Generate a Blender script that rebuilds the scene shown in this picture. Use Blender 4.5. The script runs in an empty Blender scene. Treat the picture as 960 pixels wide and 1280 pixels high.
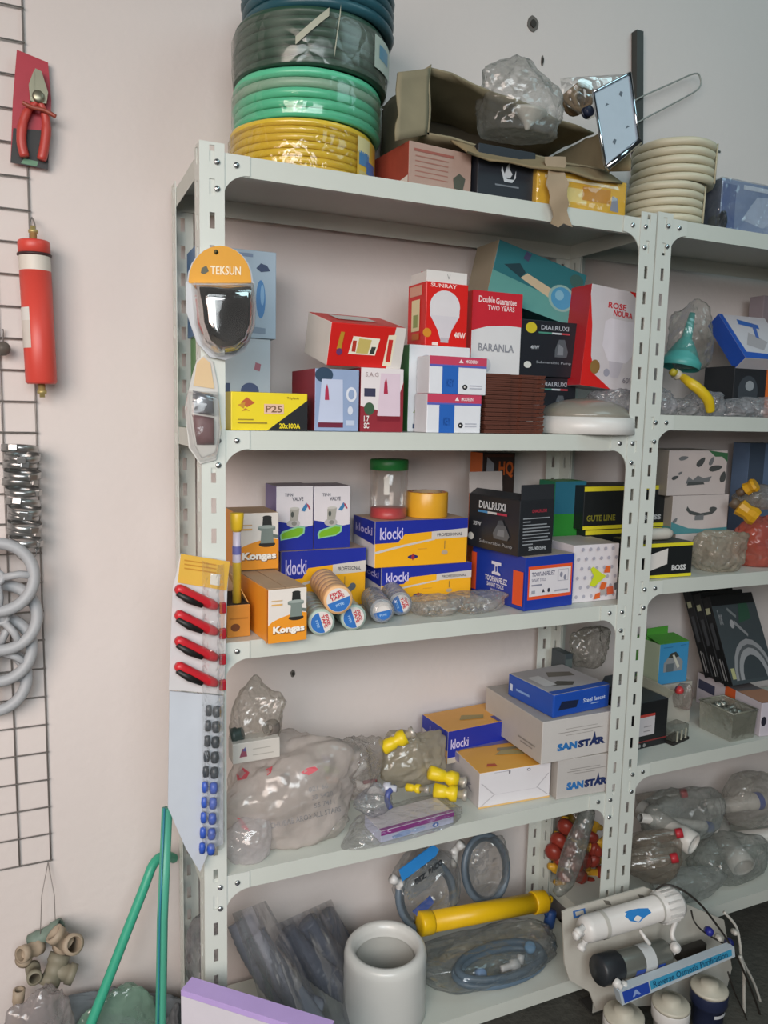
import bpy, bmesh, math, random
from mathutils import Vector, Matrix, noise
V = Vector
sc = bpy.context.scene
COL = sc.collection

# ------------------------------------------------------------------ camera
FPX = 966.84
CAM = V((-0.25685, -1.39098, 1.47587))
_yaw, _pitch, _roll = 0.4161, -0.125, 0.0224
_f = V((math.sin(_yaw)*math.cos(_pitch), math.cos(_yaw)*math.cos(_pitch), math.sin(_pitch)))
_r = V((math.cos(_yaw), -math.sin(_yaw), 0))
_u = _r.cross(_f)
RX = _r*math.cos(_roll) + _u*math.sin(_roll)
UX = -_r*math.sin(_roll) + _u*math.cos(_roll)
cd = bpy.data.cameras.new('camera')
cd.sensor_fit = 'HORIZONTAL'; cd.sensor_width = 36; cd.lens = FPX/960*36
cd.clip_start = 0.02
cam = bpy.data.objects.new('camera', cd); COL.objects.link(cam)
cam.matrix_world = Matrix(((RX.x, UX.x, -_f.x, CAM.x), (RX.y, UX.y, -_f.y, CAM.y), (RX.z, UX.z, -_f.z, CAM.z), (0, 0, 0, 1)))
sc.camera = cam

# ------------------------------------------------------------------ world, lights, exposure
sc.view_settings.view_transform = 'Standard'
sc.view_settings.look = 'None'
sc.view_settings.gamma = 1
sc.view_settings.use_curve_mapping = False
sc.view_settings.exposure = 0.0
sc.cycles.transparent_max_bounces = 24
wd = bpy.data.worlds.new('shop_air'); sc.world = wd; wd.use_nodes = True
wb = wd.node_tree.nodes['Background']
wb.inputs[0].default_value = (0.95, 1.0, 0.98, 1); wb.inputs[1].default_value = 0.035

def area(name, loc, target, sx, sy, power, color, spread=180):
    l = bpy.data.lights.new(name, 'AREA'); l.shape = 'RECTANGLE'; l.size = sx; l.size_y = sy
    l.energy = power; l.color = color; l.spread = math.radians(spread)
    o = bpy.data.objects.new(name, l); COL.objects.link(o); o.location = loc
    d = V(target) - V(loc)
    o.rotation_euler = d.to_track_quat('-Z', 'Y').to_euler()
    return o
area('doorway_daylight', (-1.9, -2.3, 2.0), (-0.1, 0.3, 0.7), 1.5, 1.7, 36, (1.0, 0.84, 0.75), 130)
area('front_fill_light', (-0.6, -3.0, 2.2), (0.2, 0.3, 0.4), 2.0, 1.2, 24.5, (0.9, 0.97, 1.0), 100)  # added cool fill from the front, power fitted to wall and shelf brightness
area('high_side_fill_light', (1.6, -1.2, 3.3), (1.3, 0.3, 2.3), 1.2, 1.2, 8.5, (0.62, 0.93, 1.0), 150)  # added cool fill from high right, fitted to the upper wall's brightness

# ------------------------------------------------------------------ pixel -> place helpers
def ray(px, py): return _f + RX*((px-480)/FPX) + UX*((640-py)/FPX)
def PY(px, py, Y):
    d = ray(px, py); return CAM + d*((Y-CAM.y)/d.y)
def PZ(px, py, z):
    d = ray(px, py); return CAM + d*((z-CAM.z)/d.z)
def XZ(px, Y, z):          # x of the point at depth Y, height z that is seen in column px
    a = (px-480)/FPX
    # (P-CAM).RX = a (P-CAM).f
    k = RX - _f*a
    return CAM.x - (k.y*(Y-CAM.y) + k.z*(z-CAM.z))/k.x
def ZAT(py, P):            # height above / below P seen in row py on the vertical line through P
    b = (640-py)/FPX
    k = UX - _f*b
    return CAM.z - (k.x*(P.x-CAM.x) + k.y*(P.y-CAM.y))/k.z
def PQ(pts, Y): return [PY(x, y, Y) for x, y in pts]

# ------------------------------------------------------------------ materials
def srgb(h):
    h = h.lstrip('#'); c = [int(h[i:i+2], 16)/255 for i in (0, 2, 4)]
    return tuple(x/12.92 if x <= .04045 else ((x+.055)/1.055)**2.4 for x in c)
_mats = {}
def mat(h, rough=.5, metal=0, var=.05, scale=30, bump=0, bscale=80, trans=0, coat=0, spec=.5):
    key = (h, rough, metal, var, scale, bump, bscale, trans, coat, spec)
    if key in _mats: return _mats[key]
    m = bpy.data.materials.new('m_%03d' % len(_mats)); m.use_nodes = True
    nt = m.node_tree; b = nt.nodes['Principled BSDF']
    c = srgb(h)
    b.inputs['Roughness'].default_value = rough; b.inputs['Metallic'].default_value = metal
    b.inputs['Specular IOR Level'].default_value = spec
    b.inputs['Transmission Weight'].default_value = trans
    b.inputs['Coat Weight'].default_value = coat
    tc = nt.nodes.new('ShaderNodeTexCoord')
    n = nt.nodes.new('ShaderNodeTexNoise'); n.inputs['Scale'].default_value = scale; n.inputs['Detail'].default_value = 4
    nt.links.new(tc.outputs['Object'], n.inputs['Vector'])
    mx = nt.nodes.new('ShaderNodeMix'); mx.data_type = 'RGBA'
    mx.inputs[6].default_value = tuple(x*(1-var) for x in c)+(1,)
    mx.inputs[7].default_value = tuple(min(1, x*(1+var)) for x in c)+(1,)
    nt.links.new(n.outputs['Fac'], mx.inputs[0]); nt.links.new(mx.outputs[2], b.inputs['Base Color'])
    if bump:
        n2 = nt.nodes.new('ShaderNodeTexNoise'); n2.inputs['Scale'].default_value = bscale; n2.inputs['Detail'].default_value = 5
        nt.links.new(tc.outputs['Object'], n2.inputs['Vector'])
        bp = nt.nodes.new('ShaderNodeBump'); bp.inputs['Strength'].default_value = bump; bp.inputs['Distance'].default_value = .01
        nt.links.new(n2.outputs['Fac'], bp.inputs['Height']); nt.links.new(bp.outputs['Normal'], b.inputs['Normal'])
    _mats[key] = m
    return m

def film(h='#e8e8e4', dens=.28, rough=.2, edge=.5, bump=.6, bscale=28, cloud=.35):
    """thin clear plastic: mostly see-through, milky where creased, with sharp glints on its folds"""
    key = ('film', h, dens, rough, edge, bump, bscale, cloud)
    if key in _mats: return _mats[key]
    m = bpy.data.materials.new('m_film_%03d' % len(_mats)); m.use_nodes = True
    nt = m.node_tree; nt.nodes.remove(nt.nodes['Principled BSDF']); out = nt.nodes['Material Output']
    N = lambda k: nt.nodes.new('ShaderNode'+k); L = nt.links.new
    def mth(op, a, b):
        k = N('Math'); k.operation = op
        for i, x in enumerate((a, b)):
            if isinstance(x, (int, float)): k.inputs[i].default_value = x
            else: L(x, k.inputs[i])
        return k.outputs[0]
    tc = N('TexCoord')
    nz = N('TexNoise'); nz.inputs['Scale'].default_value = bscale*.6; nz.inputs['Detail'].default_value = 3; L(tc.outputs['Object'], nz.inputs['Vector'])
    ad = N('VectorMath'); ad.operation = 'MULTIPLY_ADD'; ad.inputs[1].default_value = (.05, .05, .05); L(nz.outputs['Color'], ad.inputs[0]); L(tc.outputs['Object'], ad.inputs[2])
    vo = N('TexVoronoi'); vo.feature = 'F1'; vo.inputs['Scale'].default_value = bscale; L(ad.outputs[0], vo.inputs['Vector'])
    vo.feature = 'DISTANCE_TO_EDGE'; hgt = mth('ADD', mth('MULTIPLY', mth('MINIMUM', vo.outputs['Distance'], .25), 1.6), mth('MULTIPLY', nz.outputs['Fac'], .6))
    bp = N('Bump'); bp.inputs['Strength'].default_value = bump*.6; bp.inputs['Distance'].default_value = .012; L(hgt, bp.inputs['Height'])
    tr = N('BsdfTransparent'); tr.inputs[0].default_value = (.995, .995, .99, 1)
    df = N('BsdfDiffuse'); df.inputs[0].default_value = srgb(h)+(1,); tl = N('BsdfTranslucent'); tl.inputs[0].default_value = srgb(h)+(1,)
    gl = N('BsdfGlossy'); gl.inputs['Roughness'].default_value = rough
    for q in (df, gl): L(bp.outputs['Normal'], q.inputs['Normal'])
    m1 = N('MixShader'); m1.inputs[0].default_value = .45; L(df.outputs[0], m1.inputs[1]); L(tl.outputs[0], m1.inputs[2])
    lw = N('LayerWeight'); lw.inputs[0].default_value = .3; L(bp.outputs['Normal'], lw.inputs['Normal'])
    n3 = N('TexNoise'); n3.inputs['Scale'].default_value = bscale*.45; n3.inputs['Detail'].default_value = 3; L(tc.outputs['Object'], n3.inputs['Vector'])
    cl = mth('MULTIPLY', mth('MAXIMUM', mth('SUBTRACT', n3.outputs['Fac'], .47), 0), cloud*3)
    fac = mth('MINIMUM', mth('ADD', mth('ADD', mth('MULTIPLY', lw.outputs['Facing'], edge*.45), dens*.5), cl), .95)
    mx = N('MixShader'); L(fac, mx.inputs[0]); L(tr.outputs[0], mx.inputs[1]); L(m1.outputs[0], mx.inputs[2])
    fr = N('Fresnel'); fr.inputs[0].default_value = 1.5; L(bp.outputs['Normal'], fr.inputs['Normal'])
    m2 = N('MixShader'); L(mth('MINIMUM', mth('ADD', mth('MULTIPLY', fr.outputs[0], .8), .03), .35), m2.inputs[0]); L(mx.outputs[0], m2.inputs[1]); L(gl.outputs[0], m2.inputs[2])
    L(m2.outputs[0], out.inputs['Surface'])
    _mats[key] = m
    return m

# ------------------------------------------------------------------ text outlines
_txt = {}
def text_geo(s, bold=.0):
    k = (s, bold)
    if k not in _txt:
        cu = bpy.data.curves.new('txt', 'FONT'); cu.body = s; cu.size = 1; cu.resolution_u = 2; cu.offset = bold
        o = bpy.data.objects.new('txt', cu); COL.objects.link(o)
        me = bpy.data.meshes.new_from_object(o.evaluated_get(bpy.context.evaluated_depsgraph_get()))
        vs = [(v.co.x, v.co.y) for v in me.vertices]; fs = [tuple(p.vertices) for p in me.polygons]
        x0 = min(v[0] for v in vs); x1 = max(v[0] for v in vs); y0 = min(v[1] for v in vs); y1 = max(v[1] for v in vs)
        _txt[k] = ([((x-x0)/(x1-x0), (y-y0)/(y1-y0)) for x, y in vs], fs)
        bpy.data.objects.remove(o); bpy.data.meshes.remove(me); bpy.data.curves.remove(cu)
    return _txt[k]

# ------------------------------------------------------------------ mesh builder
def smooth_path(pts, n=6, closed=False):
    pts = [V(p) for p in pts]; N = len(pts); out = []
    for i in range(N if closed else N-1):
        if closed: p = [pts[(i+k) % N] for k in (-1, 0, 1, 2)]
        else: p = [pts[max(0, i-1)], pts[i], pts[i+1], pts[min(N-1, i+2)]]
        for j in range(n):
            t = j/n
            out.append(.5*((2*p[1]) + (p[2]-p[0])*t + (2*p[0]-5*p[1]+4*p[2]-p[3])*t*t + (3*p[1]-p[0]-3*p[2]+p[3])*t**3))
    if not closed: out.append(pts[-1])
    return out

def axisM(p0, p1, up=V((0, 0, 1))):
    z = (V(p1)-V(p0)).normalized()
    x = up.cross(z)
    if x.length < 1e-4: x = V((1, 0, 0))
    x.normalize(); y = z.cross(x)
    return Matrix(((x.x, y.x, z.x, p0[0]), (x.y, y.y, z.y, p0[1]), (x.z, y.z, z.z, p0[2]), (0, 0, 0, 1)))

class MB:
    def __init__(s): s.v = []; s.f = []; s.mi = []; s.sm = []; s.mats = []
    def mid(s, m):
        if m not in s.mats: s.mats.append(m)
        return s.mats.index(m)
    def add(s, vs, fs, m, smooth=False, M=None):
        b = len(s.v)
        s.v += [tuple(M @ V(v)) if M is not None else tuple(v) for v in vs]
        i = s.mid(m) if not isinstance(m, list) else None
        for k, f in enumerate(fs):
            s.f.append(tuple(b+x for x in f)); s.sm.append(smooth)
            s.mi.append(i if i is not None else s.mid(m[k]))
        return s
    def box(s, lo, hi, m, M=None, bev=0):
        if bev:
            bm = bmesh.new(); bmesh.ops.create_cube(bm, size=1)
            c = [(a+b)/2 for a, b in zip(lo, hi)]; d = [abs(b-a) for a, b in zip(lo, hi)]
            for v in bm.verts: v.co = V((c[0]+v.co.x*d[0], c[1]+v.co.y*d[1], c[2]+v.co.z*d[2]))
            bmesh.ops.bevel(bm, geom=bm.edges[:], offset=min(bev, min(d)*.45), segments=2, affect='EDGES', profile=.5)
            bm.verts.index_update()
            s.add([v.co.copy() for v in bm.verts], [[v.index for v in f.verts] for f in bm.faces], m, False, M); bm.free(); return s
        x0, y0, z0 = lo; x1, y1, z1 = hi
        vs = [(x0, y0, z0), (x1, y0, z0), (x1, y1, z0), (x0, y1, z0), (x0, y0, z1), (x1, y0, z1), (x1, y1, z1), (x0, y1, z1)]
        return s.add(vs, [(0, 3, 2, 1), (4, 5, 6, 7), (0, 1, 5, 4), (1, 2, 6, 5), (2, 3, 7, 6), (3, 0, 4, 7)], m, False, M)
    def tube(s, pts, r, m, n=8, closed=False, M=None):
        pts = [V(p) for p in pts]; N = len(pts); rs = r if isinstance(r, (list, tuple)) else [r]*N
        vs = []; fs = []; prev = None
        for i, p in enumerate(pts):
            t = (pts[(i+1) % N]-pts[i-1]) if closed else (pts[min(N-1, i+1)]-pts[max(0, i-1)])
            t.normalize()
            if prev is None:
                a = V((0, 0, 1)) if abs(t.z) < .9 else V((1, 0, 0)); a = (a - t*a.dot(t)).normalized()
            else: a = (prev - t*prev.dot(t)).normalized()
            prev = a; b = t.cross(a)
            for k in range(n):
                q = 2*math.pi*k/n; vs.append(p + (a*math.cos(q)+b*math.sin(q))*rs[i])
        for i in range(N if closed else N-1):
            j = (i+1) % N
            for k in range(n): fs.append((i*n+k, i*n+(k+1) % n, j*n+(k+1) % n, j*n+k))
        if not closed: fs += [tuple(range(n-1, -1, -1)), tuple((N-1)*n+k for k in range(n))]
        return s.add(vs, fs, m, True, M)
    def lathe(s, prof, m, n=28, M=None, smooth=True, cap=True):
        vs = []; fs = []; ms = []
        for r, z in prof:
            for k in range(n): q = 2*math.pi*k/n; vs.append((r*math.cos(q), r*math.sin(q), z))
        for i in range(len(prof)-1):
            for k in range(n):
                fs.append((i*n+k, i*n+(k+1) % n, (i+1)*n+(k+1) % n, (i+1)*n+k)); ms.append(m[i] if isinstance(m, list) else m)
        if cap:
            if prof[0][0] > 1e-5: fs.append(tuple(range(n-1, -1, -1))); ms.append(ms[0])
            if prof[-1][0] > 1e-5: fs.append(tuple((len(prof)-1)*n+k for k in range(n))); ms.append(ms[-1])
        b = len(s.f); s.add(vs, fs, ms, smooth, M)
        return s
    def prism(s, pts, off, m, M=None, mside=None):       # polygon (3d pts) swept by vector off
        n = len(pts); a = [V(p) for p in pts]; b = [p+V(off) for p in a]
        fs = [tuple(range(n)), tuple(range(2*n-1, n-1, -1))] + [(i, n+i, n+(i+1) % n, (i+1) % n)[::-1] for i in range(n)]
        return s.add(a+b, fs, [m, m]+[mside or m]*n, False, M)
    def poly(s, pts, m, M=None): return s.add(pts, [tuple(range(len(pts)))], m, False, M)
    def dome(s, pts, off, m, M=None, rings=6, flat=.35):    # puffed polygon: outline rising to off at its middle
        c = sum((V(p) for p in pts), V())/len(pts); n = len(pts); vs = []; fs = []
        for i in range(rings+1):
            t = i/rings; k = 1-t*(1-flat) ; hgt = math.sin(math.acos(max(0, 1-t))) if t else 0
            for p in pts: vs.append(c+(V(p)-c)*k+V(off)*hgt)
        for i in range(rings):
            for k in range(n): fs.append((i*n+k, i*n+(k+1) % n, (i+1)*n+(k+1) % n, (i+1)*n+k))
        fs.append(tuple(rings*n+k for k in range(n)))
        return s.add(vs, fs, m, True, M)
    def text(s, st, m, O, U, W, M=None, bold=0.0):       # fits st into the parallelogram O, O+U, O+W
        vs, fs = text_geo(st, bold)
        return s.add([V(O)+V(U)*x+V(W)*y for x, y in vs], fs, m, False, M)
    def build(s, name, parent=None, M=None):
        me = bpy.data.meshes.new(name); me.from_pydata([tuple(v) for v in s.v], [], s.f)
        for m in s.mats: me.materials.append(m)
        me.polygons.foreach_set('material_index', s.mi); me.polygons.foreach_set('use_smooth', s.sm); me.update()
        o = bpy.data.objects.new(name, me); COL.objects.link(o)
        if parent is not None: o.parent = parent
        elif M is not None: o.matrix_world = M
        return o

def recentre(o):                       # put a top-level mesh's origin at its base
    me = o.data
    xs = [v.co for v in me.vertices]
    c = V(((min(v.x for v in xs)+max(v.x for v in xs))/2, (min(v.y for v in xs)+max(v.y for v in xs))/2, min(v.z for v in xs)))
    me.transform(Matrix.Translation(-c)); o.location = c
    return o
def tag(o, label, cat, group=None, kind=None):
    o['label'] = label; o['category'] = cat
    if group: o['group'] = group
    if kind: o['kind'] = kind
    return o
def thing(name, label, cat, loc=(0, 0, 0), group=None, M=None):
    o = bpy.data.objects.new(name, None); o.empty_display_size = .02; COL.objects.link(o)
    if M is not None: o.matrix_world = M
    else: o.location = loc
    return tag(o, label, cat, group)
def part(mb, name, root, label=None):   # mesh given in world space, stored relative to its (unrotated or rotated) parent chain
    o = mb.build(name, root)
    M = Matrix.Identity(4); p = root
    chain = []
    while p is not None: chain.append(p); p = p.parent
    for q in reversed(chain): M = M @ (q.matrix_basis)
    o.data.transform(M.inverted())
    if label: o['label'] = label
    return o
def structure(mb, name):
    o = mb.build(name); o['kind'] = 'structure'; return o
def solo(mb, name, label, cat, group=None):
    return tag(recentre(mb.build(name)), label, cat, group)
def dup(root, dloc, label=None, R=None):
    r = root.copy(); COL.objects.link(r); r.location = root.location+V(dloc)
    if R is not None: r.rotation_euler = R
    if label: r['label'] = label
    for ch in list(root.children):
        c = ch.copy(); COL.objects.link(c); c.parent = r
        for g in list(ch.children):
            d = g.copy(); COL.objects.link(d); d.parent = c
    return r

# ------------------------------------------------------------------ cartons with print on their faces
def upright(pxL, YL, pxR, YR, z0, ytop, at='L'):
    A = V((XZ(pxL, YL, z0), YL, z0)); B = V((XZ(pxR, YR, z0), YR, z0))
    P = A if at == 'L' else B
    return A, B, A+V((0, 0, ZAT(ytop, P)-z0))
def bottom(a, b, z0, ytop):
    A = PZ(a[0], a[1], z0); B = PZ(b[0], b[1], z0)
    return A, B, A+V((0, 0, ZAT(ytop, A)-z0))

def carton(name, label, cat, ABT, depth, body, paint=(), group=None, bev=.0015):
    A, B, T = ABT
    u = B-A; w = u.length; u.normalize()
    v = T-A; v = v-u*v.dot(u); h = v.length; v.normalize()
    y = v.cross(u); d = depth
    M = Matrix(((u.x, y.x, v.x, A.x), (u.y, y.y, v.y, A.y), (u.z, y.z, v.z, A.z), (0, 0, 0, 1)))
    if not isinstance(body, dict): body = {'*': body}
    bm = bmesh.new(); bmesh.ops.create_cube(bm, size=1)
    for q in bm.verts: q.co = V(((q.co.x+.5)*w, (q.co.y+.5)*d, (q.co.z+.5)*h))
    bmesh.ops.bevel(bm, geom=bm.edges[:], offset=bev, segments=2, affect='EDGES', profile=.5)
    bm.verts.index_update(); bm.normal_update()
    fs = []; ms = []
    for f in bm.faces:
        n = f.normal; ax = max(range(3), key=lambda i: abs(n[i]))
        k = {0: 'RL', 1: 'KF', 2: 'TB'}[ax][0 if n[ax] > 0 else 1]
        fs.append([q.index for q in f.verts]); ms.append(body.get(k, body.get('*')))
    mb = MB(); mb.add([q.co.copy() for q in bm.verts], fs, ms); bm.free()
    FR = {'F': (V((0, 0, 0)), V((w, 0, 0)), V((0, 0, h)), V((0, -1, 0))), 'L': (V((0, d, 0)), V((0, -d, 0)), V((0, 0, h)), V((-1, 0, 0))),
          'R': (V((w, 0, 0)), V((0, d, 0)), V((0, 0, h)), V((1, 0, 0))), 'T': (V((0, 0, h)), V((w, 0, 0)), V((0, d, 0)), V((0, 0, 1)))}
    for i, p in enumerate(paint):
        O, U, W, N = FR[p[1]]; O = O+N*(.0003+.00012*i); m = p[2]
        q = lambda a, b: O+U*a+W*b
        if p[0] == 'r': mb.poly([q(p[3], p[4]), q(p[5], p[4]), q(p[5], p[6]), q(p[3], p[6])], m)
        elif p[0] == 'p': mb.poly([q(a, b) for a, b in p[3]], m)
        elif p[0] == 'e':
            mb.poly([q(p[3]+p[5]*math.cos(t*math.pi/12), p[4]+p[6]*math.sin(t*math.pi/12)) for t in range(24)], m)
        elif p[0] == 't':
            mb.text(p[3], m, q(p[4], p[5]), U*(p[6]-p[4]), W*(p[7]-p[5]), bold=p[8] if len(p) > 8 else 0.0)
    o = mb.build(name, M=M)
    tag(o, label, cat, group)
    o['_'] = 0; del o['_']
    INFO[o.name] = (A, u, y, v, w, d, h)
    return o
INFO = {}
def loc(o, a, b, c):        # point inside a carton's own box, fractions of width, depth, height
    A, u, y, v, w, d, h = INFO[o.name]
    return A+u*(a*w)+y*(b*d)+v*(c*h)
def cmat(o):
    A, u, y, v, w, d, h = INFO[o.name]
    return Matrix(((u.x, y.x, v.x, A.x), (u.y, y.y, v.y, A.y), (u.z, y.z, v.z, A.z), (0, 0, 0, 1)))
def topz(o):
    A, u, y, v, w, d, h = INFO[o.name]; return A.z+h

# ------------------------------------------------------------------ crumpled plastic
def blob(mb, c, r, m, seed=0, crump=.25, freq=2.2, sub=5, M3=None, base=-.8, peaks=(), box=1.0):
    """crumpled plastic: a slack pillow whose film is gathered into radiating folds and sharp creases"""
    bm = bmesh.new(); bmesh.ops.create_icosphere(bm, subdivisions=sub, radius=1)
    bm.verts.index_update(); vs = []
    off = V((seed*3.17, seed*1.31, seed*7.7))
    rnd = random.Random(seed)
    ties = [V((rnd.uniform(-1, 1), rnd.uniform(-1, .6), rnd.uniform(-.2, 1))).normalized() for _ in range(3)]
    tw = [rnd.uniform(5, 9) for _ in range(3)]; tp = [rnd.uniform(0, 6) for _ in range(3)]
    for q in bm.verts:
        d = q.co.normalized()
        k = 1.0
        if box != 1.0:
            k = 1/((abs(d.x)**(2*box)+abs(d.y)**(2*box)+abs(d.z)**(2*box))**(1/(2*box)))
        n2 = noise.noise(d*freq*.55+off*2)
        wp = d+V((noise.noise(d*2+off), noise.noise(d*2+off+V((9, 0, 0))), noise.noise(d*2+off+V((0, 9, 0)))))*.35
        cr = 1-abs(noise.noise(wp*freq*1.0+off))*2.6          # sharp long creases
        cr2 = 1-abs(noise.noise(wp*freq*2.3-off))*2.4
        fold = 0
        for t, w_, ph in zip(ties, tw, tp):                    # pleats running into gathered points
            a = d.dot(t)
            if a > -.2:
                e1 = t.orthogonal().normalized(); e2 = t.cross(e1)
                an = math.atan2(d.dot(e2), d.dot(e1))
                g = max(0, a)**1.5
                fold += .09*g*abs(math.sin(an*w_*.5+ph+2*noise.noise(d*1.5+off)))-.05*g
        p = d*k*(1+crump*(.75*n2+.20*max(-.6, cr)+.11*max(-.6, cr2))+crump*3*fold)
        for i, t in enumerate(ties):                           # gathered corners stick out
            p += t*(.16+.08*i)*(crump/.3)*max(0, d.dot(t))**(9+3*i)
        for (px, py, pz, amt, sharp) in peaks:
            t = max(0, d.dot(V((px, py, pz)).normalized()))**sharp
            p += V((px, py, pz)).normalized()*amt*t
        if p.z < base: p.z = base+(p.z-base)*.06
        p = V((p.x*r[0], p.y*r[1], p.z*r[2]))
        if M3 is not None: p = M3 @ p
        vs.append(V(c)+p)
    mb.add(vs, [[q.index for q in f.verts] for f in bm.faces], m, True); bm.free()
    return mb

# ================================================================== SETTING
WALL = 0.335
Z1, Z2, Z3, Z4, Z5 = 1.9164, 1.4416, 1.0486, 0.5845, 0.1128
RZ1, RZ2, RZ3, RZ4, RZ5 = 1.925, 1.490, 1.098, 0.638, 0.190
D = 0.303; PW = 0.043

m_wall = mat('#d5ccc8', .9, var=.06, scale=2.2, bump=.12, bscale=45, spec=.2)
m_dirt = mat('#6b6661', .9)
w = MB()
w.box((-2.6, WALL, -.02), (3.2, WALL+.12, 3.1), m_wall)
wall = structure(w, 'wall_back')
fl = MB(); fl.box((-2.6, -2.6, -.06), (3.2, WALL, 0), mat('#4a4a44', .85, var=.55, scale=9, bump=.4, bscale=60))
structure(fl, 'floor')
for i, (px, py, rx, rz) in enumerate([(666, 30, .016, .018), (678, 76, .004, .012), (366, 842, .006, .009)]):
    h = MB(); c = PY(px, py, WALL-.001)
    pts = [(c.x+rx*(1+.3*noise.noise(V((k*.7, i, 0))))*math.cos(k*math.pi/7), WALL, c.z+rz*(1+.4*noise.noise(V((i, k*.9, 2))))*math.sin(k*math.pi/7)) for k in range(14)]
    h.prism(pts, (0, -.002, 0), m_dirt); h.prism([(c.x+(p[0]-c.x)*.5, p[1], c.z+(p[2]-c.z)*.5) for p in pts], (0, -.005, 0), mat('#3a3733', .9))
    solo(h, 'wall_chip', ['ragged dark chip in the wall plaster above the torn cardboard box', 'small dark nick in the plaster below the big wall chip',
                          'small dark screw hole in the wall above the clear bags shelf'][i], 'chip')

# ================================================================== RACKS
m_en = mat('#ced2cb', .38, var=.05, scale=14, coat=.25)
m_en2 = mat('#c6cac2', .45, var=.06, scale=10)
m_bolt = mat('#b9bcbd', .25, metal=.9)

def slotted(mb, x0, x1, y0, y1, z0, z1, ax):
    """flat strip with a row of real slots; ax 'x': strip lies in XZ, 'y': in YZ"""
    a0, a1 = (x0, x1) if ax == 'x' else (y0, y1)
    mid = (a0+a1)/2; sw = .0045; pitch = .055; sl = .027
    def bx(p, q, z, zz):
        if ax == 'x': mb.box((p, y0, z), (q, y1, zz), m_en)
        else: mb.box((x0, p, z), (x1, q, zz), m_en)
    bx(a0, mid-sw, z0, z1); bx(mid+sw, a1, z0, z1)
    z = z0; k = 0
    while z < z1:
        zz = min(z1, z0+k*pitch+(pitch-sl)); bx(mid-sw, mid+sw, z, zz)
        z = z0+(k+1)*pitch; k += 1

def rack(x0, x1, zs, top, label):
    root = thing('storage_rack', label, 'shelving rack', ((x0+x1)/2, D/2, 0))
    t = .002
    for i in range(4):
        L = i % 2 == 0; F = i < 2
        p = MB()
        xa, xb = (x0, x0+PW) if L else (x1-PW, x1)
        ya = -t if F else D
        slotted(p, xa, xb, ya, ya+t, 0, top, 'x')
        xs = x0 if L else x1-t
        if F: slotted(p, xs, xs+t, 0, PW, 0, top, 'y')
        else: slotted(p, xs, xs+t, D-PW, D, 0, top, 'y')
        p.box((xa-.002, (0 if F else D-PW)-.004, 0), (xb+.002, (PW if F else D)+.004, .006), mat('#3a3a38', .6))
        part(p, 'post', root)
    bolt = None
    for z in zs:
        s = MB(); a, b = x0+t+.0005, x1-t-.0005
        s.box((a, .0035, z-.0012), (b, D-.0035, z), m_en2)
        lh = .035
        s.box((a, .0035, z-lh), (b, .0048, z-.0012), m_en2); s.box((a, D-.0048, z-lh), (b, D-.0035, z-.0012), m_en2)
        s.box((a, .0048, z-lh), (a+.0013, D-.0048, z-.0012), m_en2); s.box((b-.0013, .0048, z-lh), (b, D-.0048, z-.0012), m_en2)
        s.box((a, .0048, z-lh), (b, .016, z-lh+.0012), m_en2)
        sh = part(s, 'shelf', root)
        if z > .3:
          for sgn, xe in ((1, x0), (-1, x1)):
            g = MB(); e = PW+.045; lo = lh-.002
            pl = [(xe+sgn*.004, z), (xe+sgn*e, z), (xe+sgn*e, z-lo)]
            for k in range(9):
                q = k/8*math.pi/2
                pl.append((xe+sgn*(e-(e-PW+.002)*math.sin(q)), z-lo-.043*(1-math.cos(q))))
            pl += [(xe+sgn*.004, z-lo-.043)]
            g.prism([(x, .0004, zz) for x, zz in pl], (0, .0026, 0), m_en)
            gp = part(g, 'gusset_plate', sh)
        for bx_, bz in ((x0+.030, z-.018), (x0+.030, z-.062), (x0+.064, z-.018), (x1-.030, z-.018), (x1-.030, z-.062), (x1-.064, z-.018)):
            if z < .3 and bz < z-.03: continue
            c = MB(); yy = -.002 if min(abs(bx_-x0), abs(bx_-x1)) < PW else .0004
            c.lathe([(.0055, -.001), (.0055, .0015), (.0042, .0032), (0, .0036)], m_bolt, 12, axisM((bx_, yy, bz), (bx_, yy-1, bz)))
            part(c, 'bolt', sh)
    return root
rack(0, 1.0, (Z1, Z2, Z3, Z4, Z5), 1.93, 'white slotted steel shelving rack, the wide one nearest the wire grid')
rack(1.004, 2.0, (RZ1, RZ2, RZ3, RZ4, RZ5), 1.935, 'white slotted steel shelving rack cut off by the right picture edge')

# ================================================================== LEFT WALL
m_wire = mat('#8d8783', .5, metal=.3)
g = thing('wire_grid_panel', 'grey wire mesh panel hung flat on the cream wall', 'wire panel', (-.45, WALL-.008, .5))
xr = PY(61, 1000, WALL-.008).x
gw = MB()
zb = PY(61, 1076, WALL-.008).z
z = zb
while z < 2.36: gw.tube([(-.95, WALL-.008, z), (xr+.003, WALL-.008, z)], .0017, m_wire, 6); z += .0615
x = xr
while x > -.95: gw.tube([(x, WALL-.005, zb-.003), (x, WALL-.005, 2.36)], .0017, m_wire, 6); x -= .0615
part(gw, 'wire_mesh', g)
for x in (xr-.0615*2,):
    h = MB(); h.tube([(x, WALL, 2.37), (x, WALL-.02, 2.37), (x, WALL-.02, 2.352)], .002, m_bolt, 6); part(h, 'hanging_hook', g)

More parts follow.
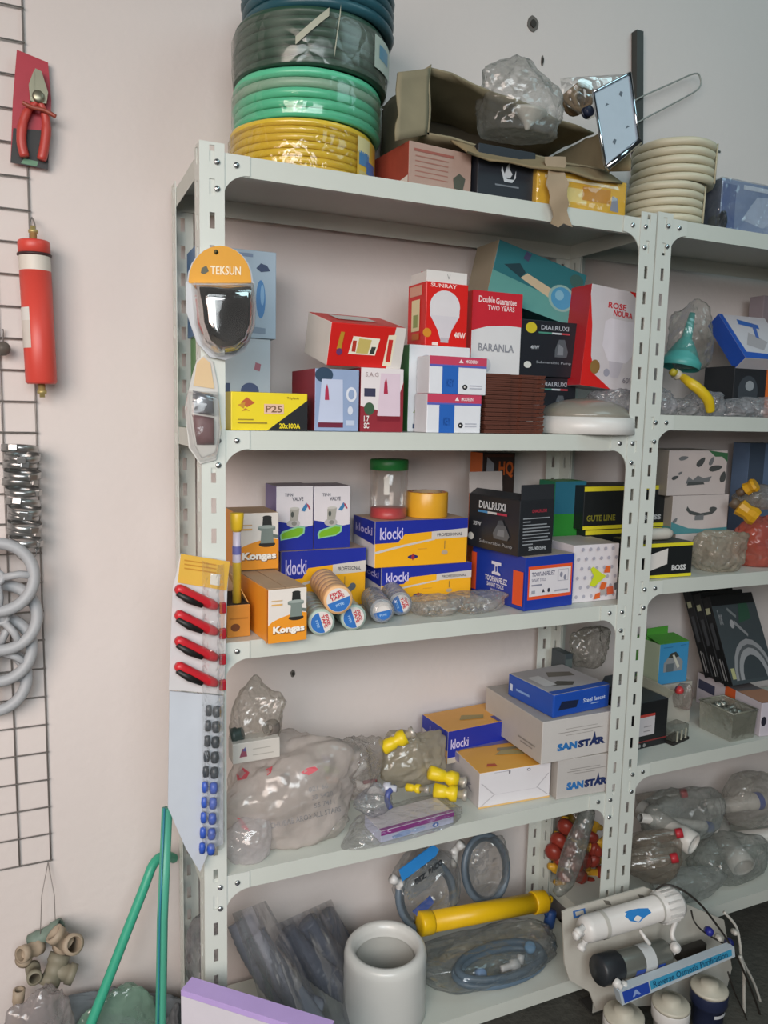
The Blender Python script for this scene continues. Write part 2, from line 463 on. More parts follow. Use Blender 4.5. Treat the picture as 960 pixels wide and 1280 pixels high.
# --- pliers on their card
YK = WALL-.022
m_red = mat('#a3242c', .4, var=.12); m_blk = mat('#1c1a19', .5)
M = thing('carded_pliers', 'red handled pliers on a red and black card, top of the wire grid', 'pliers', PY(42, 212, YK))
k = MB()
k.prism(PQ([(21, 62), (60, 78), (64, 125), (60, 212), (13, 203), (16, 125)], YK+.006), (0, .0015, 0), mat('#a8293a', .5, var=.1))
k.prism(PQ([(16.5, 160), (62, 164), (60, 212), (13, 203)], YK+.005), (0, .001, 0), m_blk)
k.poly(PQ([(30, 198), (48, 202), (46, 208), (26, 204)], YK+.0045), mat('#5f8a6c', .5))
part(k, 'backing_card', M, 'red and black printed card')
m_steel = mat('#8d8a77', .35, metal=.7)
h = MB()
for pts in ([(44, 88), (52, 92), (60, 118), (58, 132), (44, 130), (42, 108)], [(43, 89), (36, 108), (38, 128), (46, 132), (48, 110)]):
    h.prism(PQ(pts, YK), (0, -.011, 0), m_steel)
h.lathe([(.011, 0), (.011, .016), (.008, .018), (0, .018)], m_steel, 16, axisM(PY(48, 124, YK), PY(48, 124, YK)+V((0, -1, 0))))
part(h, 'pliers_jaw', M)
for pts in ([(46, 128, .006), (34, 140, .008), (28, 158, .009), (27, 178, .009), (31, 196, .008)], [(50, 128, .006), (56, 142, .008), (58, 160, .009), (56, 180, .009), (52, 200, .008)]):
    h = MB(); pp = smooth_path([PY(a, b, YK-.006) for a, b, _ in pts], 5)
    h.tube(pp, [pts[min(4, i//5)][2] for i in range(len(pp))], mat('#b8443c', .4), 10); part(h, 'handle', M)
h = MB(); h.tube(smooth_path([PY(a, b, YK-.018) for a, b in [(28, 128), (40, 134), (56, 138), (70, 146)]], 5), .004, mat('#9a4a3a', .4), 8)
part(h, 'locking_lever', M)

# --- red membrane housing
YM = WALL-.047
a = PY(42, 300, YM); b = PY(52, 480, YM)
M = thing('membrane_cartridge', 'red filter membrane cartridge with a white band hanging below the pliers', 'filter cartridge', b)
L = (b-a).length; r = .0285
mr = mat('#d24a3f', .4, var=.06); mwh = mat('#d8cfc4', .5)
ax = axisM(a, b)
t = MB(); t.lathe([(.0, 0), (r*.95, .002), (r*1.02, .006), (r*1.02, L*.1)], [mr, mr, mr], 26, ax); part(t, 'end_cap', M)
t = MB(); t.lathe([(r*1.06, L*.095), (r*1.1, L*.1), (r*1.1, L*.11), (r*1.02, L*.115)], mat('#3a2020', .5), 26, ax); part(t, 'rubber_ring', M)
t = MB(); t.lathe([(r, L*.11), (r, L*.215)], mwh, 26, ax, cap=False); part(t, 'white_band', M)
t = MB(); t.lathe([(r*1.01, L*.215), (r*1.01, L*.985), (r*.9, L), (0, L)], mr, 26, ax); part(t, 'cartridge_body', M)
t = MB()
for s0, s1, mm in ((.47, .56, mat('#d9d5d0', .5)), (.56, .75, mat('#cfc7bf', .5))):
    pts = []
    for z in (s0, s1):
        for k in range(9):
            q = math.radians(-150+k*15)
            w_ = 1.0
            pts.append(V((r*1.025*math.cos(q)*w_, r*1.025*math.sin(q), L*z)))
    t.add(pts, [(i, i+1, 9+i+1, 9+i) for i in range(8)], [mm]*8 if s0 > .5 else [mm]*4+[mat('#3f68a6', .5)]*4, True, ax)
part(t, 'paper_label', M, 'white label with a blue corner')
for e, dd in ((a, -1), (b, 1)):
    t = MB(); Lx = axisM(e, e+(b-a).normalized()*dd)
    t.lathe([(.0065, 0), (.0065, .012), (.009, .013), (.009, .018), (.005, .02), (.005, .026), (0, .026)], mat('#b3a26a', .4, metal=.4), 14, Lx); part(t, 'brass_nipple', M)
t = MB(); t.tube(smooth_path([PY(42, 294, YM), PY(37, 282, YM+.01), PY(40, 272, WALL-.012), PY(44, 284, YM), PY(42, 295, YM)], 5), .0015, m_wire, 6); part(t, 'hanging_wire', M)

# --- hose clamps, two hanks hung on a hook
m_clamp = mat('#a9a9a8', .3, metal=.85); n = 0
def clamp(px, py, R, tx, tz, label, grp, r=.0065, Yc=WALL-.05):
    c = PY(px, py, Yc); m = MB()
    Mx = Matrix.Translation(c) @ Matrix.Rotation(tz, 4, 'Y') @ Matrix.Rotation(tx, 4, 'X')
    m.lathe([(R-.001, -r), (R, -r), (R, r), (R-.001, r), (R-.001, -r)], m_clamp, 30, Mx, cap=False)
    o = thing('hose_clamp', label, 'hose clamp', c, grp)
    part(m, 'clamp_band', o)
    b = MB(); b.box((R-.003, -.008, -r*.9), (R+.005, .008, r*.9), m_clamp, Mx @ Matrix.Rotation(-1.9+n*.3, 4, 'Z'), bev=.001)
    part(b, 'screw_housing', o)
for i in range(6):
    n = i; clamp(25+(i % 2)*3, 561+i*10.5, .034-(i % 3)*.0015, .12*(1 if i % 2 else -1), .05, 'steel hose clamp in the upper hanging hank on the wire grid', 'upper hank of hose clamps')
for i in range(6):
    n = i; clamp(29+(i % 2)*2, 628+i*9.5, .032-(i % 3)*.0015, .16*(1 if i % 2 else -1), .12, 'steel hose clamp in the lower hanging hank beside the handwheels', 'lower hank of hose clamps')
n = 9; clamp(33, 690, .019, 1.1, .3, 'small steel hose clamp hanging edge-on below the lower hank', None, .004)

# --- grey valve handwheels
m_grey = mat('#a6a8ab', .5, var=.08)
for i, (px, py, R, yy, lb) in enumerate([(-4, 722, .066, .075, 'grey plastic valve handwheel in front, topmost of the four wheels'),
        (2, 772, .064, .055, 'grey plastic valve handwheel second from top under the front wheel'),
        (-4, 812, .064, .04, 'grey plastic valve handwheel third from top on the wire grid'),
        (-10, 850, .064, .025, 'grey plastic valve handwheel lowest of the four wheels')]):
    c = PY(px, py, WALL-yy-.012); o = thing('valve_handwheel', lb, 'handwheel', c)
    Mx = Matrix.Translation(c) @ Matrix.Rotation(math.pi/2-.15, 4, 'X') @ Matrix.Rotation(i*.5, 4, 'Z')
    m = MB(); m.tube([(R*math.cos(k*math.pi/18), R*math.sin(k*math.pi/18), 0) for k in range(36)], .0115, m_grey, 12, True, Mx); part(m, 'rim', o)
    for q in range(4):
        m = MB(); a_ = q*2*math.pi/4
        m.tube([(.012*math.cos(a_), .012*math.sin(a_), .004), (R*.6*math.cos(a_+.1), R*.6*math.sin(a_+.1), .003), (R*math.cos(a_), R*math.sin(a_), 0)], .0075, m_grey, 8, M=Mx); part(m, 'spoke', o)
    m = MB(); m.lathe([(.015, -.008), (.016, .008), (.008, .012), (.008, .004), (0, .004)], m_grey, 18, Mx); part(m, 'hub', o)
c = PY(4, 437, WALL-.02); m = MB()
m.lathe([(.004, 0), (.011, .004), (.014, .012), (.011, .02), (0, .023)], mat('#5c564f', .5), 16, axisM(c, c+V((0, -1, .1))))
o = thing('pipe_plug', 'small dark plug hooked on the grid left of the red cartridge', 'plug', c); part(m, 'plug_cap', o)
m = MB(); m.tube([c+V((0, .012, .0)), c+V((0, .012, .03)), c+V((0, .008, .04))], .002, m_wire, 6); part(m, 'wire_hook', o)

# --- hanging pipe fittings
m_pvc = mat('#a3937f', .6, var=.15); m_dkp = mat('#7f7a69', .6, var=.15)
def fitting(px, py, Yc, R, Ld, dirv, label, mm, tee=False):
    c = PY(px, py, Yc); o = thing('pipe_fitting', label, 'pipe fitting', c, None)
    d = V(dirv).normalized(); a = c-d*Ld/2; Mx = axisM(a, a+d)
    t = MB(); t.lathe([(R*.72, Ld), (R, Ld), (R, Ld*.72), (R*.86, Ld*.68), (R*.86, Ld*.32), (R, Ld*.28), (R, 0), (R*.72, 0), (R*.7, Ld*.9), (R*.72, Ld)], mm, 20, Mx, cap=False); part(t, 'socket', o)
    if tee:
        s = d.cross(V((.3, 1, .2))).normalized()
        t = MB(); t.lathe([(R*.8, 0), (R*.8, R*1.3), (R*.95, R*1.3), (R*.95, R*2), (R*.7, R*2), (R*.7, R*.5)], mm, 20, axisM(c, c+s), cap=False); part(t, 'branch', o)
for a_ in ((38, 1188, .28, .017, .05, (-.7, -.6, .2), 'small beige pipe tee at the left of the hanging bunch', m_pvc, True),
           (85, 1180, .25, .021, .06, (.5, -1, .5), 'large beige pipe elbow facing out at the right of the bunch', m_pvc, True),
           (42, 1216, .27, .015, .045, (.1, -1, .1), 'small brown pipe socket low in the hanging bunch', m_dkp, False),
           (68, 1212, .27, .022, .06, (-.4, -.4, -.7), 'dark olive pipe elbow under the large beige elbow', m_dkp, True),
           (58, 1168, .30, .018, .07, (1, -.2, .5), 'grey green pipe coupling behind the top of the bunch', mat('#6e7f74', .6), False),
           (22, 1262, .27, .012, .09, (.1, 0, 1), 'thin beige pipe stub below the hanging bunch', m_pvc, False)):
    fitting(*a_)
t = MB()
for px in (52, 68): t.tube([PY(60, 1078, WALL-.01), PY(px, 1120, WALL-.03), PY(px-2 if px < 60 else 70, 1180, .29)], .0009, m_wire, 5)
solo(t, 'hanging_string', 'thin string hanging from the grid corner to the pipe fittings', 'string')

# --- green pipes leaning against the rack
m_grn = mat('#3aa183', .4, var=.06)
p = [(194, 1068, .20), (200, 1062, .215), (192, 1082, .19)]
t = MB(); t.tube(smooth_path([PY(217, 1073, .30), PY(206, 1070, .26), PY(192, 1080, .24), PY(176, 1120, .22), PY(112, 1284, .17), PY(70, 1390, .14)], 6), .0105, m_grn, 14)
o = thing('green_pipe', 'green plastic pipe slanting down left with a bent top', 'pipe', PY(70, 1390, .14)); part(t, 'bent_tube', o)
t = MB(); t.tube([PY(209, 1010, .12), PY(203, 1150, .10), PY(201, 1280, .075), PY(198, 1420, .05)], .0108, mat('#4da389', .4, var=.06), 14)
t.tube([PY(205.5, 1010, .108), PY(199.5, 1150, .088), PY(197.5, 1280, .063), PY(194, 1420, .038)], .0018, mat('#2f7f96', .4), 6)
o = thing('green_pipe', 'green plastic pipe standing upright beside the rack post', 'pipe', PY(198, 1420, .05)); part(t, 'straight_tube', o)
b = MB(); blob(b, PY(150, 1318, .232), (.085, .035, .15), film('#9fc4b0', .7, .2, .5, .8, 20, .5), 3, .3); solo(b, 'plastic_bag', 'green tinted clear bag on the floor behind the green pipes', 'plastic bag')
b = MB(); blob(b, PY(52, 1330, .2), (.06, .04, .14), film('#c5bcbc', .6, .2, .5, .8, 20, .5), 5, .3); solo(b, 'plastic_bag', 'greyish clear bag on the floor below the pipe fittings', 'plastic bag')
b = MB(); blob(b, PY(110, 1310, .285), (.2, .022, .13), mat('#6f757a', .6, var=.2), 8, .25); solo(b, 'sack', 'dark grey sack lying behind the clear bags on the floor', 'sack')
b = MB(); blob(b, PY(222, 1345, .20), (.03, .04, .16), mat('#55585c', .6, var=.2), 18, .25); solo(b, 'sack', 'dark grey sack squeezed beside the foot of the rack post', 'sack')

# ================================================================== PACKS HANGING ON THE LEFT POST
Yb = -.012
M = thing('carded_faucet_head', 'chrome dome in a clear blister with an orange header, on the post', 'blister pack', PY(275, 450, Yb))
arc = [(275+41*math.cos(math.radians(a)), 352-45*math.sin(math.radians(a))) for a in range(0, 181, 15)]
k = MB(); k.prism(PQ(arc+[(232, 352), (233, 390), (246, 428), (262, 446), (282, 450), (306, 440), (317, 410), (318, 352)], Yb), (0, .003, 0), mat('#b9bcc0', .4)); part(k, 'backing_card', M)
k = MB(); k.prism(PQ([(x*.96+275*.04, y) for x, y in arc]+[(237, 354), (314, 354)], Yb-.0015), (0, .001, 0), mat('#d99a2b', .5))
k.text('TEKSUN', mat('#f0e2c4', .5), PY(263, 343, Yb-.0025), PY(301, 344, Yb-.0025)-PY(263, 343, Yb-.0025), PY(263, 332, Yb-.0025)-PY(263, 343, Yb-.0025), bold=.02)
k.prism(PQ([(252, 335), (258, 332), (261, 339), (255, 343), (251, 341)], Yb-.002), (0, .0005, 0), mat('#5a5a4a', .5))
c = PY(270, 315, Yb-.002); k.lathe([(.0, 0), (.004, .0006)], mat('#8a7a4a', .5), 12, axisM(c, c+V((0, -1, 0)))); part(k, 'header_card', M, 'orange header card with pale lettering')
k = MB(); ring = [(241, 356), (312, 356), (315, 380), (314, 408), (306, 430), (290, 442), (270, 443), (254, 430), (245, 405)]
rs = []
for i in range(len(ring)):
    a_, b_ = ring[i], ring[(i+1) % len(ring)]
    rs += [a_, ((a_[0]+b_[0])/2, (a_[1]+b_[1])/2)]
k.dome(PQ(rs, Yb-.002), (0, -.04, 0), mat('#c9c4c2', .06, metal=1, var=0), rings=8, flat=.55); part(k, 'chrome_shell', M)
k = MB(); k.dome([V(p)+V((0, -.0, 0)) for p in PQ([(275+(x-275)*1.07, 399+(y-399)*1.07) for x, y in rs], Yb-.001)], (0, -.046, 0), film('#ffffff', .03, .08, .35, .15, 12, .05), rings=7, flat=.6); part(k, 'clear_blister', M)

M = thing('carded_brush_head', 'slim blister pack with a tan header hanging behind the orange one', 'blister pack', PY(255, 580, -.006))
k = MB(); k.prism(PQ([(240, 470), (246, 450), (256, 444), (266, 452), (272, 480), (276, 540), (270, 575), (250, 580), (236, 560), (231, 510)], -.006), (0, .002, 0), mat('#c4c2bd', .5)); part(k, 'backing_card', M)
k = MB(); k.prism(PQ([(242, 482), (246, 454), (254, 446), (263, 454), (268, 486)], -.0075), (0, .001, 0), mat('#d5b98f', .5)); part(k, 'header_card', M)
k = MB(); k.dome(PQ([(241, 488), (266, 492), (268, 520), (240, 516)], -.0065), (0, -.02, 0), mat('#8d8f95', .2, metal=.6), rings=6); part(k, 'chrome_cap', M)
k = MB(); k.dome(PQ([(240, 518), (267, 522), (268, 556), (246, 556)], -.0065), (0, -.018, 0), mat('#6a4a4c', .5), rings=6); part(k, 'maroon_grip', M)
k = MB(); k.dome(PQ([(234, 488), (272, 490), (277, 540), (270, 572), (250, 577), (238, 560), (231, 515)], -.006), (0, -.024, 0), film('#f2f2f2', .1, .12, .45, .3, 20, .15), rings=6, flat=.6); part(k, 'clear_blister', M)

# card strip with four red cutters, and the clear pouch hanging under it
O = PY(225, 692, -.02)
M = thing('carded_utility_knives', 'four red and black cutters on a yellow headed card strip on the post', 'carded tools', O)
YL, YRr = -.035, -.012
def S(px, py):   # slightly turned plane: left edge nearer
    t_ = (px-215)/70; return PY(px, py, YL+(YRr-YL)*t_)
k = MB(); k.prism([S(*q) for q in [(226, 692), (287, 702), (284, 740), (280, 868), (211, 862), (216, 735)]], (0, .003, 0), mat('#d7d5d6', .4)); part(k, 'backing_card', M)
def S2(px, py, o=.004): return S(px, py)+V((0, -o, 0))
k = MB(); k.prism([S2(*q, .002) for q in [(226, 692), (287, 702), (283, 738), (222, 728)]], (0, .0015, 0), mat('#e3b44c', .5))
k.poly([S2(*q, .003) for q in [(263, 716), (275, 718), (274, 732), (262, 730)]], mat('#eae4d8', .5))
for j in range(3): k.poly([S2(*q, .003) for q in [(230, 699+j*5), (270, 705+j*5), (270, 706.6+j*5), (230, 700.6+j*5)]], mat('#c98f35', .5))
part(k, 'header_card', M, 'yellow header card')
for j in range(4):
    y0 = 727+j*32
    c = MB(); c.tube(smooth_path([S2(219, y0+6, .01), S2(235, y0+14, .012), S2(252, y0+22, .012), S2(270, y0+30, .01)], 4), [.006, .009, .0095, .0095, .0095, .0095, .0095, .0095, .0095, .0095, .0095, .008, .006], mat('#c2252f', .4, var=.1), 10); kn = part(c, 'cutter', M)
    c = MB(); c.tube([S2(220, y0+12, .016), S2(234, y0+20, .02), S2(250, y0+27, .021)], [.005, .0065, .004], m_blk, 8); part(c, 'black_grip', kn)
    c = MB(); c.box((-.004, -.004, -.01), (.008, .004, .01), mat('#a11d2a', .4), Matrix.Translation(S2(276, y0+32, .006)), bev=.002); part(c, 'red_end_stop', kn)
M = thing('hanging_pouch', 'long clear pouch of dark and blue tools under the red cutters', 'tool pouch', S(235, 1090))
k = MB(); k.prism([S(*q) for q in [(212, 864), (279, 870), (279, 1055), (262, 1062), (250, 1090), (232, 1060), (210, 1010)]], (0, .004, 0), mat('#c9ced6', .45, var=.04)); part(k, 'white_card', M)
for j in range(10):
    y0 = 880+j*19; dark = j < 5
    mm = mat('#3a4046', .4) if dark else mat('#3355b0', .4)
    k = MB(); k.lathe([(.0, 0), (.0065, .001), (.008, .009), (.0065, .019), (0, .021)], mm, 12, axisM(S2(270-j*.8, y0+14, .008), S2(270-j*.8, y0, .008))); part(k, 'dark_bit' if dark else 'blue_bit', M)
    k = MB(); k.lathe([(.0, 0), (.005, .001), (.006, .009), (.005, .019), (0, .021)], mm, 12, axisM(S2(260-j*.9, y0+13, .007), S2(260-j*.9, y0, .007))); part(k, 'dark_bit' if dark else 'blue_bit', M)
k = MB()
for (xa, xb) in ((252, 280),):
    pts = []
    for j in range(12):
        y = 700+j*32
        for i in range(5): pts.append(S2(xa+(xb-xa)*i/4, y+i*1.2, .004+.022*math.sin(math.pi*i/4)+.002*math.sin(j*2.1+i)))
    k.add(pts, [(j*5+i, j*5+i+1, j*5+5+i+1, j*5+5+i) for j in range(11) for i in range(4)], film('#ffffff', .06, .1, .4, .4, 40, .15), True)
part(k, 'clear_sleeve', M)

# ================================================================== ON THE TOP SHELF
def ring_patch(mb, c, R, z0, z1, q0, q1, m, n=10, sl=0.0):
    vs = []
    for i in range(n+1):
        q = math.radians(q0+(q1-q0)*i/n)
        for z in (z0, z1): vs.append((c.x+R*math.cos(q), c.y+R*math.sin(q), z))
    mb.add(vs, [(2*i, 2*i+2, 2*i+3, 2*i+1) for i in range(n)], m, True)
def coil(mb, c, R, z0, r, turns, m, layers=3, jig=.0, m2=None, every=0):
    for t in range(turns):
        for l in range(layers):
            rr = R-r-l*r*1.9; k = 40
            pts = [(c.x+(rr+jig*noise.noise(V((q*.3, t*2.1, l)))) * math.cos(q*2*math.pi/k), c.y+(rr+jig*noise.noise(V((q*.3, t*2.1, l))))*math.sin(q*2*math.pi/k), z0+r+t*r*1.96) for q in range(k)]
            mb.tube(pts, r, m2 if (m2 and every and t == every) else m, 8, True)
            if r > .012 and l == 0: pass
def hose(name, label, pxc, py0, half_px, Yc, z0, r, turns, m, cat='hose coil', **kw):
    x = XZ(pxc, Yc, z0+r*turns); c = V((x, Yc, z0))
    R = XZ(pxc+half_px, Yc-.03, z0+r*turns) - x
    o = thing(name, label, cat, c)
    t = MB(); coil(t, c, R, z0, r, turns, m, **kw); part(t, 'coiled_hose', o)
    return o, c, R
YC = .168
zt = Z1+.0005
m_yel = mat('#d6b840', .18, var=.12, scale=12, coat=.3); m_lg = mat('#5cc096', .3, var=.06); m_dg = mat('#2c4b3c', .4, var=.15)
CX = XZ(377, YC, zt+.05)
def hz(py): return ZAT(py, V((CX, YC-.145, 0)))
def hosecoil(name, label, cx_px, half, z0, z1, turns, m, layers=3, m2=None, every=0):
    r = (z1-z0)/(2+(turns-1)*1.96)
    c = V((XZ(cx_px, YC, (z0+z1)/2), YC, z0)); R = half
    o = thing(name, label, 'hose coil', c)
    t = MB(); coil(t, c, R, z0, r, turns, m, layers, .003, m2, every); part(t, 'coiled_hose', o)
    t = MB(); t.lathe([(R*.62, z0+.004), (R*.62, z1-.004)], m, 32, Matrix.Translation((c.x, c.y, 0)), cap=False); part(t, 'inner_turns', o)
    return o, c, R
zA = hz(148); zB = hz(84); zC = hz(8); zD = hz(-70)
o, c, R = hosecoil('yellow_hose_coil', 'clear yellow hose coil lowest of the stack on the rack top', 377, .142, zt, zA, 7, m_yel)
t = MB(); t.lathe([(R+.001, zt+.004), (R+.003, zt+.02), (R+.003, zA-.016), (R-.004, zA-.004)], film('#f0d060', .12, .1, .3, .6, 30, .3), 40, Matrix.Translation((c.x, c.y, 0)), cap=False); part(t, 'shrink_wrap', o)
t = MB(); ring_patch(t, c, R+.0045, zt+.004, zA-.012, -62, -14, mat('#d9b64a', .35, var=.15), 12)
ring_patch(t, c, R+.005, zA-.042, zA-.014, -62, -45, mat('#d8cf9a', .4), 6)
ring_patch(t, c, R+.005, zt+.03, zt+.055, -60, -46, mat('#4e86b4', .35, var=.2), 6)
ring_patch(t, c, R+.0054, zt+.018, zt+.042, -50, -34, mat('#3f72ad', .35, var=.2), 6)
ring_patch(t, c, R+.005, zt+.006, zt+.03, -40, -16, mat('#5c78b4', .35, var=.2), 6)
ring_patch(t, c, R+.005, zt+.004, zt+.02, -60, -44, mat('#c7b77a', .4), 6)
part(t, 'printed_label', o, 'printed label with a blue wave')
o, c, R = hosecoil('light_green_hose_coil', 'bright light green hose coil between the yellow and the dark coil', 384, .146, zA+.001, zB, 5, m_lg, m2=mat('#8fae97', .4), every=3)
t = MB(); t.lathe([(R+.001, zA+.006), (R+.003, zA+.02), (R+.003, zB-.02), (R-.004, zB-.004)], film('#d8f0e4', .05, .1, .25, .4, 20, .08), 40, Matrix.Translation((c.x, c.y, 0)), cap=False); part(t, 'shrink_wrap', o)
o, c, R = hosecoil('dark_green_hose_coil', 'dark green hose coil in dusty plastic with a white label', 388, .150, zB+.001, zC, 6, m_dg)
t = MB(); t.lathe([(R+.001, zB+.004), (R+.004, zB+.03), (R+.004, zC-.02), (R-.004, zC-.003)], film('#b9c4b8', .18, .25, .4, .8, 16, .5), 40, Matrix.Translation((c.x, c.y, 0)), cap=False); part(t, 'plastic_wrap', o)
t = MB()
for q0, q1, za, zb_ in ((-118, -96, zB+.03, zC-.02), (-92, -88, zB+.015, zC-.01)):
    k = 8; vs = []
    for i in range(k+1):
        q = math.radians(q0+(q1-q0)*i/k); z = za+(zb_-za)*i/k
        for dz in (0, .014): vs.append((c.x+(R+.006)*math.cos(q), c.y+(R+.006)*math.sin(q), z+dz))
    t.add(vs, [(2*i, 2*i+2, 2*i+3, 2*i+1) for i in range(k)], mat('#a9aa98', .6), True)
part(t, 'binding_tape', o)
t = MB(); ring_patch(t, c, R+.006, zB+.025, zC-.02, -58, -22, mat('#b6c2b6', .45, var=.1), 10); ring_patch(t, c, R+.0065, zB+.045, zB+.07, -52, -36, mat('#5d93ad', .4, var=.2), 6); part(t, 'white_label', o, 'white label with a blue print')
o, c, R = hosecoil('teal_hose_coil', 'dark teal hose coil topmost, cut by the picture top', 398, .150, zC+.001, zD, 5, mat('#2a5560', .35, var=.1))

# --- cartons carrying the torn box
m_br = mat('#9c8e78', .85, var=.12, scale=8); m_brd = mat('#8a8168', .85, var=.28, scale=16)
m_wt = mat('#dcd8d4', .55, var=.03); m_bk = mat('#1b1c20', .45, var=.1)
ctn = carton('product_box', 'dusty pink box with red side under the torn cardboard box', 'box', upright(510, .03, 588, .045, zt, 175), .15,
    {'*': mat('#a88d80', .7, var=.12), 'L': mat('#96402f', .65, var=.2)},
    [('r', 'F', mat('#9a6a5c', .6), .1, y, .62, y+.025) for y in (.25, .36, .47, .58, .69)] + [('r', 'F', mat('#96564a', .6), .08, .8, .7, .86),
     ('p', 'F', mat('#4c4f44', .7), [(.72, .15), (.86, .1), (.9, .4), (.8, .5), (.7, .36)]), ('p', 'L', mat('#d9cfc4', .6), [(0, 0), (1, 0), (1, .25)])])
fl_ = [(.5, .62), (.56, .5), (.56, .36), (.5, .26), (.44, .36), (.44, .5)]
cnv = carton('product_box', 'dark navy box with white flame emblem under the clear bag', 'box', upright(596, .03, 667, .03, zt, 178), .16, mat('#20242c', .5, var=.12),
    [('p', 'F', mat('#c2c7cc', .5), [(.46, .5), (.5, .66), (.56, .76), (.55, .6), (.6, .52), (.56, .44), (.5, .44)]), ('p', 'F', mat('#c2c7cc', .5), [(.4, .56), (.41, .66), (.44, .56), (.5, .42), (.62, .42), (.66, .6), (.66, .46), (.6, .36), (.46, .36)]),
     ('r', 'F', mat('#6f757c', .5), .3, .27, .72, .30)])
cye = carton('wrapped_box', 'yellow box in clear wrapping on the rack top', 'box', upright(670, .015, 781, .015, zt, 209), .1, mat('#dfb030', .4, var=.12, scale=12),
    [('r', 'F', mat('#e8d38a', .4), .16, .2, .55, .6), ('r', 'F', mat('#c88a1e', .4), .5, .3, .82, .7), ('p', 'F', mat('#8d94a8', .4), [(.82, .12), (.92, .1), (.9, .5), (.84, .55)]), ('r', 'F', mat('#f0e7c8', .4), .08, .76, .9, .84)])
t = MB(); A, u, y, v, w_, d_, h_ = INFO[cye.name]; Mc = cmat(cye)
t.box((-.003, -.003, .0005), (w_+.003, d_+.003, h_+.003), film('#fff7d8', .05, .06, .3, .7, 24, .15), Mc, bev=.006); part(t, 'clear_wrap', cye)

# --- torn open cardboard box (crumpled shell open to the front)
Yt = .05
A = PY(534, 168, Yt); B = PY(760, 222, Yt); T = PY(541, 82, Yt)
zfl = max(topz(ctn), topz(cnv))+.001
A.z = max(A.z, zfl+.002)
u = V((B.x-A.x, .0, 0)); w_ = u.length; u.normalize(); h_ = T.z-A.z; d_ = .235
Mx = Matrix(((1, 0, 0, A.x), (0, 1, 0, Yt), (0, 0, 1, A.z), (0, 0, 0, 1))) @ Matrix.Rotation(.02, 4, 'Y')
def wob(mb, P, Q, Rr, n=8, amp=.006, seed=0, m=m_brd, th=.004):
    """wavy cardboard panel P + a(Q-P) + b(R-P)"""
    U = V(Q)-V(P); W = V(Rr)-V(P); N = U.cross(W).normalized(); vs = []
    for s in (0, th):
        for j in range(n+1):
            for i in range(n+1):
                p = V(P)+U*(i/n)+W*(j/n); p += N*(amp*noise.noise(p*14+V((seed, 0, 0)))+s)
                edge = (j == n)
                if edge: p += W.normalized()*amp*1.5*noise.noise(p*40+V((seed, 3, 0)))
                vs.append(p)
    k = (n+1)*(n+1); fs = []
    for j in range(n):
        for i in range(n):
            a = j*(n+1)+i; fs += [(a, a+n+1, a+n+2, a+1), (k+a, k+a+1, k+a+n+2, k+a+n+1)]
    for i in range(n):
        for a, b in ((i, i+1), (n*(n+1)+i+1, n*(n+1)+i), ((i+1)*(n+1), i*(n+1)), (i*(n+1)+n, (i+1)*(n+1)+n)): fs.append((a, b, k+b, k+a))
    mb.add(vs, fs, m, True, Mx)
tb = thing('torn_cardboard_box', 'torn open dusty cardboard box lying on its side on smaller boxes', 'cardboard box', (A.x+w_/2, Yt+d_/2, A.z))
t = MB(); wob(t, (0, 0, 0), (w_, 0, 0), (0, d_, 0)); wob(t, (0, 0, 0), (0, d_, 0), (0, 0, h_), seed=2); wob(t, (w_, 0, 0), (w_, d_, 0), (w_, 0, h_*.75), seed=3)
wob(t, (0, d_, 0), (w_, d_, 0), (0, d_, h_*.96), seed=4, m=mat('#4a4336', .9)); part(t, 'carton_body', tb)  # inner back panel coloured darker, as shade inside the open box
t = MB(); wob(t, (0, .01, h_), (w_, .06, h_*.80), (0, d_, h_*.97), seed=5, amp=.012); part(t, 'top_panel', tb)
t = MB(); wob(t, (0, 0, h_*.96), (.0, 0, 0), (-.075, -.02, h_*.72), seed=6); part(t, 'side_flap', tb)
t = MB(); wob(t, (w_*.12, 0, .0), (w_*.97, 0, 0), (w_*.16, -.05, -.035), seed=7, amp=.01, m=mat('#8a7a5c', .9, var=.15)); part(t, 'bottom_flap', tb)
t = MB(); wob(t, (w_, 0, h_*.02), (w_, .0, h_*.72), (w_+.03, -.035, .0), seed=8, amp=.008, m=mat('#8a795a', .9, var=.15)); part(t, 'right_flap', tb)
b = MB(); cc = PY(650, 140, Yt+.045); cc.z = max(cc.z, A.z+.05)
blob(b, cc, (.096, .06, .066), film('#c6c8c4', .3, .15, .5, .8, 22, .3), 11, .32, box=1.2); solo(b, 'plastic_bag', 'clear crumpled plastic bag stuffed in the torn box mouth', 'plastic bag')
b = MB(); cc2 = cc+V((.012, -.01, -.038)); b.lathe([(.004, 0), (.010, .012), (.034, .034), (.036, .04), (.030, .036), (.006, .014)], mat('#d7d4cb', .4), 22, axisM(cc2, cc2+V((.1, -.15, 1))), cap=False); solo(b, 'plastic_funnel', 'off-white small funnel showing inside the clear bag', 'funnel')
b = MB(); cc = PY(722, 128, Yt+.07); cc.z = max(cc.z, A.z+.03)
for i in range(5):
    rr = .03-.003*(i % 3)
    b.tube([(cc.x+rr*math.cos(k*math.pi/9)*(1+.1*math.sin(i+k)), cc.y+.02*math.sin(k*math.pi/9+i), cc.z+rr*.8*math.sin(k*math.pi/9)+.002*i) for k in range(18)], .0055, mat('#7a6448', .9, var=.2), 7, True)
o = solo(b, 'twine_hank', 'brown fuzzy twine hank at the right inside the torn box', 'twine')
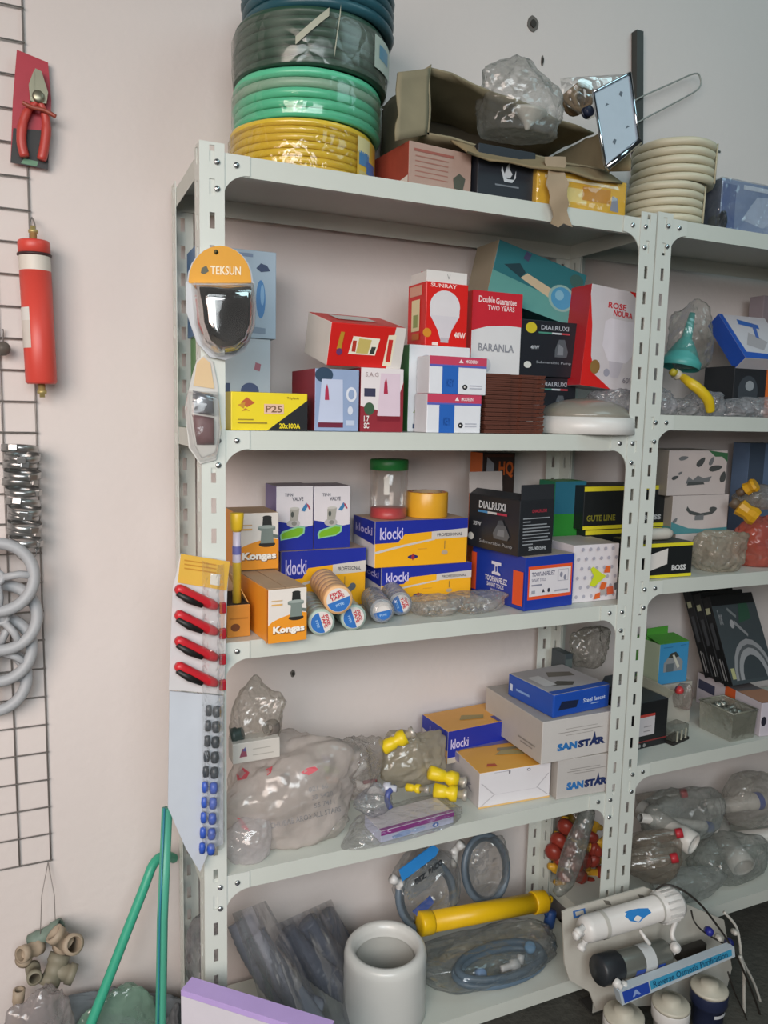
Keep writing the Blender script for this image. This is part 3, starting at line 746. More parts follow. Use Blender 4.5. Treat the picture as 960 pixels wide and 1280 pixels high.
b = MB(); p0 = PY(733, 141, Yt+.022); b.lathe([(.011, 0), (.0115, .012), (.009, .014), (0, .0145)], mat('#26304a', .4), 18, axisM(p0, p0+V((.1, -1, .1)))); b.lathe([(.0125, -.003), (.0125, .001)], mat('#1b2336', .4), 18, axisM(p0, p0+V((.1, -1, .1))));
solo(b, 'bottle_cap', 'dark navy bottle cap on the brown twine', 'cap')

# --- chrome-edged pale blue panel leaning against the box
Yp = .0
PTS = [PY(741, 116, .02), PY(787, 92, .02), PY(798, 178, -.012), PY(757, 211, -.012)]
pan = thing('chrome_framed_plate', 'pale blue plate with bright chrome edging tilted beside the torn box', 'plate', PTS[3])
N = (PTS[1]-PTS[0]).cross(PTS[3]-PTS[0]).normalized()
if N.y > 0: N = -N
t = MB(); t.prism(PTS, -N*.004, mat('#a2acb8', .35, var=.08))
for (a, b_, sx) in ((.3, .25, .1), (.55, .5, .08), (.35, .75, .08), (.7, .2, .05), (.75, .7, .06)):
    p = PTS[0].lerp(PTS[1], a).lerp(PTS[3].lerp(PTS[2], a), b_); U = (PTS[1]-PTS[0]).normalized()*.006; W = (PTS[3]-PTS[0]).normalized()*.008
    t.poly([p+N*.0006-U, p+N*.0006-W*.6, p+N*.0006+U, p+N*.0006+W], mat('#4e5560', .5))
part(t, 'plate_face', pan)
t = MB(); t.tube(smooth_path([PTS[0]+N*.002, PTS[0].lerp(PTS[1], .5)+N*.002, PTS[1]+N*.002], 3), .003, mat('#c9ced4', .12, metal=1), 8)
t.tube([PTS[1]+N*.002, PTS[2]+N*.002], .003, mat('#c9ced4', .12, metal=1), 8); t.tube([PTS[2]+N*.003, PTS[3]+N*.003], .007, mat('#c9ced4', .12, metal=1), 10); t.tube([PTS[3]+N*.002, PTS[0]+N*.002], .003, mat('#c9ced4', .12, metal=1), 8)
part(t, 'chrome_edging', pan)
t = MB(); wz = [PY(700, 98, .1), PY(786, 93, .1), PY(780, 130, .1), PY(735, 150, .1), PY(705, 130, .1)]
t.dome(wz, (0, -.03, .0), film('#c4c6c0', .3, .2, .5, .8, 25, .4), rings=6); solo(t, 'plastic_sheet', 'crinkled clear plastic sheet behind the chrome edged plate', 'plastic sheet')
# brown paper tape strip hanging over the lip
t = MB(); vs = []
for j in range(11):
    py = 196+8.3*j; y_ = .012-.02*min(1, j/4); wd_ = 13-j*.25+2*math.sin(j*2)
    for i in range(4): vs.append(PY(694+j*.7+(i-1.5)*wd_*.66+(2 if j > 8 and i % 2 else 0), py+(5 if j == 10 and i % 2 else 0), y_)+V((0, -.003*math.sin(j+i), 0)))
t.add(vs, [(j*4+i, j*4+i+1, j*4+5+i, j*4+4+i) for j in range(10) for i in range(3)], mat('#a08a70', .6, var=.1), True)
t.add([V(v)+V((0, .0008, 0)) for v in vs], [(j*4+4+i, j*4+5+i, j*4+i+1, j*4+i) for j in range(10) for i in range(3)], mat('#a08a70', .6, var=.1), True)
solo(t, 'packing_tape_strip', 'torn brown packing tape strip dangling over the shelf lip', 'tape strip')

# --- cream hose coils standing over the joint of the racks
m_cr = mat('#cbc3aa', .45, var=.05)
for (cp, hf, za_py, zb_py, n_, lb) in ((829, .094, 281, 226, 5, 'cream hose coil, the lower one of two beside the blue package'), (838, .098, 225, 172, 5, 'cream hose coil, the upper one, slightly askew')):
    Yc = .125
    P0 = V((XZ(cp, Yc, 2.0), Yc, 0)); z0 = max(RZ1+.0105, ZAT(za_py, P0+V((0, -.09, 0)))); z1 = ZAT(zb_py, P0+V((0, -.09, 0)))
    if hf > .095: z0 = zprev+.001
    zprev = z1
    r = (z1-z0)/(2+(n_-1)*1.96); c = V((P0.x, Yc, z0))
    o = thing('cream_hose_coil', lb, 'hose coil', c)
    t = MB(); coil(t, c, hf, z0, r, n_, m_cr, 3, .004); part(t, 'coiled_hose', o)
    t = MB(); t.lathe([(hf*.55, z0+.004), (hf*.55, z1-.004)], m_cr, 28, Matrix.Translation((c.x, c.y, 0)), cap=False); part(t, 'inner_turns', o)
    t = MB(); q = math.radians(-60); t.tube([(c.x+(hf+.001)*math.cos(q), c.y+(hf+.001)*math.sin(q), z0+.003), (c.x+(hf+.001)*math.cos(q+.06), c.y+(hf+.001)*math.sin(q+.06), z1-.003)], .0022, mat('#b3ab92', .5), 6); part(t, 'binding_tie', o)
# bar, wire hook and dash on the wall above
t = MB(); a = PY(797, 40, WALL-.012); b_ = PY(805, 175, WALL-.012); zz = Z1+.001
t.prism([V((a.x-.011, WALL-.022, a.z)), V((a.x+.011, WALL-.022, a.z)), V((b_.x+.012, WALL-.022, zz)), V((b_.x-.011, WALL-.022, zz))], (0, .02, 0), mat('#3c3d3a', .5, var=.2))
o = solo(t, 'dark_metal_bar', 'dark flat metal bar standing upright against the wall', 'metal bar')
t = MB(); Yw = WALL-.03
t.tube(smooth_path([PY(786, 132, Yw), PY(800, 122, Yw), PY(840, 104, Yw), PY(868, 92, Yw), PY(875, 97, Yw), PY(874, 110, Yw), PY(850, 125, Yw), PY(806, 148, Yw), PY(790, 158, Yw)], 4), .0022, mat('#a3a49e', .4, metal=.5), 7)
solo(t, 'wire_loop', 'thin grey wire loop sticking out behind the dark bar', 'wire')
t = MB(); t.tube([PY(872, 178, WALL-.006), PY(886, 183, WALL-.006), PY(900, 190, WALL-.006)], [.002, .004, .003], mat('#8d8d88', .5), 7); solo(t, 'wall_peg', 'small grey peg on the wall above the cream coils', 'peg')
cbl = carton('wrapped_package', 'blue package in shiny wrapping right of the cream hose coils', 'package', upright(898, .05, 985, .05, RZ1+.0005, 221), .16, {'*': mat('#7788a8', .35, var=.2, scale=14), 'L': mat('#2f3b52', .4)},
    [('p', 'F', mat('#a9b4c8', .3, var=.15), [(.3, .3), (.6, .2), (.9, .4), (.95, .8), (.5, .75)]), ('r', 'F', mat('#4f6390', .35), .02, .1, .2, .9), ('r', 'F', mat('#c3cad6', .35), .3, .85, .95, .93)], bev=.006)
A, u, y, v, w_, d_, h_ = INFO[cbl.name]
t = MB(); t.box((-.004, -.004, .0005), (w_+.004, d_+.004, h_+.004), film('#e6ecf5', .12, .08, .4, .9, 22, .3), cmat(cbl), bev=.012); part(t, 'clear_wrap', cbl)
t = MB(); cc = V((XZ(887, .09, RZ1+.03), .07, RZ1+.03)); blob(t, cc, (.012, .03, .03), mat('#2b3138', .6, var=.2), 4, .25); solo(t, 'dark_bundle', 'dark cloth bundle between the cream coils and the blue package', 'bundle')

# ================================================================== SECOND SHELF, LEFT RACK
z2 = Z2+.0005
m_lb = mat('#a9bccb', .45, var=.05); m_lb2 = mat('#b7c4cc', .45, var=.05)
m_blu = mat('#3f6aa8', .4, var=.1); m_dkb = mat('#3b4a6a', .4)
Yq = .17
b1 = carton('faucet_box', 'pale blue box printed with dark taps, lower of two behind the post', 'box', upright(250, Yq, 338, Yq, z2, 419), .1, {'*': m_lb2, 'L': mat('#6d9a68', .5)},
    [('p', 'F', m_dkb, [(.3, .28), (.36, .5), (.42, .5), (.42, .34), (.52, .3), (.5, .24)]), ('e', 'F', mat('#4c5a80', .4), .7, .42, .13, .09), ('p', 'F', m_dkb, [(.55, .28), (.6, .36), (.86, .34), (.9, .2), (.84, .2), (.8, .28)]),
     ('p', 'F', mat('#a86a78', .4), [(.76, .66), (.84, .64), (.86, .72), (.78, .74)]), ('r', 'F', mat('#8fa4ba', .4), .06, .5, .22, .62), ('p', 'F', mat('#7aa377', .5), [(0, 0), (.1, 0), (.12, .5), (0, .7)])])
b2 = carton('faucet_box', 'pale blue box with a blue oval, upper of two behind the post', 'box', upright(246, Yq-.005, 345, Yq-.005, topz(b1)+.0005, 305), .105, {'*': m_lb, 'L': mat('#4a6f9a', .45)},
    [('e', 'F', mat('#4f86bd', .35, var=.15), .80, .45, .06, .22), ('e', 'F', mat('#88b2d6', .35), .82, .5, .025, .12), ('p', 'F', m_dkb, [(.74, .8), (.8, .86), (.88, .84), (.92, .78), (.8, .76)]), ('r', 'F', mat('#7e90aa', .4), .1, .92, .7, .96),
     ('p', 'F', mat('#8194a8', .4), [(.6, .06), (.86, .05), (.86, .12), (.6, .14)])])
m_y = mat('#e6cf22', .4, var=.06); m_r = mat('#cc1f1c', .4, var=.08); m_rd = mat('#a31d28', .4, var=.08)
yb = carton('cable_box', 'yellow and black box at the left end of the second shelf', 'box', upright(289, .008, 384, .012, z2, 489), .085, {'*': m_y, 'T': mat('#2a2420', .5), 'R': m_bk},
    [('p', 'F', m_bk, [(.46, 0), (1, 0), (1, .82)]), ('p', 'F', mat('#b5562a', .5), [(.12, .72), (.2, .86), (.3, .72), (.2, .6)]), ('p', 'F', mat('#c08a24', .5), [(.08, .66), (.18, .74), (.16, .56)]), ('p', 'F', mat('#b8742a', .5), [(.13, .5), (.18, .58), (.24, .5), (.2, .52)]),
     ('r', 'F', mat('#e0b9a0', .5), .42, .44, .68, .70), ('t', 'F', mat('#7a5a3c', .5), 'P25', .44, .48, .66, .66, .02), ('t', 'F', m_y, '20x100A', .62, .06, .9, .2, .03), ('r', 'F', mat('#9a8420', .5), .08, .27, .28, .3),
     ('r', 'F', mat('#9a8420', .5), .08, .18, .46, .22), ('t', 'F', mat('#8a6a20', .5), 'Triple-A', .72, .82, .88, .9)])
m_mar = mat('#8a2430', .45, var=.1); m_kb = mat('#8ea0c0', .45, var=.06)
def kettle(c, w, h, body, base, m_r2=None):      # kettle printed on a box face
    x0, x1 = c[0]-w/2, c[0]+w/2; y0, y1 = c[1]-h/2, c[1]+h/2
    return [('p', 'F', body, [(x0, y0), (x1, y0), (x1-.02, y1*.97), (x0+.07, y1*.97)]), ('p', 'F', base, [(x0, y0-.08), (x1, y0-.08), (x1, y0), (x0, y0)]),
            ('p', 'F', mat('#a92a48', .4), [(x0+.14, y0+h*.5), (x0+.24, y0+h*.5), (x0+.22, y0+h*.74), (x0+.19, y0+h*.86), (x0+.15, y0+h*.74)])]
k1 = carton('kettle_box', 'blue grey kettle box with dark maroon side on second shelf', 'box', upright(393, .03, 448, .03, z2, 460), .15, {'*': m_kb, 'L': m_mar, 'T': mat('#6e6a70', .5)},
    [('e', 'F', mat('#2c4258', .4), .2, .9, .2, .12)] + kettle((.36, .5), .56, .72, mat('#bcc4da', .4), mat('#6a2138', .4)) + [('e', 'F', mat('#d5d8e2', .4), .82, .6, .12, .12), ('e', 'F', m_kb, .82, .6, .07, .08), ('e', 'F', mat('#d0d4e0', .4), .8, .34, .06, .07), ('r', 'F', mat('#b9c2d6', .4), .7, .1, .9, .18)])
k2 = carton('kettle_box', 'white and maroon kettle box under the tilted red box', 'box', upright(450, .032, 503, .032, z2, 459), .15, {'*': mat('#ded5d6', .5), 'L': m_mar, 'R': m_mar},
    [('p', 'F', m_mar, [(0, 0), (1, 0), (1, .8), (.86, .5), (.42, .34), (0, .4)]), ('r', 'F', mat('#3a3a52', .4), .08, .55, .34, .68), ('e', 'F', mat('#3d5a42', .4), .2, .36, .12, .1)] + kettle((.66, .6), .54, .7, mat('#d8c3cf', .4), mat('#7a1c2a', .4)) +
     [('t', 'F', m_wt, '1.7', .08, .16, .2, .25, .03), ('t', 'F', m_wt, 'SC', .08, .05, .2, .14, .03), ('t', 'F', mat('#a08a8a', .5), 'S.A.G', .1, .86, .4, .93)])
zk = max(topz(k1), topz(k2))+.0008
A = V((XZ(408, .04, zk), .04, zk)); B = V((XZ(500, .055, zk), .055, zk)); hx = ZAT(402, A)-zk; T = A+V((.004, -.26*hx, .97*hx))
rb = carton('bulb_box', 'red bulb box lying crooked on top of the two kettle boxes', 'box', (A, B, T), .115, {'*': mat('#d02420', .38, var=.05), 'L': mat('#d3ccc4', .5), 'R': m_wt},
    [('p', 'F', mat('#d8d2cc', .45), [(.8, 0), (1, 0), (1, 1), (.86, 1)]), ('p', 'F', mat('#e7ddc4', .45), [(.74, .06), (.86, .08), (.88, .82), (.77, .8)]), ('r', 'F', mat('#c8302a', .45), .78, .16, .84, .7),
     ('p', 'F', mat('#ece4d2', .45), [(.26, .3), (.62, .3), (.66, .7), (.3, .72)]), ('p', 'F', mat('#c9b56a', .45), [(.36, .33), (.52, .33), (.55, .66), (.38, .68)]), ('p', 'F', mat('#3a3f3a', .45), [(.54, .33), (.6, .33), (.62, .5), (.56, .5)]), ('r', 'F', mat('#b83a2a', .45), .3, .36, .35, .62),
     ('p', 'F', mat('#b98a2a', .45), [(.1, .4), (.16, .4), (.18, .8), (.13, .8)]), ('e', 'F', mat('#6a3a6a', .45), .14, .34, .04, .08), ('r', 'T', mat('#d8cfc9', .45), .2, .35, .72, .8)])
# white and green tall box, red bulb box on it
wg = carton('fixture_box', 'tall white box with green side behind the two small boxes', 'box', upright(509, .075, 584, .078, z2, 430), .13, {'*': mat('#d6dade', .5), 'L': mat('#3f7a44', .45)},
    [('e', 'F', mat('#b4b8be', .5), .28, .82, .1, .07), ('e', 'F', mat('#3c6eb4', .4), .25, .42, .06, .12), ('p', 'F', mat('#7a9e4a', .4), [(.08, .22), (.16, .3), (.24, .22)]), ('t', 'F', m_dkb, 'mi', .08, .04, .26, .11, .03), ('r', 'F', mat('#a9aeb8', .5), .15, .6, .42, .64), ('e', 'F', mat('#c2c8d0', .5), .3, .66, .1, .06)])
zw = topz(wg)+.0006
bu = carton('bulb_box', 'red bulb box with open top standing on the white and green box', 'box', upright(531, .085, 583, .088, zw, 351), .082, mat('#d4211c', .36, var=.05),
    [('e', 'F', mat('#d9d4d6', .4), .45, .62, .36, .26), ('r', 'F', mat('#d9d4d6', .4), .1, .46, .8, .66), ('p', 'F', mat('#d2cdd2', .4), [(.1, .48), (.8, .48), (.62, .26), (.55, .1), (.36, .1), (.28, .26)]), ('r', 'F', mat('#b9b4ba', .4), .36, .06, .55, .14),
     ('t', 'F', mat('#f0cfc8', .4), 'SUNRAY', .1, .92, .72, .98, .02), ('e', 'F', mat('#d0892a', .4), .04, .2, .1, .07), ('t', 'F', mat('#efd8d0', .4), '40W', .68, .14, .96, .24, .03), ('r', 'F', mat('#efd8d0', .4), .16, .01, .3, .06),
     ('r', 'L', mat('#d8a088', .45), .12, .8, .8, .96), ('r', 'L', mat('#e4d4a8', .45), .25, .24, .7, .74), ('r', 'L', mat('#8f9a5a', .45), .35, .3, .6, .5), ('p', 'L', mat('#c86a2a', .45), [(.3, .1), (.7, .1), (.7, .2), (.3, .2)])])
A, u, y, v, w_, d_, h_ = INFO[bu.name]; Mc = cmat(bu)
t = MB(); t.box((.002, .004, h_), (w_-.002, .006, h_+.024), m_wt, Mc); t.text('V', mat('#8a8a8a', .5), (w_*.5, .0035, h_+.008), (.008, 0, 0), (0, 0, .01), Mc); part(t, 'white_inner_flap', bu, 'white flap standing up')
t = MB(); t.box((.003, .01, h_), (.005, d_-.006, h_+.022), m_wt, Mc); part(t, 'side_flap', bu, 'white flap standing up')
t = MB(); t.prism([(w_*.2, d_-.004, h_), (w_, d_-.004, h_), (w_, d_-.02, h_+.03), (w_*.2, d_-.02, h_+.03)], (0, .0012, .0005), mat('#c42430', .4), Mc); part(t, 'lid_flap', bu)
# two small boxes in front
def smallbox(x0, x1, Y, z0, yt, lb):
    return carton('switch_box', lb, 'box', upright(x0, Y, x1, Y+.003, z0, yt), .055, {'*': mat('#dcdde2', .5), 'T': mat('#c5405a', .45)},
        [('r', 'F', mat('#c2405c', .45), 0, .78, 1, 1), ('r', 'F', mat('#5a5fae', .45), 0, .72, 1, .78), ('r', 'F', mat('#2a62b4', .4), .22, 0, .5, .74), ('e', 'F', m_bk, .62, .2, .045, .07), ('e', 'F', m_wt, .615, .2, .015, .025),
         ('p', 'F', mat('#efdcdf', .45), [(.5, .84), (.54, .94), (.58, .84)]), ('t', 'F', mat('#efdcdf', .45), 'MODERN', .62, .84, .84, .93, .02), ('r', 'F', mat('#b4b6c0', .5), .7, .16, .92, .19), ('r', 'F', mat('#b4b6c0', .5), .7, .23, .92, .26), ('t', 'F', mat('#1c4a94', .4), 'KEY', .3, .2, .42, .4)])
s1 = smallbox(533, 600, .012, z2, 492, 'small white red and blue box, lower of the two on the shelf edge')
s2 = smallbox(536, 607, .014, topz(s1)+.0006, 444, 'small white red and blue box, upper of the two on the shelf edge')
# red and white tall box
ba = carton('lamp_box', 'tall red and white box between the red bulb box and black box', 'box', upright(585, .115, 646, .118, z2, 362), .125, {'*': mat('#d8d7d8', .5), 'T': m_r, 'L': m_r},
    [('p', 'F', mat('#c62634', .4, var=.06), [(0, .72), (.3, .755), (.7, .77), (1, .765), (1, 1), (0, 1)]), ('t', 'F', mat('#eed6d6', .45), 'Double', .12, .92, .44, .965, .02), ('t', 'F', mat('#eed6d6', .45), 'Guarantee', .46, .915, .88, .96, .02), ('t', 'F', mat('#eed6d6', .45), 'TWO YEARS', .3, .87, .84, .905, .01),
     ('t', 'F', mat('#8a8c94', .45), 'BARANLA', .14, .58, .86, .635, .02), ('p', 'F', mat('#3f6fb0', .45), [(0, .49), (.16, .5), (.16, .44), (0, .42)]), ('e', 'F', mat('#b9bcc4', .45), .3, .48, .1, .05), ('p', 'F', mat('#6aa4cf', .45), [(.7, .22), (1, .3), (1, .42), (.72, .34)]), ('r', 'F', mat('#8a8ca8', .45), .5, .2, .66, .36)])
# black pump boxes
def pumpbox(x0, x1, Y, z0, yt, lb, full=True):
    pr = [('e', 'F', mat('#cbb92c', .45), .2, .86, .09, .095), ('t', 'F', mat('#a9adb5', .45), 'DIALRUXI', .36, .84, .82, .92, .02), ('r', 'F', mat('#4a8a78', .45), .32, .77, .54, .8), ('r', 'F', mat('#c9cdd2', .45), .54, .77, .7, .8), ('r', 'F', mat('#b8444c', .45), .7, .77, .84, .8),
          ('t', 'F', mat('#b4b8be', .45), '40W', .2, .48, .34, .55, .02), ('p', 'F', mat('#555a60', .45), [(.6, .36), (.8, .36), (.82, .46), (.76, .68), (.66, .68), (.6, .5)]), ('p', 'F', mat('#7a7f85', .45), [(.64, .4), (.74, .4), (.74, .54), (.66, .6)]), ('e', 'F', mat('#cfcfc9', .45), .16, .2, .06, .06), ('t', 'F', mat('#9ea3aa', .45), 'Submersible Pump', .3, .22, .88, .28)]
    return carton('pump_box', lb, 'box', upright(x0, Y, x1, Y+.004, z0, yt), .11, mat('#1d2027', .42, var=.12), pr)
p1 = pumpbox(650, 717, .135, z2, 470, 'black pump box behind the brown trays, lower of the two')
p2 = pumpbox(646, 721, .125, topz(p1)+.0006, 398, 'black pump box with yellow dot under the tilted teal box')
# teal hand-shower box leaning over
A = PY(617, 366, .135); B = PY(728, 408, .135); T = PY(637, 297, .135)
low = min(A.z, B.z); zz = topz(p2)+.001
tl = carton('appliance_box', 'teal box with a round blue brush picture tilted on top', 'box', (A+V((0, .03, 0)), B+V((0, .03, 0)), T+V((0, .03, 0))), .1, {'*': mat('#2f7078', .42, var=.12, scale=6), 'L': mat('#8f8672', .6)},
    [('p', 'F', mat('#5f9e98', .42), [(0, 0), (1, 0), (1, .34), (0, .46)]), ('p', 'F', mat('#c9b89a', .42), [(.3, .5), (.66, .34), (.7, .5), (.36, .62)]), ('p', 'F', mat('#27424a', .42), [(.1, .62), (.3, .5), (.34, .62), (.26, .74)]),
     ('e', 'F', mat('#8fb4ae', .42), .78, .42, .15, .24), ('e', 'F', mat('#4f9ac2', .4), .78, .42, .12, .20), ('e', 'F', mat('#7fb8d0', .4), .75, .46, .05, .09), ('e', 'F', mat('#3f625e', .42), .9, .82, .08, .12), ('p', 'F', mat('#4a4a6a', .42), [(.28, .84), (.34, .82), (.36, .96), (.3, .98)])])
# leaning white/red bulb box
A = PY(725, 481, .09); B = PY(799, 492, .09); T = PY(749, 356, .09)
lb_ = carton('bulb_box', 'white and red bulb box leaning against the right post', 'box', (A, B, T), .085, {'*': mat('#c9c4c8', .45), 'L': mat('#b02028', .4)},
    [('p', 'F', m_r, [(0, 0), (.5, 0), (.22, .12), (.12, .3), (.08, .6), (0, .9)]), ('p', 'F', m_r, [(.62, 1), (1, 1), (1, .84)]), ('t', 'F', mat('#c2303a', .45), 'ROSE', .3, .8, .6, .86, .03), ('t', 'F', mat('#c2303a', .45), 'NOURA', .4, .73, .72, .79, .03),
     ('p', 'F', mat('#d6d2da', .4), [(.28, .66), (.36, .7), (.8, .7), (.86, .64), (.84, .4), (.7, .28), (.4, .28), (.28, .42)]), ('p', 'F', mat('#bdb9c2', .4), [(.42, .28), (.66, .28), (.6, .12), (.46, .12)]), ('e', 'F', mat('#8a6a3a', .45), .2, .2, .08, .07), ('e', 'F', mat('#9a9aa8', .45), .4, .16, .05, .04),
     ('e', 'F', mat('#9a4a56', .45), .94, .5, .05, .06), ('t', 'F', mat('#c2303a', .45), '60', .8, .3, .9, .35, .02), ('t', 'F', mat('#8a8690', .45), '60W', .68, .08, .9, .14, .02)])
# brown ribbed trays
m_tray = mat('#5a3226', .5, var=.1)
x0 = XZ(605, .02, z2); x1 = XZ(679, .02, z2); nT = 14; ztop = ZAT(466, V((x0, .02, 0))); ph = (ztop-z2)/nT
tr = None
for i in range(nT):
    if tr is None:
        tr = thing('plastic_tray', 'brown plastic tray in the ribbed stack on the second shelf edge', 'tray', ((x0+x1)/2, .07, z2), 'stack of brown plastic trays')
        t = MB(); w_ = (x1-x0)/2; c = V(((x0+x1)/2, .07, z2))
        out = [(-w_, -.05), (-.18*w_, -.05), (-.14*w_, -.043), (.14*w_, -.043), (.18*w_, -.05), (.58*w_, -.05), (.62*w_, -.043), (.8*w_, -.043), (.84*w_, -.05), (w_, -.05), (w_, .05), (-w_, .05)]
        inn = [(a*.985, b*.975) for a, b in out]
        P = [V((c.x+a, c.y+b, z2+.0004)) for a, b in inn]; t.prism(P, (0, 0, ph*.5), m_tray)
        P = [V((c.x+a, c.y+b, z2+ph*.5)) for a, b in out]; t.prism(P, (0, 0, ph*.42), m_tray)
        part(t, 'tray_rim', tr)
        first = tr
    else: dup(first, (.0016*math.sin(i*2.3), .001*math.cos(i*1.7), ph*i), R=(0, 0, .012*math.sin(i*1.9)))
# dome ceiling lamp
c = V((XZ(729, .085, z2), .085, z2)); Rr = XZ(784, .07, z2+.01)-c.x
o = thing('dome_ceiling_lamp', 'round white ceiling lamp with frosted dome lying on the shelf', 'lamp', c)
hB = ZAT(522, c+V((0, -Rr, 0)))-z2; hT = ZAT(498, c)-z2
Mt = Matrix.Translation(c)
t = MB(); t.lathe([(Rr*.93, 0), (Rr, .002), (Rr*.985, hB*.55), (Rr*.95, hB), (Rr*.9, hB)], mat('#d9d6d2', .35), 48, Mt); part(t, 'base_ring', o)
t = MB(); t.lathe([(Rr*.92, hB)]+[(Rr*.9*math.cos(q*math.pi/16), hB+(hT-hB)*math.sin(q*math.pi/16)) for q in range(1, 8)]+[(0, hT)], mat('#8f8a7f', .3, coat=.4), 48, Mt); part(t, 'frosted_dome', o)
for i, (px, py, a, bq, s_, lb) in enumerate([(760, 489, (.05, .05, .032), .15, 21, 'crumpled clear bag under the leaning white bulb box'), (786, 518, (.02, .05, .035), .1, 23, 'clear crumpled bag squeezed between the dome lamp and the post'), (730, 500, (.035, .05, .03), .1, 25, 'clear crumpled bag behind the dome lamp beside the black pump box'), ]):
    b = MB(); cc = V((XZ(px, .105, z2), .105, z2+a[2]*.85 + (.04 if i == 0 else 0))); blob(b, cc, a, film('#d6d6de', .6, .15, .5, .9, 30, .6), s_, .36, box=1.3); solo(b, 'plastic_bag', lb, 'plastic bag')

# ================================================================== THIRD SHELF, LEFT RACK
z3 = Z3+.0005
m_or = mat('#e8952a', .42, var=.05); m_kr = mat('#b89a7c', .7, var=.08); m_nv = mat('#22309a', .38, var=.06); m_kyel = mat('#f2b01e', .4, var=.04)
m_lg2 = mat('#cfc8c0', .5)
def kongas(ABT, depth, lb, topm):
    vp = [('p', 'F', m_or, [(0, 0), (1, 0), (1, .52), (.8, .55), (.6, .52), (.3, .46), (.1, .4), (0, .33)]),
          ('e', 'F', mat('#2a2724', .45), .72, .44, .2, .05), ('p', 'F', mat('#7b8680', .45), [(.56, .46), (.88, .46), (.86, .68), (.92, .7), (.92, .75), (.5, .75), (.5, .7), (.58, .68)]), ('p', 'F', mat('#2a2a28', .45), [(.6, .74), (.84, .74), (.82, .92), (.62, .92)]),
          ('e', 'F', mat('#2a2a28', .45), .72, .92, .11, .03), ('e', 'F', mat('#9aa49e', .45), .71, .75, .21, .03), ('p', 'F', mat('#6a746e', .45), [(.86, .56), (.98, .54), (.98, .6), (.86, .62)]),
          ('t', 'F', mat('#8a5a2a', .45), 'Kongas', .12, .125, .96, .30, .09), ('t', 'F', mat('#f3ece2', .45), 'Kongas', .12, .14, .94, .31, .05), ('r', 'F', mat('#c9a87c', .5), .08, .78, .36, .8), ('r', 'F', mat('#d8a860', .5), .08, .7, .36, .73), ('r', 'L', mat('#d88422', .45), .96, 0, 1, 1)]
    return carton('fitting_box', lb, 'box', ABT, depth, {'*': mat('#e0d8d0', .5), 'L': m_or, 'T': topm, 'R': m_or}, vp)
kg = kongas(bottom((335, 805), (383, 799), z3, 738), .19, 'orange and white fitting box at the front, beside the tape rolls', m_kr)
A, u, y, v, w_, d_, h_ = INFO[kg.name]; Mc = cmat(kg)
for i, (a, b_) in enumerate(((.0, .46), (.47, 1.0))):
    t = MB(); t.box((w_*a+.001, .004, h_+.0006), (w_*b_-.001, d_-.004, h_+.0016), m_kr, Mc @ Matrix.Rotation(.0, 4, 'X')); part(t, 'lid_flap', kg)
hb = carton('fitting_box', 'plain kraft carton mostly hidden behind the front orange box', 'box', upright(291, .205, 350, .205, z3, 706), .10, {'*': m_kr, 'F': m_or})
zk = max(topz(hb), topz(kg)+.002)+.0006
A = V((XZ(296, .14, zk), .14, zk)); B = V((XZ(348, .14, zk), .14, zk))
k2_ = kongas((A, B, A+V((0, 0, ZAT(642, A)-zk))), .11, 'orange and white fitting box at the back, standing higher', m_kr)
ob = carton('open_carton', 'small open orange carton beside the post with dark mouth', 'box', upright(284, .03, 313, .03, z3, 757), .12, {'*': mat('#c27f2c', .5, var=.1), 'T': mat('#2a2018', .8)},  # solid top face coloured dark to give the open mouth's shade
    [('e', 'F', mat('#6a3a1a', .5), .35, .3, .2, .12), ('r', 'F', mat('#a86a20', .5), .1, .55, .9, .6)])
A, u, y, v, w_, d_, h_ = INFO[ob.name]; Mc = cmat(ob)
t = MB(); t.prism([(w_*.95, .01, h_), (w_*.95, .09, h_), (w_*.35, .09, h_+.05), (w_*.35, .01, h_+.05)], (.001, 0, .001), mat('#d9a05a', .55), Mc); part(t, 'lid_flap', ob)
t = MB(); t.prism([(0, d_, h_), (w_*.9, d_, h_), (w_*.9, d_+.008, h_+.035), (0, d_+.008, h_+.035)], (0, .001, 0), mat('#b89a78', .6), Mc); part(t, 'back_flap', ob)
# yellow marker tube
Yt_ = .045; zt_ = Z3+.12
p0 = V((XZ(296, Yt_, zt_), Yt_, zt_-.035)); o = thing('glue_tube', 'yellow capped slim tube standing by the post in the orange carton', 'tube', (p0.x, p0.y, p0.z-.05))
za = ZAT(690, p0); zb_ = ZAT(641, p0); zl = topz(ob)+.001
r_ = .0105
t = MB(); t.lathe([(0, zl), (r_*.8, zl), (r_*.8, za-(za-zl)*.2), (r_*.75, za), (r_*.7, zb_-.03)], [mat('#d8b23a', .4)]*2+[mat('#c9bfd0', .4)]*2, 16, Matrix.Translation((p0.x, p0.y, 0))); part(t, 'tube_body', o)
t = MB(); t.lathe([(r_*.72, zb_-.036), (r_*1.1, zb_-.03), (r_*1.3, zb_-.002), (r_*1.2, zb_), (0, zb_)], mat('#e2b929', .4), 16, Matrix.Translation((p0.x, p0.y, 0))); part(t, 'yellow_cap', o)
t = MB(); t.lathe([(r_*.82, za-.004), (r_*.82, za+.012)], mat('#6a6aa8', .4), 16, Matrix.Translation((p0.x, p0.y, 0)), cap=False); part(t, 'purple_band', o)

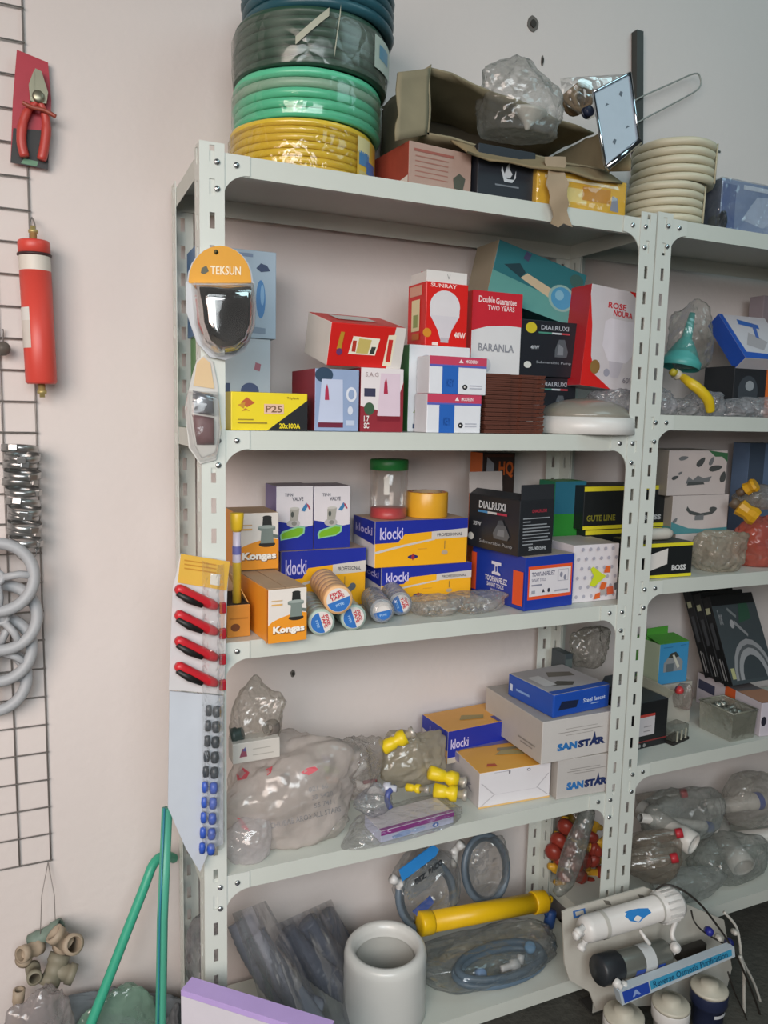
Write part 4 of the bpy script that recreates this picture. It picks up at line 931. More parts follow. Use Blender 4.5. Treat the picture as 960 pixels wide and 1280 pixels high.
def klocki(ABT, depth, lb, side=False, extra=()):
    pr = [('p', 'F', m_nv, [(0, .52), (.24, .53), (.31, .7), (1, .78), (1, 1), (0, 1)]), ('p', 'F', m_lg2, [(.6, .56), (1, .58), (1, .78), (.6, .735)]), ('p', 'F', m_lg2, [(0, .35), (.28, .47), (.62, .58), (.64, .55), (.3, .43), (0, .3)]),
          ('t', 'F', mat('#cfc6ea', .4), 'klocki', .05, .6, .29, .86, .015), ('t', 'F', mat('#4a4a50', .45), 'PROFESSIONAL', .66, .62, .94, .69, .015), ('e', 'F', mat('#2a2a6a', .45), .4, .2, .055, .045), ('p', 'F', mat('#a02a3a', .45), [(.38, .2), (.4, .28), (.42, .2), (.4, .12)]),
          ('r', 'F', mat('#6a5a4a', .45), .742, .34, .748, .52), ('e', 'F', mat('#b8a48a', .45), .745, .26, .035, .05), ('r', 'F', mat('#d8a030', .45), .45, .36, .55, .38), ('p', 'L', m_nv, [(0, .58), (1, .5), (1, 1), (0, 1)]), ('t', 'L', mat('#b8b0dc', .4), 'klocki', .12, .68, .9, .86, .015)]
    return carton('tap_box', lb, 'box', ABT, depth, {'F': m_kyel, 'L': mat('#d8d3d2', .5), 'T': mat('#b39a86', .65), '*': m_nv}, list(pr)+list(extra))
ka = klocki(upright(351, .19, 456, .192, z3, 690), .115, 'blue and yellow tap box under the two green valve boxes', extra=[('e', 'F', mat('#6f7680', .4), .72, .3, .05, .09), ('p', 'F', mat('#6f7680', .4), [(.66, .12), (.76, .16), (.86, .3), (.82, .36), (.7, .26), (.66, .24)]), ('e', 'F', mat('#5f6670', .4), .84, .34, .04, .06)])
kl = klocki(upright(476, .17, 588, .172, z3, 710), .12, 'blue and yellow tap box, lower of two behind the clear bags')
zz = topz(kl)+.0006
ku = klocki(upright(468, .168, 583, .170, zz, 652), .125, 'blue and yellow tap box, upper of two carrying jar and tape')
# valve boxes
def valve(x0, x1, Y, lb):
    pr = [('p', 'F', m_nv, [(0, 0), (1, 0), (1, .38), (.8, .36), (.5, .4), (.2, .44), (0, .46)]), ('p', 'F', mat('#8fc9a0', .4), [(.12, .16), (.6, .2), (.76, .26), (.78, .36), (.6, .38), (.16, .3), (.1, .24)]), ('p', 'F', mat('#7bb52a', .4), [(.16, .18), (.6, .22), (.72, .27), (.73, .34), (.58, .35), (.2, .28), (.14, .24)]),
          ('e', 'F', mat('#b9b6b4', .35), .46, .42, .18, .06), ('p', 'F', mat('#a9a79f', .35), [(.36, .46), (.58, .46), (.62, .66), (.36, .64)]), ('e', 'F', mat('#4f5450', .4), .43, .56, .04, .045), ('e', 'F', mat('#8a8a84', .35), .48, .42, .07, .035), ('e', 'F', mat('#c4c2bc', .35), .49, .655, .13, .02),
          ('t', 'F', mat('#6a6a74', .45), 'TIP-N', .22, .84, .44, .89, .02), ('t', 'F', mat('#6a6a74', .45), 'VALVE', .42, .77, .72, .83, .02), ('p', 'F', mat('#3f7fae', .4), [(.66, .62), (.8, .74), (.86, .7), (.76, .6)]), ('p', 'F', mat('#b84a5a', .4), [(.8, .73), (.86, .71), (.92, .64), (.88, .63)])]
    return carton('valve_box', lb, 'box', upright(x0, Y, x1, Y+.001, zv, 608), .085, {'*': mat('#ddd8dc', .5), 'L': mat('#75689a', .45), 'T': mat('#9a8f9a', .5), 'R': m_nv}, pr)
zv = topz(ka)+.0006
v1 = valve(345, 391, .2, 'white blue and green valve box, the one with purple side showing')
v2 = valve(392, 437, .202, 'white blue and green valve box nearest the clear jar')
# clear jar
c = V((XZ(485, .225, topz(ku)), .225, topz(ku)+.0006)); R = (XZ(507, .225, c.z)-XZ(463, .225, c.z))/2*.97
zt_ = ZAT(574, c); o = thing('plastic_jar', 'clear plastic jar with a green lid and red bottom on the tap box', 'jar', c); Mt = Matrix.Translation(c); h = zt_-c.z
t = MB(); t.lathe([(R*.96, .001), (R, .004), (R, h*.83), (R*.95, h*.86)], film('#d8d4cc', .16, .08, .4, .1, 20, .1), 32, Mt, cap=False); part(t, 'jar_body', o)
t = MB(); t.lathe([(0, .0005), (R*.95, .0005), (R*.97, .004), (R*.97, h*.17), (0, h*.17)], mat('#c22830', .35), 32, Mt); part(t, 'red_bottom', o)
t = MB(); t.lathe([(R*.98, h*.82), (R*1.03, h*.825), (R*1.03, h*.97), (R*.98, h), (0, h)], mat('#2a7a3c', .4, var=.1), 32, Mt); part(t, 'green_lid', o)
t = MB(); ring_patch(t, c, R*1.008, c.z+h*.42, c.z+h*.72, -128, -112, mat('#c9c5be', .5), 4); ring_patch(t, c, R*1.008, c.z+h*.56, c.z+h*.68, -32, -20, mat('#b03038', .5), 3); ring_patch(t, c, R*1.008, c.z+h*.32, c.z+h*.46, -32, -20, mat('#33408c', .5), 3); part(t, 'printed_marks', o)
# yellow tape roll
c = V((XZ(533, .225, topz(ku)), .225, topz(ku)+.0006)); R = (XZ(556, .225, c.z)-XZ(509, .225, c.z))/2; h = ZAT(617, c+V((0, -R, 0)))-c.z
o = thing('tape_roll', 'yellow adhesive tape roll lying flat beside the clear jar', 'tape roll', c); Mt = Matrix.Translation(c)
t = MB(); t.lathe([(R*.72, 0), (R*.98, 0), (R, .002), (R, h-.002), (R*.98, h), (R*.72, h), (R*.72, 0)], mat('#dfa52e', .3, var=.08), 36, Mt, cap=False); part(t, 'tape_winding', o)
t = MB(); t.lathe([(R*.64, 0), (R*.72, 0), (R*.72, h+.001), (R*.64, h+.001), (R*.64, 0)], mat('#b59a78', .7), 36, Mt, cap=False)
for k in range(10): q = k*.63; t.box((-.006, -.003, 0), (.006, .003, .0004), mat('#a83a3a', .5), Mt @ Matrix.Translation((R*.84*math.cos(q), R*.84*math.sin(q), h+.0002)) @ Matrix.Rotation(q+math.pi/2, 4, 'Z'))
part(t, 'cardboard_core', o)
# ---- thread-tape rolls in sleeves
def sleeve(px, py, zc, r, ang, L, lb, col, kind, tilt=0.0):
    c = PZ(px, py, zc); d = V((math.sin(ang), math.cos(ang), tilt)).normalized()
    o = thing('thread_tape_sleeve', lb, 'tape roll pack', c)
    Mx = axisM(c, c+d)
    t = MB()
    for k in range(6):
        t.lathe([(r*.96, L*k/6), (r, L*k/6+.0025), (r, L*(k+1)/6-.0025), (r*.96, L*(k+1)/6)], col, 28, Mx, cap=(k in (0, 5)))
    part(t, 'tape_rolls', o)
    # printed end disc, frame: e1 = right, e2 = up as seen from the front
    t = MB(); e2 = (V((0, 0, 1))-d*d.z).normalized(); e1 = d.cross(e2); n = -d
    rot = .35 if kind == 'top' else (-1.25 if kind == 'side' else .2)
    E1 = e1*math.cos(rot)+e2*math.sin(rot); E2 = -e1*math.sin(rot)+e2*math.cos(rot); P0 = c+n*.0008
    R_ = r*.82
    t.poly([P0+E1*R_*math.cos(k*math.pi/16)+E2*R_*math.sin(k*math.pi/16) for k in range(32)], mat('#d6d0cb', .45))
    t.poly([P0+n*.0003+E1*R_*.97*math.cos(q)+E2*R_*.97*math.sin(q) for q in [math.pi+k*math.pi/16 for k in range(17)]], mat('#2f6cb4', .4, var=.1))
    tm = mat('#b8303c', .45)
    if kind != 'clear':
        t.text('FIXE', tm, P0+n*.0005-E1*R_*.55+E2*R_*.44, E1*R_*1.0, E2*R_*.3, bold=.04)
        t.text('TAPE', tm, P0+n*.0005-E1*R_*.62+E2*R_*.1, E1*R_*1.2, E2*R_*.3, bold=.04)
    t.text('PTFE', mat('#9fc0e0', .45), P0+n*.0006-E1*R_*.35-E2*R_*.5, E1*R_*.7, E2*R_*.22, bold=.02)
    part(t, 'printed_disc', o)
    return o
rr = .0262
cgr = mat('#a9bdb2', .3, var=.06, coat=.3); cbe = mat('#dcae7c', .45, var=.05); ccl = film('#b4b8bd', .55, .15, .4, .5, 40, .3)
sleeve(402, 778, Z3+rr+.001, rr, .16, .155, 'greenish thread tape sleeve touching the front orange box', cgr, 'side')
sleeve(442, 772, Z3+rr+.001, rr, .12, .155, 'greenish thread tape sleeve under the right of the beige one', cgr, 'side')
sleeve(423, 750, Z3+rr*2.72, rr*1.1, .16, .165, 'beige thread tape sleeve lying on top of two green ones', cbe, 'top')
for px, py, lb in ((478, 764, 'clear wrapped thread tape sleeve right of the two greenish ones'), (501, 755, 'clear wrapped thread tape sleeve nearest the flat clear bags')):
    o = sleeve(px, py, Z3+rr+.001, rr*.96, .22, .115, lb, mat('#a3a6ab', .35, var=.08), 'clear' if px < 490 else 'side')
    c = PZ(px, py, Z3+rr+.001); d = V((math.sin(.22), math.cos(.22), 0))
    t = MB(); t.lathe([(rr*.55, -.012), (rr*.9, -.004), (rr*1.0, .01), (rr*1.0, .11), (rr*.9, .125), (rr*.4, .145), (rr*.5, .16)], film('#d8dade', .25, .12, .5, .8, 40, .4), 24, axisM(c, c+d), cap=False); part(t, 'clear_wrap', o)
# flat clear bags with fittings
for i, (px, py, a, lb) in enumerate([(543, 757, (.05, .036, .022), 'flat clear bag of small parts next to the tape sleeves'), (594, 753, (.06, .034, .022), 'flat clear bag of small parts against the blue box')]):
    cc = PZ(px, py, Z3+.018); cc.y = max(cc.y, .045)
    b = MB(); blob(b, (cc.x, cc.y, Z3+.0185), a, film('#c9c9c6', .38, .14, .5, .9, 30, .5), 31+i, .28, base=-.8, box=1.4, peaks=[(1, -.2, .4, .35, 8), (-.8, .2, .6, .3, 9)])
    o = solo(b, 'plastic_bag', lb, 'plastic bag')
    for k in range(4):
        t = MB(); p = V((cc.x-.024+.016*k, cc.y+.008*math.sin(k*2+i), Z3+.009)); t.lathe([(.003, 0), (.0065, .001), (.0065, .006), (.004, .007), (.004, .012), (.003, .012)], mat('#a8a39a', .4), 12, axisM(p, p+V((math.cos(k), math.sin(k*1.3), .3)))); solo(t, 'small_nipple', 'small grey nipple fitting inside the clear bag by the ' + ('tape sleeves' if i == 0 else 'blue box'), 'fitting', 'nipples in the %s clear bag' % ('left' if i == 0 else 'right'))
# tall orange and black box behind
bo = carton('tall_box', 'tall orange and black box behind the open black pump box', 'box', upright(597, .235, 637, .235, z3, 566), .06, {'*': mat('#2a1f1c', .45), 'L': mat('#c9642a', .45)},
    [('p', 'F', mat('#7f8288', .45), [(.1, .74), (.3, .74), (.36, .92), (.14, .97)]), ('t', 'F', mat('#a8501e', .45), 'HQ', .5, .82, .95, .94, .03), ('e', 'L', mat('#d9c4a8', .45), .3, .68, .22, .06), ('r', 'F', mat('#4a2a20', .45), .05, .97, .95, .99)])
# toofan box + open black pump box
A = PZ(654.5, 764.5, z3); B = PZ(715, 756, z3)
T = A+V((0, 0, ZAT(697, A)-z3)); dirn = (B-A).normalized(); yv = V((-dirn.y, dirn.x, 0))
dd = .06
while dd < .24:
    q = A+yv*dd; s = (q-CAM).dot(RX)/(q-CAM).dot(_f)*FPX+480
    if s <= 589: break
    dd += .002
m_tb = mat('#1f3a9c', .4, var=.06); m_tor = mat('#e2562a', .42)
tf = carton('pipe_fitting_box', 'blue box with an orange framed label at the shelf front', 'box', (A, B, T), dd, {'*': m_tb, 'T': mat('#a79a90', .6)},
    [('r', 'F', m_tor, .06, .2, .96, .82), ('r', 'F', mat('#dcd6da', .5), .09, .26, .93, .76), ('t', 'F', mat('#4a4a66', .5), 'TOOFAN FELEZ', .13, .63, .6, .71, .02), ('t', 'F', mat('#6a6a80', .5), 'SANAT TOOS', .13, .53, .42, .59, .01), ('r', 'F', mat('#8a8a98', .5), .13, .45, .34, .48), ('r', 'F', mat('#a0a0aa', .5), .66, .5, .88, .72), ('r', 'F', mat('#dcd6da', .5), .67, .51, .87, .71),
     ('e', 'F', mat('#8a8a98', .5), .73, .62, .03, .05), ('e', 'F', mat('#8a8a98', .5), .81, .56, .03, .05), ('p', 'F', mat('#3a3a48', .5), [(.34, .32), (.4, .32), (.37, .39)]), ('e', 'F', mat('#3a3a48', .5), .48, .35, .025, .04), ('r', 'F', mat('#a0a0aa', .5), .6, .31, .88, .34), ('r', 'F', mat('#a0a0aa', .5), .13, .31, .2, .37),
     ('r', 'L', m_tor, .8, .08, .98, .72), ('r', 'L', m_tor, .0, .12, .1, .86), ('t', 'L', mat('#d6d8e8', .45), 'TOOFAN FELEZ', .28, .38, .7, .49, .03), ('t', 'L', mat('#d6d8e8', .45), 'SANAT TOOS', .32, .28, .64, .36, .02), ('t', 'L', mat('#b4b8d8', .45), 'MASHHAD', .4, .2, .56, .25, .02),
     ('p', 'L', mat('#d6d8e8', .45), [(.4, .78), (.58, .78), (.58, .72), (.52, .72), (.52, .6), (.57, .57), (.57, .53), (.41, .53), (.41, .57), (.46, .6), (.46, .72), (.4, .72)]), ('p', 'L', m_tb, [(.47, .68), (.51, .7), (.51, .6), (.48, .58)])])
zt_ = topz(tf)+.0006
A2 = A+yv*.012+dirn*(-.013); A2 = V((A2.x, A2.y, zt_)); w2 = (B-A).length*.86
ang2 = .05; d2 = (dirn*math.cos(ang2)+yv*math.sin(ang2)).normalized()
B2 = A2+d2*(XZ(694, B.y, zt_)-A2.x); T2 = A2+V((0, 0, ZAT(626, A2)-zt_))
pb = carton('pump_box', 'open black pump box with raised flaps on the blue box', 'box', (A2, B2, T2), dd*.9, mat('#24262a', .42, var=.12),
    [('t', 'F', mat('#9aa0a6', .45), 'DIALRUXI', .3, .7, .8, .8, .0) if False else ('t', 'F', mat('#a83040', .45), 'DIALRUXI', .36, .77, .78, .83, .02)] +
    [('r', 'F', mat('#8d9196', .5), .1, .66-k*.058, .1+[.78, .22, .7, .8, .76, .8, .74, .82, .3][k], .68-k*.058) for k in range(9)] + [('t', 'F', mat('#b4b8bc', .45), '220-240V/50Hz', .28, .09, .8, .16, .02)] +
    [('t', 'L', mat('#c4c8cc', .45), 'DIALRUXI', .22, .76, .74, .9, .03), ('r', 'L', mat('#4a86b8', .45), .2, .68, .4, .72), ('r', 'L', mat('#c8c8c8', .45), .4, .68, .58, .72), ('r', 'L', mat('#b0344a', .45), .58, .68, .78, .72), ('t', 'L', mat('#b4b8bc', .45), '35W', .12, .42, .28, .5, .03),
     ('p', 'L', mat('#5a5f64', .45), [(.54, .24), (.8, .24), (.84, .32), (.76, .5), (.6, .5), (.52, .34)]), ('p', 'L', mat('#787d82', .45), [(.6, .3), (.74, .3), (.74, .42), (.62, .42)]), ('p', 'L', mat('#4a4f54', .45), [(.6, .5), (.74, .5), (.7, .6), (.62, .58)]), ('e', 'L', mat('#c9c9c0', .45), .08, .2, .06, .07), ('t', 'L', mat('#9a9fa4', .45), 'Submersible Pump', .26, .1, .9, .18)])
A_, u, y, v, w_, d_, h_ = INFO[pb.name]; Mc = cmat(pb); mb_ = mat('#2a2c30', .45, var=.1)
t = MB(); t.box((.002, .0, h_), (w_-.002, .0012, h_+.034), mb_, Mc @ Matrix.Translation((0, 0, 0))); part(t, 'front_flap', pb)
t = MB(); t.prism([(.0, .004, h_), (.0, d_-.004, h_), (.02, d_-.004, h_+.012), (.02, .004, h_+.012)], (0, 0, .001), mb_, Mc); part(t, 'side_flap', pb)
t = MB(); t.prism([(.0, d_, h_), (w_, d_, h_), (w_, d_+.004, h_+.05), (0, d_+.004, h_+.05)], (0, .001, 0), mat('#b3aaa6', .6), Mc); part(t, 'back_flap', pb, 'pale grey inside of the raised flap')
# dotted box
A = PZ(704, 759, z3); B = PZ(777, 751.5, z3); A.y = B.y = max(.03, A.y)
A.x = max(A.x, loc(tf, 1, 0, 0).x+.004); A = V((XZ(706, .045, z3), .045, z3)); B = V((XZ(776, .045, z3), .045, z3))
if A.x < loc(tf, 1, 0, 0).x+.006: A.x = loc(tf, 1, 0, 0).x+.006
B.x = min(B.x, .992)
T = A+V((0, 0, ZAT(682, A)-z3))
dots = []
for j in range(6):
    for i in range(6):
        dots.append(('e', 'F', mat('#a9a6b2', .5), .1+.165*i+(.08 if j % 2 else 0), .1+.165*j, .032, .032))
dots = [q for q in dots if q[3] < .97]
dt = carton('gift_box', 'white box with grey dots and colored star picture', 'box', (A, B, T), .13, {'*': mat('#d8d2d6', .5), 'T': mat('#b9b0ac', .55)}, dots + [('p', 'F', mat('#c9d42a', .45), [(.36, .3), (.46, .26), (.6, .36), (.72, .44), (.6, .5), (.42, .62), (.36, .58), (.44, .46)]),
     ('p', 'F', mat('#d8622a', .45), [(.66, .5), (.8, .5), (.8, .62), (.7, .62)]), ('p', 'F', mat('#d8622a', .45), [(.58, .22), (.7, .2), (.74, .32), (.62, .34)]), ('p', 'F', mat('#d8622a', .45), [(.46, .04), (.6, .06), (.6, .16), (.5, .14)]), ('p', 'F', mat('#c95a3a', .45), [(.76, .1), (.9, .12), (.88, .26), (.74, .24)]), ('p', 'F', mat('#5a5a5e', .45), [(.92, .18), (.99, .2), (.99, .32), (.9, .3)]), ('p', 'F', mat('#a9a2a0', .45), [(.62, .1), (.74, .12), (.72, .22), (.6, .2)])])
# green teal box, black yellow boxes
zd = topz(dt)+.0006
gb = carton('bulb_carton', 'green and teal carton with two white round marks', 'box', upright(688, .185, 726, .185, z3, 602), .07, {'*': mat('#2f8a34', .42, var=.06), 'L': mat('#2f7a5a', .45)},
    [('r', 'F', mat('#2a6a80', .42), 0, .70, 1, 1), ('e', 'F', mat('#c9d6c9', .45), .28, .36, .16, .075), ('e', 'F', mat('#c9d6c9', .45), .72, .36, .16, .075), ('p', 'F', mat('#2f6a34', .45), [(.6, .34), (.7, .4), (.84, .39), (.76, .35), (.7, .31)]), ('p', 'F', mat('#2f6a34', .45), [(.18, .34), (.28, .4), (.4, .39), (.32, .35), (.28, .31)])])
m_yl = mat('#d8cc2e', .42)
def bybox(ABT, lb, depth, tx=None):
    return carton('drill_box', lb, 'box', ABT, depth, {'*': mat('#1c1f20', .4, var=.1), 'T': mat('#3a3a34', .5)}, [('p', 'F', m_yl, [(0, .88), (1, .9), (1, .99), (0, .99)]), ('p', 'F', m_yl, [(0, .01), (1, .01), (1, .1), (0, .09)])] + (tx or []))
def clampx(t, x):
    t[1].x = min(t[1].x, x); return t

# ================================================================== FOURTH SHELF, LEFT RACK
z4 = Z4+.0005
m_gb = mat('#bdb6ae', .6, var=.06)
def bagat(px, py, Y, r, m, seed, lb, crump=.28, name='plastic_bag', base=-.8, zmin=None, **kw):
    c = PY(px, py, Y)
    if zmin is not None: c.z = max(c.z, zmin+r[2]*abs(base)*1.02)
    b = MB(); blob(b, c, r, m, seed, crump, base=base, **kw); return solo(b, name, lb, 'plastic bag'), c
# cartons at the right
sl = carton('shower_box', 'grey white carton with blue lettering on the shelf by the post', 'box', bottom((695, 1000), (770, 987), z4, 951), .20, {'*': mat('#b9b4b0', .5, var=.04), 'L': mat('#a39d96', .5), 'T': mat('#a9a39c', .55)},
    [('t', 'F', mat('#2f6fae', .45), 'SAN', .16, .2, .44, .4, .07), ('t', 'F', mat('#22305e', .45), 'STAR', .45, .2, .84, .4, .07), ('p', 'F', mat('#22305e', .45), [(.655, .4), (.68, .54), (.70, .4), (.76, .4), (.71, .33), (.69, .36)]), ('r', 'F', mat('#8f8a86', .5), .2, .72, .7, .735), ('r', 'F', mat('#8f8a86', .5), .16, .66, .8, .675), ('r', 'F', mat('#8f8a86', .5), .25, .6, .62, .615)])
zz = topz(sl)+.0008
A = V((XZ(676, -.0, zz), .0, zz)); A = PZ(676, 944, zz); A.y = max(A.y, .0); A = V((XZ(676, .012, zz), .012, zz)); B = V((XZ(770, .012, zz), .012, zz))
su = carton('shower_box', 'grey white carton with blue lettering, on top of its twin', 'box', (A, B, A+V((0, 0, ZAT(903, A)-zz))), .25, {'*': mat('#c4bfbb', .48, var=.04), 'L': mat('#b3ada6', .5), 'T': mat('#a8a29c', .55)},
    [('t', 'F', mat('#2f6fae', .45), 'SAN', .2, .24, .46, .42, .07), ('t', 'F', mat('#22305e', .45), 'STAR', .47, .24, .84, .42, .07), ('p', 'F', mat('#22305e', .45), [(.665, .42), (.69, .58), (.71, .42), (.77, .42), (.72, .34), (.70, .38)]), ('r', 'F', mat('#8f8a86', .5), .3, .74, .72, .75), ('r', 'F', mat('#8f8a86', .5), .2, .66, .8, .675), ('r', 'F', mat('#8f8a86', .5), .3, .59, .66, .6),
     ('r', 'L', mat('#8a857f', .5), .62, .3, .9, .34), ('r', 'L', mat('#8a857f', .5), .66, .22, .86, .25)])
zz = topz(su)+.0008
A = V((XZ(691, .02, zz), .02, zz)); B = V((XZ(761, .035, zz), .035, zz))
bl = carton('faucet_carton', 'flat blue carton lying on the grey white cartons', 'box', (A, B, A+V((0, 0, ZAT(869, A)-zz))), .17, {'*': mat('#1f4ca8', .38, var=.06), 'T': mat('#a9a7aa', .5)},
    [('t', 'F', mat('#c4d0e6', .45), 'Steel faucet', .52, .42, .92, .6, .02), ('r', 'F', mat('#9ab0d6', .45), .66, .3, .8, .34), ('p', 'F', mat('#1a2440', .45), [(.08, .3), (.4, .3), (.44, .6), (.14, .66)]),
     ('p', 'T', mat('#55524e', .45), [(.2, .3), (.5, .2), (.62, .3), (.4, .42)]), ('p', 'T', mat('#6f6a64', .45), [(.4, .6), (.8, .5), (.84, .66), (.5, .78)]), ('r', 'T', mat('#2a56b0', .4), 0, 0, 1, .12), ('r', 'T', mat('#c8c8ca', .4), .1, .3, .3, .7), ('r', 'L', mat('#7fa0d6', .45), .2, .4, .5, .5), ('r', 'L', mat('#c4d0e6', .45), .06, .3, .12, .6)], bev=.004)
# tap boxes in the middle
def bt4(a, b, z0, yt): return bottom(a, b, z0, yt)
A = PZ(598, 1011.5, z4); B = PZ(687.5, 996, z4)
B.x = min(B.x, loc(sl, 0, 0, 0).x-.006)
fb = carton('tap_box', 'white ended orange tap box in front of the small blue one', 'box', (A, B, A+V((0, 0, ZAT(967, A)-z4))), .15, {'*': mat('#d9d5d8', .5, var=.03), 'T': mat('#e0a648', .5), 'L': mat('#c2bcbc', .5)},
    [('r', 'F', mat('#d8b070', .5), 0, 0, 1, .05), ('p', 'F', mat('#b9b4b8', .5), [(.02, .06), (.2, .34), (.02, .7), (.04, .7), (.22, .34), (.04, .06)]), ('p', 'F', mat('#b9b4b8', .5), [(.98, .1), (.82, .36), (.98, .72), (.96, .72), (.8, .36), (.96, .1)]), ('r', 'F', mat('#c4bfc4', .5), .2, .335, .82, .345), ('r', 'F', mat('#8a8690', .5), .2, .95, .42, .96), ('e', 'F', mat('#6a6670', .5), .68, .91, .025, .04), ('e', 'F', mat('#d9d5d8', .5), .68, .91, .015, .025), ('r', 'F', mat('#55525a', .5), .4, .88, .42, .96),
     ('p', 'T', mat('#6f6a9a', .45), [(0, .78), (.1, .84), (1, .84), (1, 1), (0, 1)]), ('p', 'T', mat('#a89a6a', .5), [(.42, .5), (.8, .4), (.9, .5), (.6, .66)]), ('p', 'T', mat('#8c8468', .5), [(.5, .62), (.84, .6), (.84, .68), (.55, .72)]), ('p', 'T', mat('#b8583a', .5), [(.16, .16), (.3, .14), (.3, .22), (.2, .24)]), ('r', 'L', mat('#8f8aa8', .5), .0, .76, .3, .98), ('t', 'L', mat('#8a8690', .5), 'K', .55, .3, .8, .5, .04)])
lo = carton('tap_box', 'tap box lying under the small blue one, mostly hidden', 'box', upright(566, .19, 652, .19, z4, 949), .11, {'*': mat('#cfc9c6', .5), 'F': m_kyel, 'T': m_nv}, [('r', 'F', m_nv, 0, .5, 1, 1)])
zz = topz(lo)+.0006
A = V((XZ(559, .17, zz), .17, zz)); B = V((XZ(647, .185, zz), .185, zz))
kt = carton('tap_box', 'small blue and orange tap box at the back of fourth shelf', 'box', (A, B, A+V((0, 0, ZAT(915, A)-zz))), .12, {'*': m_nv, 'T': mat('#d9a050', .5), 'L': mat('#c9c2be', .5)},
    [('r', 'F', mat('#c4b8a8', .45), 0, 0, 1, .18), ('p', 'F', m_kyel, [(.3, .1), (.56, .16), (.62, .34), (.36, .34)]), ('p', 'F', mat('#9a94a0', .45), [(.6, .16), (1, .14), (1, .36), (.64, .34)]), ('t', 'F', mat('#cfc6ea', .4), 'klocki', .04, .44, .28, .74, .015), ('r', 'F', mat('#3a3a60', .45), .7, .22, .94, .28),
     ('p', 'L', m_nv, [(0, .6), (1, .4), (1, 1), (0, 1)]), ('t', 'L', mat('#8f8ac4', .4), 'klo', .3, .6, .7, .8, .02), ('r', 'L', mat('#d9a050', .45), .9, 0, 1, .4), ('p', 'T', mat('#9a8a58', .5), [(.3, .4), (.6, .3), (.66, .44), (.4, .6)]), ('r', 'T', mat('#4a4a90', .45), .7, .0, 1, .3)])
# behind, at the right post
bagat(736, 812, .22, (.05, .03, .048), film('#bab7ad', .5, .2, .5, .7, 22, .4), 41, 'grey crumpled bag leaning by the rear post behind the flat blue carton', .5, base=-.9, peaks=[(-.7, 0, .8, .45, 7), (.6, 0, .8, .3, 8)])
dk = carton('dark_case', 'dark carton behind the flat blue one at the right post', 'box', clampx(upright(700, .2, 775, .2, z4, 818), .995), .06, {'*': mat('#3d464a', .45, var=.1)}, [('r', 'F', mat('#55605f', .45), .05, .8, .95, .95), ('r', 'F', mat('#2a4a7a', .45), .3, .5, .95, .7)])
# ---- bags at the left
fbag = film('#c9c1b8', .34, .16, .5, .8, 24, .5)
bagat(362, 1012, .115, (.118, .08, .1), film('#e6dcd6', .95, .2, .4, .8, 14, .5), 51, 'big white printed carrier bag lying at the left end of fourth shelf', .32, zmin=z4, box=1.25, peaks=[(.9, -.2, .1, .12, 8), (-.1, .3, 1, .2, 10)])
bagat(318, 905, .14, (.05, .05, .07), film('#d2cabd', .5, .15, .5, .8, 24, .5), 52, 'dusty clear bag standing behind the small white box', .34, peaks=[(.1, 0, 1, .3, 8)])
bagat(310, 1062, .05, (.05, .04, .042), film('#eae6e8', .6, .08, .5, .7, 20, .4), 53, 'shiny clear bag low at the left shelf end under the carrier bag', .28, zmin=z4)
bagat(397, 1066, .075, (.06, .032, .032), film('#d5d0c8', .5, .15, .5, .8, 26, .5), 54, 'small clear bag in front of the carrier bag on the lip', .3, zmin=z4)
from mathutils.bvhtree import BVHTree
cb = [o for o in COL.objects if o.get('label', '').startswith('big white printed carrier bag')][0]
bvh = BVHTree.FromPolygons([v.co+cb.location for v in cb.data.vertices], [tuple(p.vertices) for p in cb.data.polygons])
def onbag(P):              # lay a print point on the bag's skin
    h = bvh.ray_cast(CAM, (V(P)-CAM).normalized())
    return (h[0]+h[1]*.0012) if h[0] is not None else None
def bagprint(mb, s, x0, y0, x1, y1, hh, m, bold=0.0):
    t = MB(); O = PY(x0, y0, .05); t.text(s, m, O, PY(x1, y1, .05)-O, PY(x0-hh*.12, y0-hh, .05)-O, bold=bold)
    q = [onbag(v) for v in t.v]
    if all(x is not None for x in q): mb.add(q, t.f, m)
mg = mat('#8d8b8c', .6); mrd = mat('#c2505a', .5)
t = MB()
bagprint(t, 'CHUBAE AROE ALL STARS', 338, 1036, 426, 1014, 7, mg, .01); bagprint(t, '021 66', 386, 990, 410, 985, 6, mg, .01); bagprint(t, '33 5420', 390, 1000, 416, 994, 6, mg, .01); bagprint(t, '55 7411', 393, 1010, 418, 1004, 6, mg, .01)
if t.v: part(t, 'grey_lettering', cb)
for pts in ([(296, 968), (304, 960), (312, 966), (308, 974), (297, 976)], [(333, 962), (341, 958), (339, 966), (334, 970)], [(296, 1022), (302, 1024), (314, 1040), (302, 1034)], [(376, 966), (384, 960), (394, 958), (398, 962), (386, 969)]):
    q = [onbag(PY(x, y, .05)) for x, y in pts]
    if all(x is not None for x in q): t = MB(); t.poly(q, mrd); part(t, 'red_print', cb)
A = PY(291, 956, .075); B = PY(350, 946, .075)
wb_ = carton('small_parts_box', 'small white box with a red blue mark resting on the bags', 'box', (A, B, PY(290, 931, .075)), .04, mat('#c9c3bb', .5), [('p', 'F', mat('#8a4a5a', .5), [(.14, .3), (.3, .3), (.28, .7), (.2, .72)]), ('p', 'F', mat('#5a5a8a', .5), [(.2, .6), (.26, .8), (.28, .56)]), ('r', 'F', mat('#aaa49c', .5), .42, .3, .86, .34), ('r', 'F', mat('#aaa49c', .5), .42, .6, .8, .64)])
